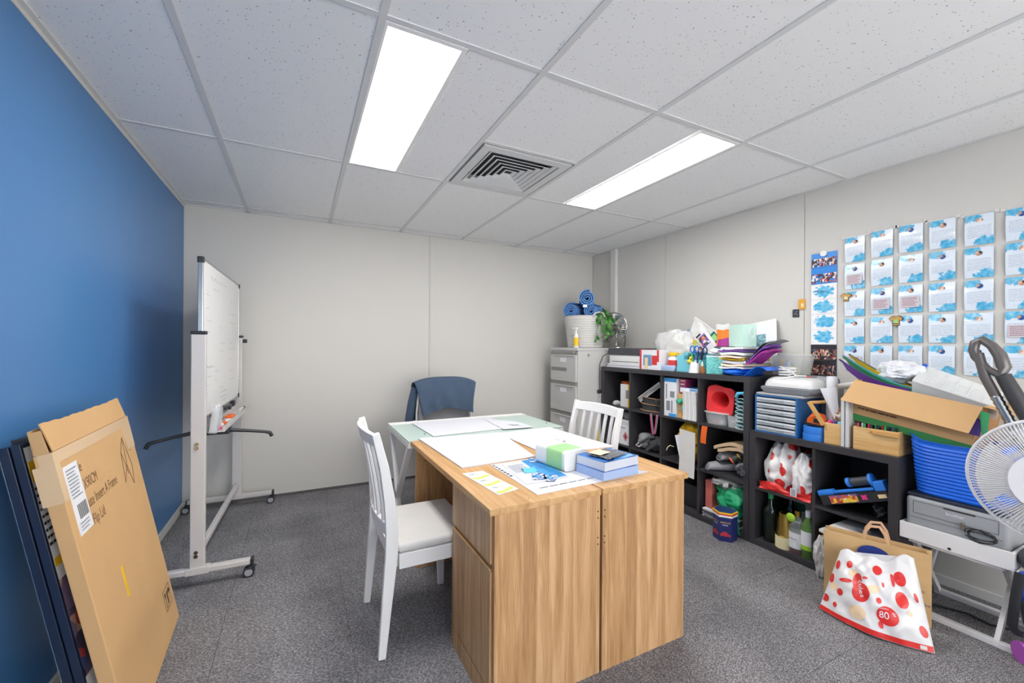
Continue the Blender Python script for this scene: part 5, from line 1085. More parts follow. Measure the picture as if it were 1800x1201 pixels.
heap('yellow_bag', 'crumpled mustard yellow bag behind the grey folder', 'bag', (2.73, y0 + .125, zc + .15), (.11, .118, .155), 'yellow_fabric', .16, 1.5, 3, floor=zc)
tag(obj('pull_cord', MB().tube([(2.625, y0 + .235, zc + .1), (2.60, y0 + .25, zc + .11), (2.585, y0 + .262, zc + .095), (2.58, y0 + .268, zc + .07)], .003, 6), 'cream', smooth=True), 'cream pull cord of the mustard yellow bag', 'cord')
tag(obj('document_wallet', MB().shell(lambda u, v: (2.578 + .01 * math.sin(v * 2), y0 + .010 + .135 * (1 - u) + 0 * v, zc - .075 + .335 * v - .008 * u), 6, 10, (-.004, 0, 0)), 'paper_grey', smooth=True), 'upright grey document wallet in front of the mustard bag', 'folder')
tag(obj('paper_corner', MB().shell(lambda u, v: (2.59 + .004 * u, y0 + .14 + .055 * (1 - u) * v, zc + .0 + .2 * v + .02 * u), 4, 6, (-.001, 0, 0)), 'paper', smooth=True), 'white paper leaf sticking out beside the grey wallet', 'paper')
(y0, y1), zc = cell(3, 1)
tag(obj('orange_tag', MB().shell(lambda u, v: (2.590 - .004 * math.sin(v * 3), y1 - .03 - .045 * u - .012 * (1 - v) * 0 + .014 * (1 - v), R1[0][0] - .017 - .125 * (1 - v)), 3, 8, (-.0016, 0, 0)), 'orange', smooth=True), 'orange fabric tag hanging under the clear lidded tub', 'tag')
for i, (h_, a, lab) in enumerate(((.175, 0, 'lower folded beige cloth above the grey shoes'), (.205, 1, 'upper folded beige cloth above the grey shoes'))):
    tag(obj('beige_cloth', MB().shell(lambda u, v: (2.62 + .2 * v, y0 + .005 + (.2 + .03 * a) * u, zc + h_ + .012 * math.sin(u * 3.2) - .03 * u ** 2 * (1 + a * .4) + .006 * wob(u, v, 1, i)), 16, 10, (0, 0, .022)), M('beige', 'cbb08e', .9), smooth=True), lab, 'cloth')
M('shoe_grey', '8f8e92', .8, var=.2, scale=20, bump=.15); M('sole_dark', '2c2b2d', .7)
def shoe(label, c, rz, l=.24):
    t = thing('sports_shoe', label, 'shoe', c, rz, 'grey sports shoes')
    def body(u, v):
        a = u * 2 * math.pi; x = -l * .5 + l * v; wd = .05 * (.45 + .55 * math.sin(math.pi * min(1, v * .85 + .16)) ** .6); hh = .045 + .065 * v ** 1.1
        return (x, wd * math.cos(a), .014 + max(0, hh * (.5 + .5 * math.sin(a))) * (1 if v > .02 else .4))
    obj('upper', MB().surf(body, 20, 14, True), 'shoe_grey', t, local=True, smooth=True, solid=.002)
    obj('sole', MB().prism([(-l * .52 + l * 1.04 * (.5 - .5 * math.cos(math.pi * i / 10)), .046 * (.35 + .65 * math.sin(math.pi * (i + .6) / 11.2) ** .5)) for i in range(11)] + [(-l * .52 + l * 1.04 * (.5 - .5 * math.cos(math.pi * i / 10)), -.046 * (.35 + .65 * math.sin(math.pi * (i + .6) / 11.2) ** .5)) for i in range(10, -1, -1)], 0, .014, 'xy'), 'sole_dark', t, local=True)
    for k_ in range(4): obj('lace', MB().tube([(-.01 + .025 * k_, -.024, .062 + .012 * k_), (-.01 + .025 * k_, 0, .074 + .012 * k_), (-.005 + .025 * k_, .024, .062 + .012 * k_)], .003, 6), 'sole_dark', t, local=True, smooth=True)
    obj('toe_flash', MB().sphere((-l * .34, -.016, .05), .024, sx=1.1, sy=.9, sz=.6), 'yellow', t, local=True, smooth=True)
    return t
shoe('grey sports shoe with a yellow toe flash lying lower in the shelf', (2.685, y0 + .19, zc), R(-40), .25); shoe('grey sports shoe with a yellow toe flash lying across the other shoe', (2.74, y0 + .15, zc + .075), R(-30), .24)
heap('dark_garment', 'dark grey garment bunched beside the sports shoes', 'garment', (2.73, y0 + .058, zc + .06), (.09, .05, .06), 'gear_grey', .2, 1.4, 7, floor=zc)
t = thing('pump_tube', 'short dark grey foam tube poking out in front of the shoes', 'tube', (2.60, y0 + .03, zc + .07)); obj('tube', MB().cyl((2.69, y0 + .085, zc + .08), (2.545, y0 - .035, zc + .075), .013), 'charcoal', t, smooth=True); obj('end', MB().cyl((2.545, y0 - .035, zc + .075), (2.5435, y0 - .0363, zc + .075), .008), 'black_plastic', t, smooth=True)
t = thing('torch', 'small black torch with red and yellow rings among the shoes', 'torch', (2.65, y0 + .08, zc + .12)); A, B = Vector((2.63, y0 + .1, zc + .115)), Vector((2.67, y0 + .055, zc + .16))
obj('barrel', MB().cyl(A, B, .022), 'black_plastic', t, smooth=True); obj('red_ring', MB().cyl(A - (B - A) * .12, A - (B - A) * .01, .024), 'orange', t, smooth=True); obj('yellow_ring', MB().cyl(A.lerp(B, .6), A.lerp(B, .7), .023), 'yellow', t, smooth=True)
# ---- bottom row
(y0, y1), zc = cell(3, 2)
heap('green_bag', 'bright green reusable bag stuffed into the bottom shelf', 'bag', (2.70, y0 + .12, zc + .165), (.10, .125, .105), M('green_bag', '1e9f6b', .6, var=.2, scale=8), .2, 1.7, 1)
tag(obj('bag_handle', MB().shell(lambda u, v: (2.588 - .012 * math.sin(v * 3), y0 + .012 + .04 * u + .012 * v, zc - .02 + .15 * v), 4, 10, (-.002, 0, 0)), 'green_bag', smooth=True), 'green strap of the reusable bag hanging over the shelf edge', 'strap')
tag(obj('bag_handle', MB().shell(lambda u, v: (2.60 - .012 * math.sin(v * 3), y0 + .05 + .05 * u + .09 * v, zc + .08 + .10 * v), 4, 10, (-.002, 0, 0)), 'green_bag', smooth=True), 'green strap of the reusable bag crossing the magazines', 'strap')
heap('grey_plastic_bag', 'grey plastic bag with black print above the green bag', 'bag', (2.69, y0 + .16, zc + .272), (.09, .11, .036), mat_cells('grey_print', ['a9aaa8', '9b9c9a', 'b5b6b4', '3a3b3c', 'a9aaa8', 'a2a3a1', 'b0b1af'], 38, .5), .2, 1.8, 9)
tag(obj('red_carton', MB().box(2.64, 2.70, y1 - .075, y1 - .02, zc + .062, zc + .255, r=.003), M('red_carton', 'c96a62', .5, var=.3, scale=18)), 'slim red and white carton at the side of the bottom shelf', 'box')
zz = zc
for i in range(5):
    tag(obj('magazine', MB().box(2.61 - .012 * (i % 2), 2.83, y0 + .04 + .008 * (i % 3), y1 - .02 - .012 * (i % 2), zz, zz + .011), ['paper', 'grey_mid', 'paper', 'charcoal', 'paper'][i], bevel=.001), ['lowest magazine under the green bag', 'grey magazine second from the bottom under the green bag', 'white magazine in the middle under the green bag', 'dark magazine fourth from the bottom under the green bag', 'topmost white magazine under the green bag'][i], 'magazine', 'magazines in the bottom shelf'); zz += .0115
(y0, y1), zc = cell(2, 2)
tag(obj('dark_case', MB().box(2.66, 2.9, y0 + .03, y1 - .05, zc, zc + .17, r=.01), 'black_plastic', smooth=True), 'plain black case in the bottom shelf beside the desk', 'case')
# hexagonal charity tin standing on the carpet
hc = Vector((2.525, 1.80, 0)); hr = .072
t = thing('charity_tin', 'navy hexagonal charity tin with yellow and red striped lid on the carpet', 'tin', tuple(hc)); t.location = (hc.x - .02, hc.y, 0); hc = Vector((hc.x - .02, hc.y, 0))
hx = lambda r_, a0=R(8): [(hc.x + r_ * math.cos(a0 + i * math.pi / 3), hc.y + r_ * math.sin(a0 + i * math.pi / 3)) for i in range(6)]
obj('body', MB().prism(hx(hr), 0, .155, 'xy'), M('tin_navy', '232c66', .35), t, bevel=.002)
for i, (a, b, m_) in enumerate(((.156, .168, 'paper'), (.1682, .177, 'red'), (.1772, .185, 'yellow'))): obj('lid_band', MB().prism(hx(hr + .002), a, b, 'xy'), m_, t)
obj('lid_top', MB().prism(hx(hr - .004), .1852, .1875, 'xy'), 'tin_navy', t); obj('coin_slot', MB().box(hc.x - .02, hc.x + .02, hc.y - .003, hc.y + .003, .1876, .1882), 'black_plastic', t)
P6 = [Vector((x, y, 0)) for x, y in hx(hr)]
for (i, j) in ((3, 4), (2, 3)):
    A, B = P6[i], P6[j]; dd = (B - A).normalized(); nn = Vector((dd.y, -dd.x, 0)); mid = (A + B) / 2
    text('lettering', 'SPORTS CAR', .0125, 'yellow', t, mid + up * .118, dd, up, align='CENTER', width=.82); text('lettering', 'FUND', .0135, 'paper', t, mid + up * .102, dd, up, align='CENTER', width=.9)
    q = lambda u, z: mid + dd * u + up * z + nn * .0007
    obj('car_print', MB().add([q(-.03, .035), q(.03, .035), q(.031, .048), q(.018, .052), q(.008, .064), q(-.014, .064), q(-.022, .052), q(-.031, .048)], [tuple(range(8))]), M('car_red', 'b8303c', .5), t)

# ================================================================== IN THE LOW SHELVING
(y0, y1), zc = cell(0, 0, C2, R2)
tag(obj('dotted_shopping_bag', sack((2.745, y1 - .112, 0), .125, .096, .295, 2, .5, .12, zc), 'dotted_film', smooth=True, ang=80), 'full white shopping bag with red dots, further in on the low shelf', 'bag')
tag(obj('dotted_shopping_bag', sack((2.72, y0 + .074, 0), .115, .068, .25, 5, .6, .12, zc), 'dotted_film', smooth=True, ang=80), 'full white shopping bag with red dots nearest the shelf divider', 'bag')
tag(obj('red_hem', MB().shell(lambda u, v: (2.602 + .012 * wob(u, v, 1, 2), y1 - .025 - .295 * u, zc + .002 + (.042 + .012 * math.sin(u * 7)) * v), 24, 5, (-.002, 0, 0)), 'red', smooth=True), 'red bottom hem band of the dotted bags on the shelf', 'band')
t = thing('barcode_patch', 'white barcode patch on the red hem of the shelf bags', 'label', (2.60, y0 + .1, zc + .02)); obj('patch', MB().box(2.5955, 2.597, y0 + .08, y0 + .115, zc + .01, zc + .055), 'paper', t)
for i in range(6): obj('bar', MB().box(2.5949, 2.5955, y0 + .085, y0 + .11, zc + .014 + .0066 * i, zc + .017 + .0066 * i), 'ink', t)
(y0, y1), zc = cell(0, 1, C2, R2)
wine = [(.001, 0), (.038, 0), (.04, .004), (.04, .175), (.036, .20), (.017, .225), (.0145, .285), (.0145, .296)]
bottle('wine_bottle', 'dark wine bottle with green foil at the low shelf side', (2.66, y1 - .06, zc), wine, 'glass_dark', [('foil', [(.0154, .235), (.0154, .298), (.001, .299)], 'pen_green')])
bottle('wine_bottle', 'dark wine bottle with a pale foil behind the gold cups', (2.775, y1 - .115, zc), wine, 'glass_dark', [('foil', [(.0154, .23), (.0154, .298), (.001, .299)], 'paper_grey'), ('label', [(.0405, .05), (.0405, .13)], 'cream')])
cc = (2.65, y1 - .152, zc)
for i in range(9):
    c = (cc[0], cc[1], zc + .009 * i)
    t = thing('paper_cup', ['lowest cream paper cup of the upturned stack', 'second cream paper cup from the bottom of the upturned stack', 'third cream paper cup from the bottom of the upturned stack', 'fourth cream paper cup from the bottom of the upturned stack', 'fifth cream paper cup from the bottom of the upturned stack', 'sixth cream paper cup from the bottom of the upturned stack', 'seventh cream paper cup from the bottom of the upturned stack', 'eighth cream paper cup from the bottom of the upturned stack', 'topmost upturned gold cup of the stack'][i], 'cup', c, group='stacked cups')
    obj('cup', MB().lathe([(.0485, 0), (.05, .001), (.05, .004), (.0472, .005), (.031, .135), (.001, .135)] if i == 8 else [(.0485, 0), (.05, .001), (.05, .004), (.0472, .005), (.0465, .012)], c, 26), 'gold' if i == 8 else 'cream', t, smooth=True)
bottle('gin_bottle', 'clear bottle with pink drink and white label in the low shelf', (2.645, y0 + .098, zc), [(.001, 0), (.041, 0), (.043, .004), (.043, .14), (.036, .165), (.017, .195), (.015, .225)], 'glass_clear',
       [('drink', [(.001, .003), (.037, .003), (.037, .032), (.001, .032)], 'wine_pink'), ('label', [(.0436, .035), (.0436, .125)], 'paper'), ('cap', [(.0165, .215), (.0165, .248), (.001, .249)], 'gold')])
text('lettering', 'ordon\'s', .02, 'ink_grey', bpy.data.objects['gin_bottle'], (2.6005, y0 + .128, zc + .085), (0, -1, 0), (0, 0, 1), width=.8)
tag(obj('lime_tag', MB().sphere((2.615, y0 + .122, zc + .205), .026, 14, 9, sx=.3), M('lime', 'a5cf3a', .5), smooth=True), 'round lime green tag on the clear bottle', 'tag')
bottle('cider_bottle', 'pale green bottle with a green and white label beside the divider', (2.64, y0 + .038, zc), [(.001, 0), (.034, 0), (.036, .004), (.036, .165), (.03, .19), (.0155, .22), (.0135, .26)], 'glass_green', [('label', [(.0366, .075), (.0366, .155)], 'paper'), ('green_band', [(.0368, .05), (.0368, .0748)], 'lime'), ('cap', [(.0148, .225), (.0148, .268), (.001, .269)], 'paper')])
tag(obj('card_carrier', MB().shell(lambda u, v: (2.80 + .02 * v, y0 + .02 + .24 * u, zc + .002 + (.27 - .16 * abs(u - .6)) * v), 10, 8, (.003, 0, 0)), mat_cells('carrier_print', ['2e7a5a', 'dfe3df', '2e7a5a', '7fb6a0', 'dfe3df', '3f8fb8'], 9), smooth=True), 'green and white card carrier behind the bottles', 'carton')
(y0, y1), zc = cell(1, 0, C2, R2)
# paper trimmer lying at a slant
t = thing('paper_trimmer', 'black paper trimmer with blue arm and grip lying in the low shelf', 'cutter', (2.72, (y0 + y1) / 2, zc)); t.rotation_euler = (R(-22), 0, R(4)); t.location.z = zc + .115; t.location.x = 2.735
obj('base', MB().box(-.13, .13, -.155, .155, -.03, -.01, r=.003), 'black_plastic', t, local=True); obj('front_panel', MB().box(-.136, -.1302, -.155, .155, -.045, .005), 'black_plastic', t, local=True)
obj('picture', MB().box(-.1368, -.1362, -.02, .11, -.04, .0), mat_cells('candy_print', ['d9a030', 'c9564a', 'e8d8c0', '7f5a9c', '3f7f5a', 'e8c040', 'b8423a'], 60), t, local=True); obj('pink_logo', MB().prism([(-.05 + .018 * (1 if i % 2 else .55) * math.cos(i * .785), -.02 + .018 * (1 if i % 2 else .55) * math.sin(i * .785)) for i in range(8)], -.1368, -.1362, 'yz'), 'pink', t, local=True)
obj('small_print', MB().box(-.1368, -.1362, -.145, -.11, -.03, -.012), 'skin_print', t, local=True)
am = obj('arm', MB().box(-.12, -.085, -.10, .16, .006, .022, r=.004).box(-.125, -.08, .09, .165, .0, .03, r=.004), 'tape_blue', t, local=True, smooth=True); obj('grip', MB().cyl((-.10, -.01, .055), (-.10, -.105, .055), .022, n=18), 'charcoal', t, local=True, smooth=True); obj('grip_flange', MB().cyl((-.10, -.095, .055), (-.10, -.108, .055), .034, n=22), 'tape_blue', t, local=True, smooth=True); obj('grip_flange', MB().cyl((-.10, -.005, .055), (-.10, .012, .055), .024, n=22), 'tape_blue', t, local=True, smooth=True); obj('hinge', MB().box(-.13, -.07, -.152, -.105, .0, .05, r=.004), 'tape_blue', t, local=True)
heap('black_gear', 'tangled black straps at the side of the low shelf', 'gear', (2.72, y0 + .05, zc + .05), (.08, .045, .05), 'black_plastic', .3, 2, 2, floor=zc)
(y0, y1), zc = cell(1, 1, C2, R2)
heap('black_gear', 'tangled black cables in the bottom of the low shelf', 'gear', (2.89, y0 + .10, zc + .07), (.07, .09, .065), 'black_plastic', .3, 2, 6, floor=zc)
M('packet_white', 'e6e4e2', .35, var=.05)
for i, (yy, zz_, ln, lab) in enumerate(((y1 - .13, zc + .185, .2, 'white cardboard packet on the pile beside the divider'), (y0 + .12, zc + .225, .25, 'long white plastic packet with small print on the pile'))):
    t = thing('flat_packet', lab, 'packet', (2.66, yy, zz_)); obj('packet', MB().shell(lambda u, v: (2.58 + .25 * v, yy + ln / 2 - ln * u, zz_ + .02 * math.sin(math.pi * u) * math.sin(math.pi * v) - .04 * (u - .3) + .0), 14, 8, (0, 0, .014)), 'packet_white', t, smooth=True)
    obj('small_print', MB().box(2.62, 2.66, yy - .03, yy + .03, zz_ + .035, zz_ + .0354), 'ink_grey', t)
tag(obj('wood_pack', openbox(MB(), 2.60, 2.80, y0 + .03, y1 - .03, zc, zc + .17, .004), 'cardboard'), 'open brown box carrying the white packets in the low shelf', 'box')
heap('clear_wrap', 'crumpled clear wrap hanging out of the low shelf beside the brown bag', 'wrap', (2.545, y1 - .06, .115), (.03, .03, .10), 'bag_film', .3, 2, 3, floor=0.001)
heap('beige_bundle', 'small beige bundle on the shelf floor behind the clear wrap', 'bundle', (2.65, y1 - .075, zc + .09), (.05, .06, .05), M('beige', 'cbb08e', .9), .2, 2, 3)
# ================================================================== ON TOP OF THE LOW SHELVING
Z = Z2
M('drawer_blue', '2f74b8', .3, var=.1, trans=.15); M('clear_drawer', 'dfe6ea', .2, trans=.35, var=.04); M('grey_soft', 'a6a8ab', .5)
t = thing('filing_tower', 'blue framed drawer tower with six clear drawers on the low shelving', 'drawers', (2.74, 1.548, Z))
a, b = 1.422, 1.674; x0, x1 = 2.615, 2.862; zt = Z + .232
obj('frame', MB().box(x0, x1, a, a + .008, Z, zt).box(x0, x1, b - .008, b, Z, zt).box(x0, x1, a + .008, b - .008, Z, Z + .008).box(x0, x1, a + .008, b - .008, zt - .008, zt).box(x1 - .005, x1, a + .008, b - .008, Z + .008, zt - .008), 'drawer_blue', t, bevel=.001)
dh = (zt - Z - .016) / 6
for i in range(6):
    z0 = Z + .008 + i * dh
    d = obj('drawer', openbox(MB(), x0 + .002, x1 - .01, a + .0095, b - .0095, z0 + .0012, z0 + dh - .007, .002), 'clear_drawer', t)
    obj('papers', MB().box(x0 + .006, x1 - .015, a + .014, b - .014, z0 + .0036, z0 + dh * .45), 'light_blue' if i == 5 else 'paper', d); obj('label_strip', MB().box(x0 + .0008, x0 + .0018, a + .015, a + .075, z0 + .006, z0 + dh - .011), 'paper', d)
    obj('pull_lip', MB().tube([(x0, a + .012, z0 + dh * .55), (x0 - .007, (a + b) / 2, z0 + dh * .55), (x0, b - .012, z0 + dh * .55)], .004, 8), 'clear_drawer', d, smooth=True)
tag(obj('grey_board', MB().box(2.612, 2.865, 1.385, 1.668, zt + .0005, zt + .016, r=.006), 'grey_soft', smooth=True), 'thin grey board between the drawer tower and the label machine', 'board')
zt += .0165
t = thing('laminator', 'rounded white and grey machine with coiled lead on the drawer tower', 'machine', (2.73, 1.50, zt)); a, b = 1.345, 1.645
obj('base', MB().prism([(a + .025, zt), (b - .025, zt), (b, zt + .022), (b, zt + .042), (a, zt + .042), (a, zt + .022)], 2.62, 2.84, 'yz'), M('machine_grey', '73767b', .45), t, bevel=.008)
obj('cover', MB().surf(lambda u, v: (2.73 + (.108 - .06 * v ** 1.5) * (abs(math.cos(2 * math.pi * u)) ** .45) * math.copysign(1, math.cos(2 * math.pi * u)), 1.495 + (.148 - .055 * v ** 1.6) * (abs(math.sin(2 * math.pi * u)) ** .45) * math.copysign(1, math.sin(2 * math.pi * u)), zt + .0425 + .058 * math.sin(v * math.pi / 2) ** .8), 40, 10, True).prism([(2.73 + .048 * (abs(math.cos(i * .157)) ** .45) * math.copysign(1, math.cos(i * .157)), 1.495 + .093 * (abs(math.sin(i * .157)) ** .45) * math.copysign(1, math.sin(i * .157))) for i in range(40)], zt + .099, zt + .1006, 'xy'), M('machine_white', 'd6d6d4', .3), t, smooth=True, ang=50)
zl = zt + .103
tag(obj('power_lead', MB().tube([(2.72 + (.036 + .008 * math.sin(k_)) * math.cos(k_ * .45), 1.54 + (.046 + .004 * math.sin(k_ * 1.3)) * math.sin(k_ * .45), zl + .0015 + .0012 * k_ + .004 * abs(math.sin(k_ * .8))) for k_ in range(46)] + [(2.70, 1.49, zl + .025), (2.66, 1.45, zl + .006)], .0036, 7), 'white_plastic', smooth=True), 'coiled white power lead lying on the machine', 'cable')
t = thing('wire_stylus', 'thin wire tool with red tip across the machine top', 'tool', (2.66, 1.45, zl)); obj('wire', MB().tube([(2.645, 1.535, zl - .012), (2.655, 1.45, zl + .012), (2.665, 1.40, zl + .012)], .002, 6), 'chrome', t); obj('tip', MB().tube([(2.665, 1.40, zl + .012), (2.668, 1.375, zl + .008)], .003, 6), 'red', t)
t = thing('grey_roll', 'grey roll with a blue end behind the machine', 'roll', (2.90, 1.42, Z1 - .03)); obj('roll', MB().cyl((2.90, 1.46, Z1 - .01), (2.90, 1.37, Z1 - .02), .026), 'grey_soft', t, smooth=True); obj('blue_end', MB().cyl((2.90, 1.37, Z1 - .02), (2.90, 1.352, Z1 - .022), .03), 'drawer_blue', t, smooth=True)
tag(obj('grey_stand', MB().box(2.872, 2.965, 1.345, 1.454, Z2, Z1 - .05, r=.004), 'grey_mid'), 'plain grey box under the blue-ended roll', 'box')
for i in range(2):
    c = (2.668, 1.352 - .004 * i, Z + .0402 * i)
    t = thing('tape_roll', ['lower roll of bright blue masking tape beside the drawer tower', 'upper roll of bright blue masking tape under the tape measure'][i], 'tape', c, group='blue masking tape rolls'); obj('tape', MB().lathe([(.04, 0), (.059, 0), (.0595, .002), (.0595, .037), (.059, .039), (.04, .039), (.04, 0)], c, 36), 'tape_blue', t, smooth=True); obj('core', MB().lathe([(.037, .001), (.0398, .001), (.0398, .038), (.037, .038), (.037, .001)], c, 30), 'cardboard', t, smooth=True)
c = Vector((2.668, 1.345, Z + .0805)); t = thing('tape_measure', 'orange and black tape measure on the blue tape rolls', 'tape measure', tuple(c)); t.rotation_euler = (R(6), R(-12), R(14)); t.location.z += .012
obj('case', MB().prism([(-.042, 0), (.042, 0), (.042, .03), (.03, .052), (.005, .062), (-.03, .056), (-.042, .035)], -.03, .03, 'yz'), 'orange', t, local=True, bevel=.005, seg=3); obj('rubber_edge', MB().prism([(-.044, -.004), (.05, -.004), (.05, .012), (-.044, .008)], -.032, .032, 'yz'), 'black_plastic', t, local=True, bevel=.003); obj('badge', MB().box(-.0312, -.0302, -.018, .01, .018, .042), 'ink', t, local=True); obj('hook', MB().box(-.012, .012, .05, .053, -.004, .01), 'chrome', t, local=True)
def caddy(label, xa, xb, ya, yb, h, raised):
    t = thing('wooden_caddy', label, 'caddy', ((xa + xb) / 2, (ya + yb) / 2, Z), group='wooden caddies with handles'); mb = MB(); th = .009
    obj('front', MB().box(xa, xa + th, ya, yb, Z, Z + h), 'bamboo', t, bevel=.0015); obj('back', MB().box(xb - th, xb, ya, yb, Z, Z + h), 'bamboo', t, bevel=.0015)
    for y in (ya, yb - th): obj('side', MB().box(xa + th, xb - th, y, y + th, Z, Z + h), 'bamboo', t)
    obj('floor_board', MB().box(xa + th, xb - th, ya + th, yb - th, Z, Z + th), 'bamboo', t)
    return t
t = caddy('wooden caddy with raised handle, full of craft odds and ends', 2.625, 2.84, 1.2065, 1.286, .115, True)
M('wood_arm', 'd3a05e', .55, var=.15, scale=14)
for x in (2.612, 2.842):
    A, B = Vector((x, 1.285, Z + .10)), Vector((x, 1.36, Z + .222)); d = (B - A).normalized(); n_ = Vector((0, -d.z, d.y)) * .011
    if x < 2.7: obj('handle_arm', MB().hexa([A - n_, A + n_, A + n_ + Vector((.011, 0, 0)), A - n_ + Vector((.011, 0, 0))], [B - n_, B + n_, B + n_ + Vector((.011, 0, 0)), B - n_ + Vector((.011, 0, 0))]), 'wood_arm', t, bevel=.002)
obj('handle_bar', MB().cyl((2.618, 1.353, Z + .218), (2.72, 1.31, Z + .222), .009), 'wood_arm', t, smooth=True)
for i, (m_, dy, dz, lab) in enumerate((('pink', .07, .13, 'pink craft piece in the wooden caddy'), ('purple', .055, .128, 'purple craft piece in the wooden caddy'), ('orange', .03, .127, 'orange craft piece in the wooden caddy'), ('turq', .02, .13, 'turquoise craft piece in the wooden caddy'), ('lime', .012, .128, 'lime craft piece in the wooden caddy'), ('yellow', .045, .126, 'yellow craft piece in the wooden caddy'))):
    tag(obj('craft_piece', MB().sphere((2.665 + .02 * (i % 3), 1.208 + dy, Z + dz - .02), .013, 10, 7, sz=1.4).cyl((2.665 + .02 * (i % 3), 1.208 + dy, Z + .01), (2.665 + .02 * (i % 3), 1.208 + dy, Z + dz - .03), .005), m_, smooth=True), lab, 'craft')
heap('craft_bag', 'clear bag of craft bits against the wooden handle', 'bag', (2.74, 1.255, Z + .14), (.06, .03, .05), mat_cells('bits_bag', ['a98c78', 'c9b8ac', '8c5f50', 'd8d0ca', 'b07a66'], 60, .3), .15, 2, 4)
t = thing('paper_roll', 'upright white paper roll standing in the wooden caddy', 'roll', (2.73, 1.245, Z + .1)); A, B = onx(1462, 742, 2.74), onx(1463, 662, 2.76); A.z = max(A.z, Z + .012)
obj('roll', MB().tube([A, A.lerp(B, .5), B], .027, 22), 'paper', t, smooth=True); obj('core', MB().tube([B, B + (B - A).normalized() * .001], .02, 18), 'paper_grey', t, smooth=True)
t = thing('paper_flare', 'loose white sheet flaring beside the paper roll', 'paper', (2.69, 1.22, Z + .12)); q = [onx(1441, 683, 2.69), onx(1470, 681, 2.72), onx(1477, 742, 2.70), onx(1468, 742, 2.69)]
obj('sheet', MB().shell(lambda u, v: q[0].lerp(q[1], u).lerp(q[3].lerp(q[2], u), v) + Vector((-.012 * math.sin(math.pi * u), 0, 0)), 8, 8, (.0008, 0, 0)), 'paper', t, smooth=True)
tag(obj('paper_tube', MB().tube([onx(1462, 682, 2.82), onx(1505, 676, 2.86)], .018, 18), 'paper_grey', smooth=True), 'pale paper tube lying behind the carton corner', 'tube')
for i, lab in enumerate(('white ring binder next to the craft caddy', 'white ring binder next to the flat-handled caddy')):
    ya = 1.196 - i * .0205; t = thing('ring_binder', lab, 'binder', (2.74, ya, Z), group='white ring binders')
    obj('spine', MB().box(2.62, 2.6225, ya - .0078, ya + .0078, Z, Z + .262, r=.001), M('binder_white', 'd4d3d1', .4), t); 
    for q_ in (-.0078, .0058): obj('cover', MB().box(2.6226, 2.86, ya + q_, ya + q_ + .002, Z, Z + .262), 'binder_white', t)
    obj('pages', MB().box(2.635, 2.85, ya - .0056, ya + .0056, Z + .006, Z + .25), 'paper_grey', t)
t = caddy('wooden caddy with folded handle, full of colouring pens, under the carton', 2.625, 2.86, .962, 1.15, .118, False)
obj('handle_arm', MB().prism([(1.075, Z + .112), (.985, Z + .112), (.958, Z + .112), (.958, Z + .090), (1.06, Z + .094), (1.078, Z + .10)], 2.613, 2.6245, 'yz'), 'wood_arm', t, bevel=.002); obj('pivot', MB().cyl((2.613, 1.066, Z + .104), (2.611, 1.066, Z + .104), .003), 'cardboard_dark', t)
pc = ['pen_red', 'paper', 'pen_green', 'pink', 'black_plastic', 'pen_green', 'navy_frame', 'pen_red', 'pen_green', 'black_plastic', 'pen_navy', 'black_plastic']; cnames = ['red', 'white', 'green', 'pink', 'black', 'dark green', 'navy', 'crimson', 'bright green', 'jet black', 'blue', 'plain black']
for i, m_ in enumerate(pc): stick('colouring_pen', cnames[i] + '-capped colouring pen standing in the flat-handled wooden caddy', (2.642 + .012 * (i % 2), 1.135 - .0142 * i, Z + .0095), (2.642 + .012 * (i % 2), 1.135 - .0142 * i, Z + .137), .0055, 'white_plastic', m_, 'colouring pens in the wooden caddy')

# ================================================================== FOLDING TABLE, PRINTER, BLUE TUB, CARTON
t = thing('folding_table', 'white folding tray table carrying the grey printer', 'table', (2.77, .768, 0)); a, b, x0, x1, z0, z1 = .585, .948, 2.60, 2.955, .345, .42
obj('tray_floor', MB().box(x0 + .012, x1 - .012, a + .012, b - .012, z0 + .012, z0 + .022), 'metal_white', t)
obj('front_rail', MB().box(x0, x0 + .012, a, b, z0, z1), 'metal_white', t, bevel=.002); obj('back_rail', MB().box(x1 - .012, x1, a, b, z0, z1), 'metal_white', t, bevel=.002)
for y in (a, b - .012): obj('side_rail', MB().box(x0 + .012, x1 - .012, y, y + .012, z0, z1), 'metal_white', t, bevel=.002)
obj('bolt', MB().cyl((x0 + .0, .775, z0 + .012), (x0 - .002, .775, z0 + .012), .006), 'ink', t); obj('under_bar', MB().box(x0 + .014, x0 + .03, a + .03, b - .03, z0 - .014, z0 + .011), 'metal_white', t)
def leg(ya, xa, za, xb, zb): return MB().hexa([(xb - .016, ya, zb), (xb + .016, ya, zb), (xb + .016, ya + .016, zb), (xb - .016, ya + .016, zb)], [(xa - .016, ya, za), (xa + .016, ya, za), (xa + .016, ya + .016, za), (xa - .016, ya + .016, za)])
for y in (a + .03, b - .045): obj('leg', leg(y, x0 + .045, z0 - .001, x1 - .02, .012), 'metal_white', t); obj('leg', leg(y + .0165 * (1 if y < .7 else -1), x1 - .045, z0 - .001, x0 + .03, .012), 'metal_white', t)
obj('foot_rail', MB().box(x0 + .016, x0 + .044, a + .0, b - .02, 0, .026), 'metal_white', t, bevel=.003); obj('foot_rail', MB().box(x1 - .034, x1 - .006, a, b - .02, 0, .026), 'metal_white', t, bevel=.003)
M('printer_grey', '9b9da0', .45, var=.03); pz = z0 + .0225
t = thing('laser_printer', 'grey laser printer on the white folding table', 'printer', (2.78, .765, pz)); py0, py1, px0, px1 = .602, .932, 2.617, 2.935
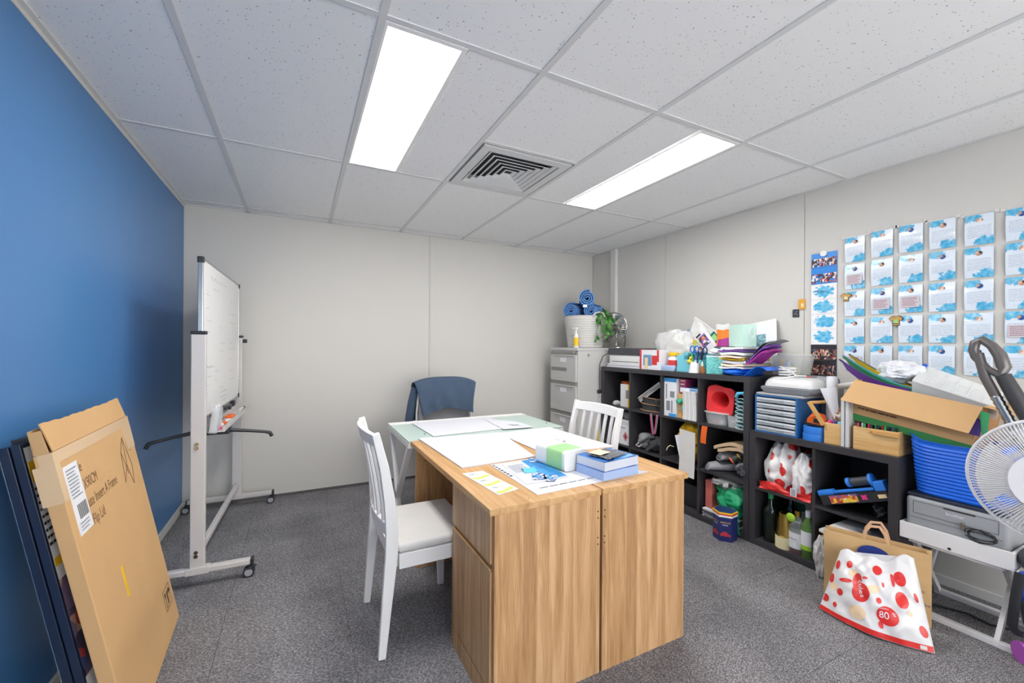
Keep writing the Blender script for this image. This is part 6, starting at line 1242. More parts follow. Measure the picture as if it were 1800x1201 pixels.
obj('body', MB().box(px0, px1, py0, py1, pz, pz + .182, r=.018, seg=4), 'printer_grey', t, smooth=True); obj('top_cover', MB().box(px0 + .004, px1 - .004, py0 + .004, py1 - .004, pz + .1825, pz + .196, r=.005), M('printer_top', '2b3040', .35), t, smooth=True)
fx = px0 - .0008
def frame_lines(mb, ya, yb, za, zb, w_=.0012): return mb.box(fx, px0, ya, yb, za, za + w_).box(fx, px0, ya, yb, zb - w_, zb).box(fx, px0, ya, ya + w_, za, zb).box(fx, px0, yb - w_, yb, za, zb)
obj('flap_seam', frame_lines(MB(), py0 + .03, py1 - .028, pz + .105, pz + .162), 'ink', t); obj('tray_seam', MB().box(fx, px0, py0 + .02, py1 - .02, pz + .085, pz + .0865), 'seam_dark', t); obj('grip_slot', MB().box(fx - .0004, px0, .70, .80, pz + .156, pz + .163), 'ink', t)
text('lettering', 'brother', .019, 'paper', t, (px0, .793, pz + .132), (0, -1, 0), (0, 0, 1), lift=.0006)
t = thing('usb_cable', 'coiled black cable hanging in front of the printer', 'cable', (2.60, .69, z1)); cr = []
for k_ in range(60): an = k_ * .42; cr.append((2.604 - .0012 * (k_ % 6), .685 + (.042 + .012 * math.sin(k_ * .37)) * math.cos(an), z1 + .03 + (.022 + .008 * math.cos(k_ * .29)) * math.sin(an)))
obj('lead', MB().tube(cr, .0022, 6), 'black_plastic', t, smooth=True); obj('plug', MB().box(2.596, 2.608, .728, .742, z1 + .04, z1 + .07, r=.002), 'chrome', t)
# blue tub: rounded rectangle, flaring upwards
tz = pz + .1965; M('tub_blue', '1a67dc', .28, var=.06)
tub('blue_tub', 'bright blue ribbed tub standing on the grey printer', (2.775, .772, tz), .138, .158, .245, 'tub_blue', sy=1.04, power=4.5, ridges=15, dip=.03, ridge=.0034)
# open carton, propped on the wooden caddy and the tub rim
A = onx(1503, 668, 2.665); B = onx(1728, 716, 2.665); Lc = (B - A).length
O, U, V, N_, P = frame3(A, B - A, (0, 0, 1)); Hc, Dc = .212, .265
t = thing('open_carton', 'open brown carton with green base stripe tilted over the blue tub', 'box', tuple(P(Lc / 2, -Hc, -Dc / 2)))
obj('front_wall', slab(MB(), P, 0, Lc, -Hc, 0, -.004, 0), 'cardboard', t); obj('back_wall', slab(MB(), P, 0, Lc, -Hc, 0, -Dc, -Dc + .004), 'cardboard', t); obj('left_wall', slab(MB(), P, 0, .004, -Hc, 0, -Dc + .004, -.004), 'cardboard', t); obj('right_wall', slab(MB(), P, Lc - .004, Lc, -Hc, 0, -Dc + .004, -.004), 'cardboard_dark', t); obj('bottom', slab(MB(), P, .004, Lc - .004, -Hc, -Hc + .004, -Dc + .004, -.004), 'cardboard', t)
obj('green_stripe', slab(MB(), P, 0, Lc, -Hc, -Hc + .035, 0, .0006), M('stripe_green', '3f8f4e', .7), t)
obj('small_print', lines(3, P(.04, -Hc + .06, .0004), U, V, .2, .06, seed=5), 'ink_brown', t)['kind'] = 'stuff'
E0, E1 = onx(1478, 703, 2.60), onx(1703, 762, 2.60)
obj('front_flap', MB().shell(lambda u, v: P(Lc * u, .001, .0).lerp(E0.lerp(E1, u), v), 8, 4, N_ * .003), 'cardboard', t)
G0, G1 = onx(1800, 738, 2.70), onx(1756, 700, 2.92)
obj('side_flap', MB().shell(lambda u, v: P(Lc, .001, -Dc * u).lerp(P(Lc + .13, -.01 + .05 * u, -Dc * u), v), 6, 4, V * .003), 'cardboard', t)
# what sticks out of it
for i, (m_, tip, lab) in enumerate((('purple', (1476, 631), 'purple folder fanned out of the open carton'), ('pen_green', (1483, 627), 'green folder fanned out of the open carton'), ('turq', (1482, 624), 'turquoise folder fanned out of the open carton'), ('yellow', (1495, 625), 'yellow folder fanned out of the open carton'), ('grey_mid', (1493, 622), 'grey folder fanned out of the open carton'))):
    X = 2.71 + .035 * i; T0 = onx(*tip, X); T1 = onx(1600 + 18 * i, 684 + 3 * i, X); 
    tag(obj('card_folder', MB().shell(lambda u, v: T0.lerp(T1, u) + Vector((.0 + .03 * v, .02 * v, -.028 * math.sin(math.pi * u) * (1 - .3 * v) - .10 * v * (.25 + .75 * u) + (.02 * v if u < .1 else 0))), 16, 6, (.003, 0, 0)), m_, smooth=True), lab, 'folder', 'coloured card folders')
heap('white_fabric', 'crumpled white fabric bundle in the open carton', 'fabric', tuple(onx(1580, 655, 2.85)), (.07, .085, .055), 'paper', .28, 1.8, 8)
q = [onx(1603, 668, 2.74), onx(1752, 715, 2.74), onx(1765, 690, 2.90), onx(1627, 642, 2.90)]
t = thing('organiser_case', 'clear compartment case with blue latches lying on the open carton', 'case', tuple(q[0] - up * .06))
def qq(u, v, w): p = q[0].lerp(q[1], u).lerp(q[3].lerp(q[2], u), v); return p - up * w
lidf = MB().hexa([qq(0, 0, .008), qq(1, 0, .008), qq(1, 1, .008), qq(0, 1, .008)], [qq(0, 0, 0), qq(1, 0, 0), qq(1, 1, 0), qq(0, 1, 0)]); obj('lid', lidf, 'bag_film', t, bevel=.002)
for (u0, u1, v0, v1) in ((0, 1, 0, .015), (0, 1, .985, 1), (0, .008, .015, .985), (.992, 1, .015, .985)): obj('wall', MB().hexa([qq(u0, v0, .06), qq(u1, v0, .06), qq(u1, v1, .06), qq(u0, v1, .06)], [qq(u0, v0, .0085), qq(u1, v0, .0085), qq(u1, v1, .0085), qq(u0, v1, .0085)]), 'clear_plastic', t)
for k_ in range(1, 6): obj('lid_rib', MB().hexa([qq(k_ / 6, .02, 0), qq(k_ / 6 + .008, .02, 0), qq(k_ / 6 + .008, .98, 0), qq(k_ / 6, .98, 0)], [qq(k_ / 6, .02, -.003), qq(k_ / 6 + .008, .02, -.003), qq(k_ / 6 + .008, .98, -.003), qq(k_ / 6, .98, -.003)]), 'clear_plastic', t)
for u_, v_ in ((.0, .75), (.99, .4)):
    for dv in (0, .14): obj('latch', MB().hexa([qq(u_ - .025, v_ + dv, .004), qq(u_ + .035, v_ + dv, .004), qq(u_ + .035, v_ + dv + .11, .004), qq(u_ - .025, v_ + dv + .11, .004)], [qq(u_ - .025, v_ + dv, -.007), qq(u_ + .035, v_ + dv, -.007), qq(u_ + .035, v_ + dv + .11, -.007), qq(u_ - .025, v_ + dv + .11, -.007)]), M('latch_blue', '1f55c8', .4), t, bevel=.001)
bits = MB().surf(lambda u, v: qq(.03 + .94 * u, .03 + .94 * v, .055 - .02 * abs(wob(u * 2, v, 2, 1)) - .012), 50, 14)
o = obj('small_parts', bits, mat_cells('parts_print', ['9a8f8c', 'c9a8a4', 'e6e0de', '6b7f8c', 'b87a74', 'd8d2d0', '7a6a66', 'a8b4b8'], 70, .4), t, smooth=True, solid=.003); o['kind'] = 'stuff'
for m_, pts, X, lab in (('pen_green', [(1722, 722), (1740, 727), (1736, 762), (1726, 765)], 2.655, 'bright green tag hanging at the carton end'), (M('tag_purple', '4b3580', .6), [(1712, 733), (1730, 740), (1722, 768), (1700, 762)], 2.652, 'dark purple lanyard tag hanging at the carton end')):
    tag(obj('lanyard_tag', MB().shell(lambda u, v: onx(*pts[0], X).lerp(onx(*pts[1], X), u).lerp(onx(*pts[3], X - .02).lerp(onx(*pts[2], X - .02), u), v), 5, 6, (-.002, 0, 0)), m_, smooth=True), lab, 'tag')

# ================================================================== BAGS ON THE CARPET
Lb, Rb = Vector((2.415, 1.18, 0)), Vector((2.535, .812, 0)); ud = (Rb - Lb).normalized(); nd = Vector((-ud.y, ud.x, 0)); nd = nd if nd.x > 0 else -nd; Wb = (Rb - Lb).length; Hb = .325
M('kraft', 'd6b07c', .85, var=.08, scale=14, bump=.15, bscale=30)
t = thing('kraft_bag', 'brown paper carrier bag standing behind the dotted plastic bag', 'bag', tuple((Lb + Rb) / 2))
f_ = lambda u, v, d_: Lb + ud * Wb * u + nd * (d_ + (.006 * math.sin(v * 5 + u * 4))) + up * (Hb * v)
obj('front', MB().shell(lambda u, v: f_(u, v, .0 + .012 * math.sin(math.pi * u) * -v), 12, 8, nd * .0015), 'kraft', t, smooth=True); obj('back', MB().shell(lambda u, v: f_(u, v, .06), 12, 8, nd * .0015), 'kraft', t, smooth=True)
for u_ in (0, 1): obj('gusset', MB().shell(lambda a_, v: f_(u_, v, .06 * a_) + ud * (.018 * math.sin(math.pi * a_) * (-1 if u_ else 1) * v), 6, 6, ud * .0012), 'kraft', t, smooth=True)
obj('base', MB().hexa([Lb, Rb, Rb + nd * .06, Lb + nd * .06], [p + up * .0015 for p in (Lb, Rb, Rb + nd * .06, Lb + nd * .06)]), 'kraft', t)
for d_, m_ in ((-.003, 0), (.064, .0)): obj('handle', MB().tube([f_(.40, .97, d_), f_(.41, 1.1, d_), f_(.46, 1.2, d_), f_(.55, 1.22, d_), f_(.60, 1.12, d_), f_(.63, .97, d_)], .007, 8, flat=.4), M('handle_kraft', 'd6a983', .8), t, smooth=True)
obj('round_logo', MB().add([f_(.5, .80, -.016) + ud * .062 * math.cos(a_ * .3927) + up * .045 * math.sin(a_ * .3927) for a_ in range(16)], [tuple(range(16))]), M('logo_blue', '2b3f8f', .6), t)
obj('orange_dot', MB().add([f_(.38, .70, -.015) + ud * .02 * math.cos(a_ * .785) + up * .02 * math.sin(a_ * .785) for a_ in range(8)], [tuple(range(8))]), 'orange', t)
for i, s_ in enumerate(('This', 'is a', 'can be')): text('lettering', s_, .02, M('navy_ink', '3a4570', .8), t, f_(.86, .46 - .085 * i, -.008), ud, up)
# red-dotted plastic bag in front
b0, b1 = Vector((2.238, 1.112, .004)), Vector((2.330, .735, .004)); t0, t1 = Vector((2.365, 1.085, .262)), Vector((2.425, .835, .328))
def bagf(u, v):
    l = b0.lerp(t0, v); r_ = b1.lerp(t1, v); p = l.lerp(r_, u)
    bul = math.sin(math.pi * u) ** .7 * math.sin(math.pi * min(1, v * .92 + .06)) ** .8
    n_ = Vector((-.93, -.25, .35)).normalized()
    fold = .010 * wob(u * 1.8, v * 1.3, 1.0, .7) + .004 * abs(math.sin(9 * u + 5 * v)) + .011 * (.5 - 2 * abs(_nz.noise(Vector((u * 3.1, v * 2.6, 1.7))))) + .007 * (.5 - 2 * abs(_nz.noise(Vector((u * 6.5 + 2 * v, v * 5, 4.2)))))
    dip = up * (-.030 * math.exp(-((u - .55) / .16) ** 2) + .012 * math.sin(u * 16)) * max(0, v - .75) * 4
    sag = up * (-.0 * math.sin(math.pi * u)) + Vector((-.05, -.01, 0)) * math.sin(math.pi * u) * (1 - v) ** 2
    return p + n_ * (.055 * bul + fold * (.3 + .7 * bul)) + dip + sag
def bagn(u, v): e = .004; a_ = bagf(min(1, u + e), v) - bagf(max(0, u - e), v); b_ = bagf(u, min(1, v + e)) - bagf(u, max(0, v - e)); n_ = a_.cross(b_).normalized(); return n_ if n_.x < 0 else -n_
M('bag_white', 'eae8e8', .3, var=.05, scale=7, trans=.12)
t = thing('dotted_plastic_bag', 'white plastic shopping bag with red dots slumped on the carpet', 'bag', tuple((b0 + b1) / 2))
obj('front', MB().shell(bagf, 64, 48, (.002, .0005, 0)), 'bag_white', t, smooth=True, ang=80)
obj('back', MB().shell(lambda u, v: (b0.lerp(t0, v)).lerp(b1.lerp(t1, v), u) + Vector((.03 * math.sin(math.pi * u) * math.sin(math.pi * v), 0, .0)), 20, 16, (.002, 0, 0)), 'bag_white', t, smooth=True)
def decal(u0, v0, ru, rv, lift=.0016, n=26, rings=3, ang=0):
    mb = MB(); vs = []
    def at(u, v): u = min(.995, max(.005, u)); v = min(.995, max(.005, v)); return bagf(u, v) + bagn(u, v) * lift
    vs.append(at(u0, v0))
    for k_ in range(1, rings + 1):
        for j in range(n): a_ = 2 * math.pi * j / n; x, y = ru * k_ / rings * math.cos(a_), rv * k_ / rings * math.sin(a_); vs.append(at(u0 + x * math.cos(ang) - y * math.sin(ang), v0 + x * math.sin(ang) + y * math.cos(ang)))
    fs = [(0, 1 + j, 1 + (j + 1) % n) for j in range(n)]
    for k_ in range(rings - 1):
        for j in range(n): fs.append((1 + k_ * n + j, 1 + k_ * n + (j + 1) % n, 1 + (k_ + 1) * n + (j + 1) % n, 1 + (k_ + 1) * n + j))
    return mb.add(vs, fs)
M('dot_red', 'd8302c', .35, var=.1, scale=20); M('dot_peach', 'f0d2ae', .4)
obj('red_hem', MB().shell(lambda u, v: bagf(.004 + .992 * u, .004 + .062 * v) + bagn(.004 + .992 * u, .004 + .062 * v) * .0015, 50, 5, (.0004, 0, 0)), 'dot_red', t, smooth=True)
for u_, v_, a_, b_ in ((.2, .80, .04, .055), (.05, .76, .03, .07), (.55, .80, .055, .075), (.80, .73, .065, .085), (.72, .70, .02, .08), (.20, .56, .075, .03), (.03, .53, .03, .075), (.17, .37, .035, .05), (.03, .2, .04, .06), (.15, .17, .022, .035), (.58, .42, .025, .035), (.80, .49, .06, .09), (.60, .15, .022, .04), (.95, .2, .03, .06), (.42, .66, .03, .016), (.62, .62, .012, .03), (.94, .55, .015, .05)):
    obj('red_dot', decal(u_, v_, a_, b_, ang=.15), 'dot_red', t, smooth=True)
for u_, v_, a_, b_ in ((.27, .68, .05, .06), (.52, .54, .07, .05), (.08, .42, .05, .06), (.38, .2, .085, .085), (.86, .36, .02, .03)): obj('peach_patch', decal(u_, v_, a_, b_, ang=.4), 'dot_peach', t, smooth=True)
obj('logo_rim', decal(.395, .46, .105, .135, .0018), 'paper', t, smooth=True); obj('logo_blob', decal(.395, .46, .095, .122, .0026), 'dot_red', t, smooth=True); obj('logo_blob', decal(.335, .60, .055, .10, .0026), 'dot_red', t, smooth=True); obj('slogan_blob', decal(.66, .27, .1, .105, .0022), 'dot_red', t, smooth=True)
def onbag(u0, v0, su, sv, rot=0): return lambda x, y: (lambda u, v: bagf(min(.99, max(.01, u)), min(.99, max(.01, v))) + bagn(min(.99, max(.01, u)), min(.99, max(.01, v))) * .0042)(u0 + su * (x * math.cos(rot) - y * math.sin(rot)), v0 + sv * (x * math.sin(rot) + y * math.cos(rot)))
text('lettering', 'coles', .07, 'paper', t, (0, 0, 0), (1, 0, 0), (0, 1, 0), warp=onbag(.35, .60, 1.05, 1.5, -1.25)); text('lettering', '80', .085, 'paper', t, (0, 0, 0), (1, 0, 0), (0, 1, 0), warp=onbag(.585, .235, 1.1, 1.25, .04)); text('lettering', '%', .045, 'paper', t, (0, 0, 0), (1, 0, 0), (0, 1, 0), warp=onbag(.70, .285, 1.1, 1.25, .04)); text('lettering', 'MADE FROM', .014, 'paper', t, (0, 0, 0), (1, 0, 0), (0, 1, 0), warp=onbag(.585, .335, 1.1, 1.25, .04))
obj('barcode_patch', MB().shell(lambda u, v: bagf(.9 + .05 * u, .015 + .04 * v) + bagn(.9 + .05 * u, .015 + .04 * v) * .003, 4, 4, (.0004, 0, 0)), 'paper_grey', t, smooth=True)

# ================================================================== RIGHT EDGE: white fan, sports bag, vacuum wand
M('fan_white', 'eceaea', .4, var=.02)
fc = onx(1862, 850, 2.02)
t = fan('pedestal_fan', 'white pedestal fan in front of the printer table', tuple(fc), (-.93, -.12, .05), .186, (fc.x + .1, fc.y + .02, 0), ('fan_white', 'fan_white', 'fan_white', 'fan_white'), 130, .10, False)
g = onz(1805, 1165, 0); 
t = thing('sports_bag', 'black mesh-topped sports bag with blue pouch beside the folding table', 'bag', (g.x + .06, g.y - .03, .0)); bx_, by_ = g.x + .05, g.y - .04
obj('body', lump((bx_ + .02, by_ - .02, .2), .10, .09, .2, .1, 1.2, 3, 30, 20, floor=.075), M('bag_black', '2b2d33', .8, bump=.3), t, smooth=True); obj('mesh_top', lump((bx_, by_ + .0, .40), .07, .075, .06, .08, 1.4, 2), 'charcoal', t, smooth=True); obj('blue_pouch', lump((bx_ - .05, by_ + .035, .30), .045, .04, .06, .08, 1.4, 5), M('pouch_blue', '2f55c0', .7), t, smooth=True)
obj('strap', MB().tube([(bx_ - .09, by_ + .05, .36), (bx_ - .10, by_ + .06, .25), (bx_ - .09, by_ + .07, .14), (bx_ - .06, by_ + .06, .1)], .016, 8, flat=.4), 'black_plastic', t, smooth=True)
t = thing('exercise_mat', 'rolled purple exercise mat lying under the sports bag', 'mat', (bx_ - .02, by_, 0)); obj('roll', MB().cyl((bx_ - .075, by_ + .055, .04), (bx_ + .25, by_ - .25, .04), .0395, n=26), M('mat_purple', 'b057b8', .8), t, smooth=True); obj('band', MB().cyl((bx_ - .05, by_ + .032, .04), (bx_ - .03, by_ + .013, .04), .0405, n=26), 'paper', t, smooth=True)
# vacuum cleaner wand leaning against the wall corner of the carton
W0, W1 = onx(1722, 612, 2.56), Vector((2.42, .15, .03)); M('vac_grey', '6a6563', .3, metal=.3); M('vac_black', '3a3a3c', .45)
t = thing('vacuum_wand', 'grey vacuum cleaner wand with loop handle leaning beside the carton', 'vacuum', tuple(W1)); d = (W1 - W0).normalized(); sd = Vector((1, 0, 0)); nn = d.cross(sd).normalized(); nn = nn if nn.z > 0 else -nn
obj('loop_handle', MB().tube([W0 - nn * .02, W0 - d * .025 - nn * .004, W0 - d * .03 + nn * .02, W0 + nn * .036 + d * .005, W0 + d * .05 + nn * .042, W0 + d * .10 + nn * .034, W0 + d * .13 + nn * .014, W0 + d * .09 - nn * .012, W0 + d * .03 - nn * .024], [.017, .017, .017, .017, .021, .022, .019, .014, .016], 12, True), 'vac_grey', t, smooth=True)
obj('grip', MB().tube([W0 + d * .13 + nn * .02, W0 + d * .22 + nn * .02, W0 + d * .34 + nn * .02], [.024, .026, .024], 16), 'vac_black', t, smooth=True); obj('red_button', MB().tube([W0 + d * .24 + nn * .04, W0 + d * .275 + nn * .042], .012, 12), 'red', t, smooth=True)
obj('lower_tube', MB().tube([W0 + d * .02 - nn * .012, W0 + d * .12 - nn * .03, W0 + d * .2 - nn * .03], .017, 14), 'vac_grey', t, smooth=True)
hp = [W0 + d * (.2 + .01 * k_) - nn * .03 for k_ in range(26)]; obj('ribbed_hose', MB().tube(hp, [.019 if k_ % 2 else .0155 for k_ in range(26)], 14), 'chrome', t, smooth=True)
obj('pipe', MB().tube([W0 + d * .34 + nn * .02, W1 + up * .04], .017, 14), 'vac_black', t, smooth=True); obj('floor_head', MB().box(W1.x - .05, W1.x + .05, W1.y - .12, W1.y + .12, .002, .045, r=.012), 'vac_black', t, smooth=True)
tag(obj('floor_cable', MB().tube([(2.70, .93, .005), (2.78, .86, .005), (2.82, .78, .005), (2.80, .70, .005), (2.85, .62, .005), (2.9, .55, .005), (2.93, .4, .005)], .005, 7), 'black_plastic', smooth=True), 'black cable lying on the carpet under the folding table', 'cable')

# ================================================================== ON THE RIGHT WALL
def mat_sheet(name, note):
    m = bpy.data.materials.new(name); m.use_nodes = True; N, L = nodes(m); b = N['Principled BSDF']; b.inputs['Roughness'].default_value = .22; b.inputs['Coat Weight'].default_value = .3
    tc = N.new('ShaderNodeTexCoord'); sp = N.new('ShaderNodeSeparateXYZ'); L.new(tc.outputs['Generated'], sp.inputs[0]); oi = N.new('ShaderNodeObjectInfo')
    def math_(op, a_, b_=None, c_=None):
        n_ = N.new('ShaderNodeMath'); n_.operation = op
        for i, v in enumerate((a_, b_, c_)):
            if v is None: continue
            if isinstance(v, (int, float)): n_.inputs[i].default_value = v
            else: L.new(v, n_.inputs[i])
        return n_.outputs[0]
    u = math_('SUBTRACT', 1, sp.outputs[1]); v = sp.outputs[2]
    cb = N.new('ShaderNodeCombineXYZ'); L.new(u, cb.inputs[0]); L.new(v, cb.inputs[1]); L.new(math_('MULTIPLY', oi.outputs['Random'], 9), cb.inputs[2])
    no = N.new('ShaderNodeTexNoise'); no.inputs['Scale'].default_value = 6; no.inputs['Detail'].default_value = 4; L.new(cb.outputs[0], no.inputs[0]); nz = math_('SUBTRACT', no.outputs[0], .5)
    def blob(cu, cv, ru, rv): a_ = math_('DIVIDE', math_('SUBTRACT', u, cu), ru); c_ = math_('DIVIDE', math_('SUBTRACT', v, cv), rv); d_ = math_('SQRT', math_('ADD', math_('MULTIPLY', a_, a_), math_('MULTIPLY', c_, c_))); return math_('ADD', d_, math_('MULTIPLY', nz, 1.5))
    bl = math_('MINIMUM', blob(.2, .92, .38, .16), blob(.85, .06, .5, .22)) if note != 'cloud' else blob(.5, .5, .38, .4)
    fac = N.new('ShaderNodeMapRange'); fac.inputs[1].default_value = .85; fac.inputs[2].default_value = 1.05; fac.inputs[3].default_value = 1; fac.inputs[4].default_value = 0; L.new(bl, fac.inputs[0])
    rb = ramp_nodes(N, [(.35, rgb('3fa9d6')), (.7, rgb('8fd0ea'))]); L.new(no.outputs[0], rb.inputs[0])
    mx = N.new('ShaderNodeMix'); mx.data_type = 'RGBA'; mx.inputs[6].default_value = rgb('dfe8f2' if note != 'cloud' else 'f0eff0'); L.new(rb.outputs[0], mx.inputs[7]); L.new(fac.outputs[0], mx.inputs[0]); out = mx.outputs[2]
    if note != 'cloud':
        fr = math_('FRACT', math_('MULTIPLY', v, 20)); line = math_('LESS_THAN', fr, .38); reg = math_('MULTIPLY', math_('GREATER_THAN', v, .24), math_('LESS_THAN', v, .64)); ru_ = math_('MULTIPLY', math_('GREATER_THAN', u, .1), math_('LESS_THAN', u, .92))
        n2 = N.new('ShaderNodeTexNoise'); n2.inputs['Scale'].default_value = 60; L.new(cb.outputs[0], n2.inputs[0]); wd = math_('GREATER_THAN', n2.outputs[0], .46)
        ms = math_('MULTIPLY', math_('MULTIPLY', line, reg), math_('MULTIPLY', ru_, wd)); m2 = N.new('ShaderNodeMix'); m2.data_type = 'RGBA'; m2.inputs[7].default_value = rgb('8b93a2'); L.new(out, m2.inputs[6]); L.new(math_('MULTIPLY', ms, .75), m2.inputs[0]); out = m2.outputs[2]
    L.new(out, b.inputs['Base Color']); MATS[name] = m
mat_sheet('sheet_print', ''); mat_sheet('cloud_print', 'cloud')
mat_cells('portrait_a', ['3b2f2c', 'd9b49c', '2b3a55', 'c48f78', '4a3a34'], 90); mat_cells('portrait_b', ['2b5fa8', 'caa08a', '3b3030', '1f4f96', 'e0c0aa'], 90); mat_cells('portrait_c', ['e0c8bc', 'c9a28e', '8a6a5c', 'efe0d8', '6b5048'], 90)
M('note_pink', 'cfc6cb', .7); M('handwrite', '9a6a78', .8)
XW = XR - .0035; sw, sh = .1, .152
base_s = disc_s = note_s = None; protos = {}
def make(name, key, mb, mat, parent, loc):
    if key not in protos: o = obj(name, mb, mat, parent, local=True, smooth=(name == 'portrait')); protos[key] = o
    else: o = inst(protos[key], parent)
    o.location = loc; return o
sheetm = MB().shell(lambda u, v: (-.0015 - .004 * math.sin(math.pi * v) - .004 * u * math.sin(math.pi * v), -sw / 2 + sw * u, sh * v), 5, 9, (.0012, 0, 0))
cols6 = [((1486, 420), 'next to the group-photo strip'), ((1532, 409), 'second from the group-photo strip'), ((1581, 399), 'third from the group-photo strip'), ((1634, 391), 'fourth from the group-photo strip'), ((1696, 382), 'fifth from the group-photo strip'), ((1768, 370), 'sixth from the group-photo strip, furthest along the wall')]
notes = {(0, 1): .5, (1, 2): .5, (2, 2): .6, (5, 3): .55, (0, 4): .3}
for i, ((pu, pv), lab) in enumerate(cols6):
    p = onx(pu, pv, XW); yl = onx(pu, 500, XW).y; rot_pitch = (ZX(pu, pv, XW) - ZX(pu + 2, 608, XW)) / 4
    t = thing('photo_sheet_strip', 'hanging strip of five blue-splashed letter sheets, ' + lab, 'poster', (XW, yl - sw / 2, p.z - 5 * rot_pitch), group='hanging strips of letter sheets')
    for r_ in range(5):
        zb = (4 - r_) * rot_pitch + rot_pitch - sh
        o = make('letter_sheet', 'sheet', sheetm, 'sheet_print', t, (0, 0, zb))
        dsc = MB().prism([(.0 + .0125 * math.cos(a_ * .3927), .0125 * math.sin(a_ * .3927)) for a_ in range(16)], -.0075, -.0069, 'yz')
        k_ = 'abc'[(i * 2 + r_) % 3]; make('portrait', 'por' + k_, dsc, 'portrait_' + k_, t, (0, -.004 + .002 * ((i + r_) % 3), zb + sh * .80))
        if (i, r_) in notes:
            nt = make('handwritten_note', 'note', MB().box(-.0112, -.0104, -.04, .04, 0, .06), 'note_pink', t, (0, 0, zb + .028)); 
            if 'hwr' not in protos: protos['hwr'] = obj('handwriting', MB().add(*(lambda m: (m.v, m.f))(lines(6, (0, .034, .006), (0, -1, 0), (0, 0, 1), .066, .05, seed=4))), 'handwrite', t, local=True); o2 = protos['hwr']; o2['kind'] = 'stuff'
            else: o2 = inst(protos['hwr'], t)
            o2.location = (-.0108, 0, zb + .028)
    obj('hanger_tape', MB().box(-.003, .002, -sw / 2 - .015, sw / 2 + .015, 5 * rot_pitch, 5 * rot_pitch + .006), 'milky_plastic', t, local=True)
    for s_ in (-1, 1): obj('tape_tab', MB().box(-.0035, .002, s_ * .06 - .008, s_ * .06 + .008, 5 * rot_pitch - .004, 5 * rot_pitch + .011), 'paper_grey', t, local=True)
# group-photo strip
mat_cells('crowd_blue', ['1f7fd0', '2a3550', 'd9b8a8', '20242f', 'c23c44', 'e6e0dc', '3a2f3a'], (60, 120, 70)); mat_cells('crowd_dark', ['2b2522', 'c98f78', '7a2f2c', 'e0b8a0', '1c1a1c', '8c5f4c', '3a4a66'], (60, 120, 70)); M('photo_blue', '2384d6', .3); M('photo_dark', '2c2a30', .4)
ya, yb = onx(1426, 560, XW).y, onx(1471, 560, XW).y; t = thing('photo_strip', 'hanging strip of group photos and blue cloud cards beside the wall seam', 'poster', (XW, (ya + yb) / 2, ZX(1448, 662, XW)))
vs_ = [444, 470, 499, 526, 552, 579, 606, 634, 661]
for i, (a_, b_) in enumerate(zip(vs_, vs_[1:])):
    zt_, zb_ = ZX(1448, a_, XW), ZX(1448, b_, XW); e = .0008
    if 2 <= i <= 5:
        o = obj('cloud_card', MB().box(XW - .0022, XW - .001, ya, yb, zb_ + e, zt_ - e), 'cloud_print', t)
        if i == 2: text('lettering', 'Mandigan', .024, 'navy_ink', o, (XW - .0022, ya - .022, (zt_ + zb_) / 2 - .006), (0, -1, 0), (0, 0, 1), shear=.35, width=.8)
    else:
        o = obj('group_photo', MB().box(XW - .0022, XW - .001, ya, yb, zb_ + e, zt_ - e), 'photo_blue' if i < 2 else 'photo_dark', t); h_ = zt_ - zb_
        obj('crowd', MB().box(XW - .0028, XW - .0022, ya - .002, yb + .002, zb_ + h_ * .08, zb_ + h_ * (.62 if i < 2 else .7)), 'crowd_blue' if i < 2 else 'crowd_dark', o)
obj('magnet', MB().cyl((XW - .002, (ya + yb) / 2, ZX(1448, 444, XW) - .008), (XW - .012, (ya + yb) / 2, ZX(1448, 444, XW) - .008), .018, n=20), 'white_plastic', t, smooth=True)
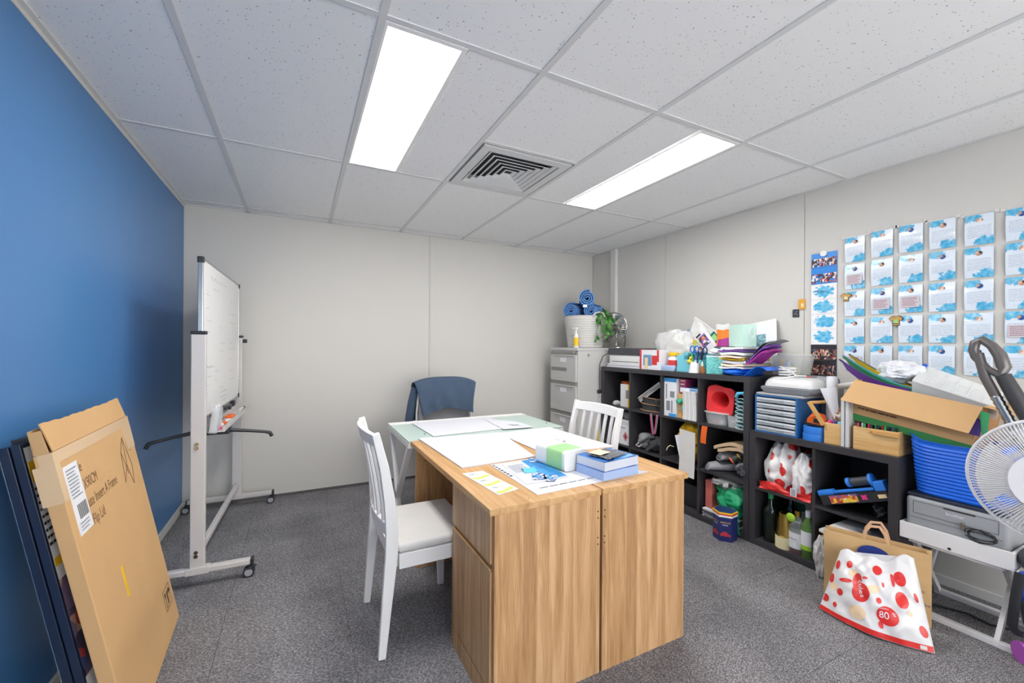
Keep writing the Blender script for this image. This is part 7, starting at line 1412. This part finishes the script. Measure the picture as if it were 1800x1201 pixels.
# shirt-shaped magnets and two small cards
M('shirt_tan', 'c39a52', .6); M('shirt_dark', '3f2f22', .6)
for pu, pv, sc_, m2_, lab in ((1487, 523, 1, 'cream', 'tan shirt-shaped magnet on the strip next to the group photos'), (1575, 564, 1.1, 'green_l', 'tan and green shirt-shaped magnet between two sheet strips')):
    c = onx(pu, pv, XW - .012); t = thing('shirt_magnet', lab, 'magnet', tuple(c)); k_ = .023 * sc_
    ol_ = [(-.55, -1), (.55, -1), (.55, .1), (.85, -.05), (1.15, .5), (.6, 1), (.25, 1), (0, .75), (-.25, 1), (-.6, 1), (-1.15, .5), (-.85, -.05), (-.55, .1)]
    obj('outline', MB().prism([(c.y - a_ * k_ * 1.12, c.z + b_ * k_ * 1.12) for a_, b_ in ol_], c.x, c.x + .003, 'yz'), 'shirt_dark', t); obj('shirt', MB().prism([(c.y - a_ * k_, c.z + b_ * k_) for a_, b_ in ol_], c.x - .002, c.x, 'yz'), 'shirt_tan', t); obj('print', MB().prism([(c.y - a_ * k_, c.z + b_ * k_) for a_, b_ in ((-.4, -.5), (.4, -.6), (.3, .3), (-.3, .2))], c.x - .003, c.x - .002, 'yz'), m2_, t); obj('print_line', MB().prism([(c.y - a_ * k_, c.z + b_ * k_) for a_, b_ in ((-.5, -.75), (.5, -.75), (.5, -.6), (-.5, -.6))], c.x - .003, c.x - .002, 'yz'), 'shirt_dark', t)
c = onx(1410, 535, XW); t = thing('key_tag', 'small amber plastic key tag on the wall seam', 'tag', tuple(c)); obj('tag', MB().box(XW - .008, XW, c.y - .02, c.y + .02, c.z - .035, c.z + .035, r=.003), M('amber_tag', 'e0a030', .5), t); obj('clip', MB().box(XW - .012, XW - .008, c.y - .012, c.y + .0, c.z - .02, c.z + .005), 'cream', t)
c = onx(1399, 551, XW); t = thing('wall_card', 'small black card with white specks by the amber key tag', 'card', tuple(c)); obj('card', MB().box(XW - .0015, XW, c.y - .021, c.y + .021, c.z - .027, c.z + .027), 'ink', t); obj('speckle', MB().box(XW - .002, XW - .0015, c.y - .016, c.y + .016, c.z - .02, c.z + .02), mat_cells('specks', ['2a2c33', '2a2c33', '2a2c33', '8f95a2', '33353d'], (100, 200, 200)), t)
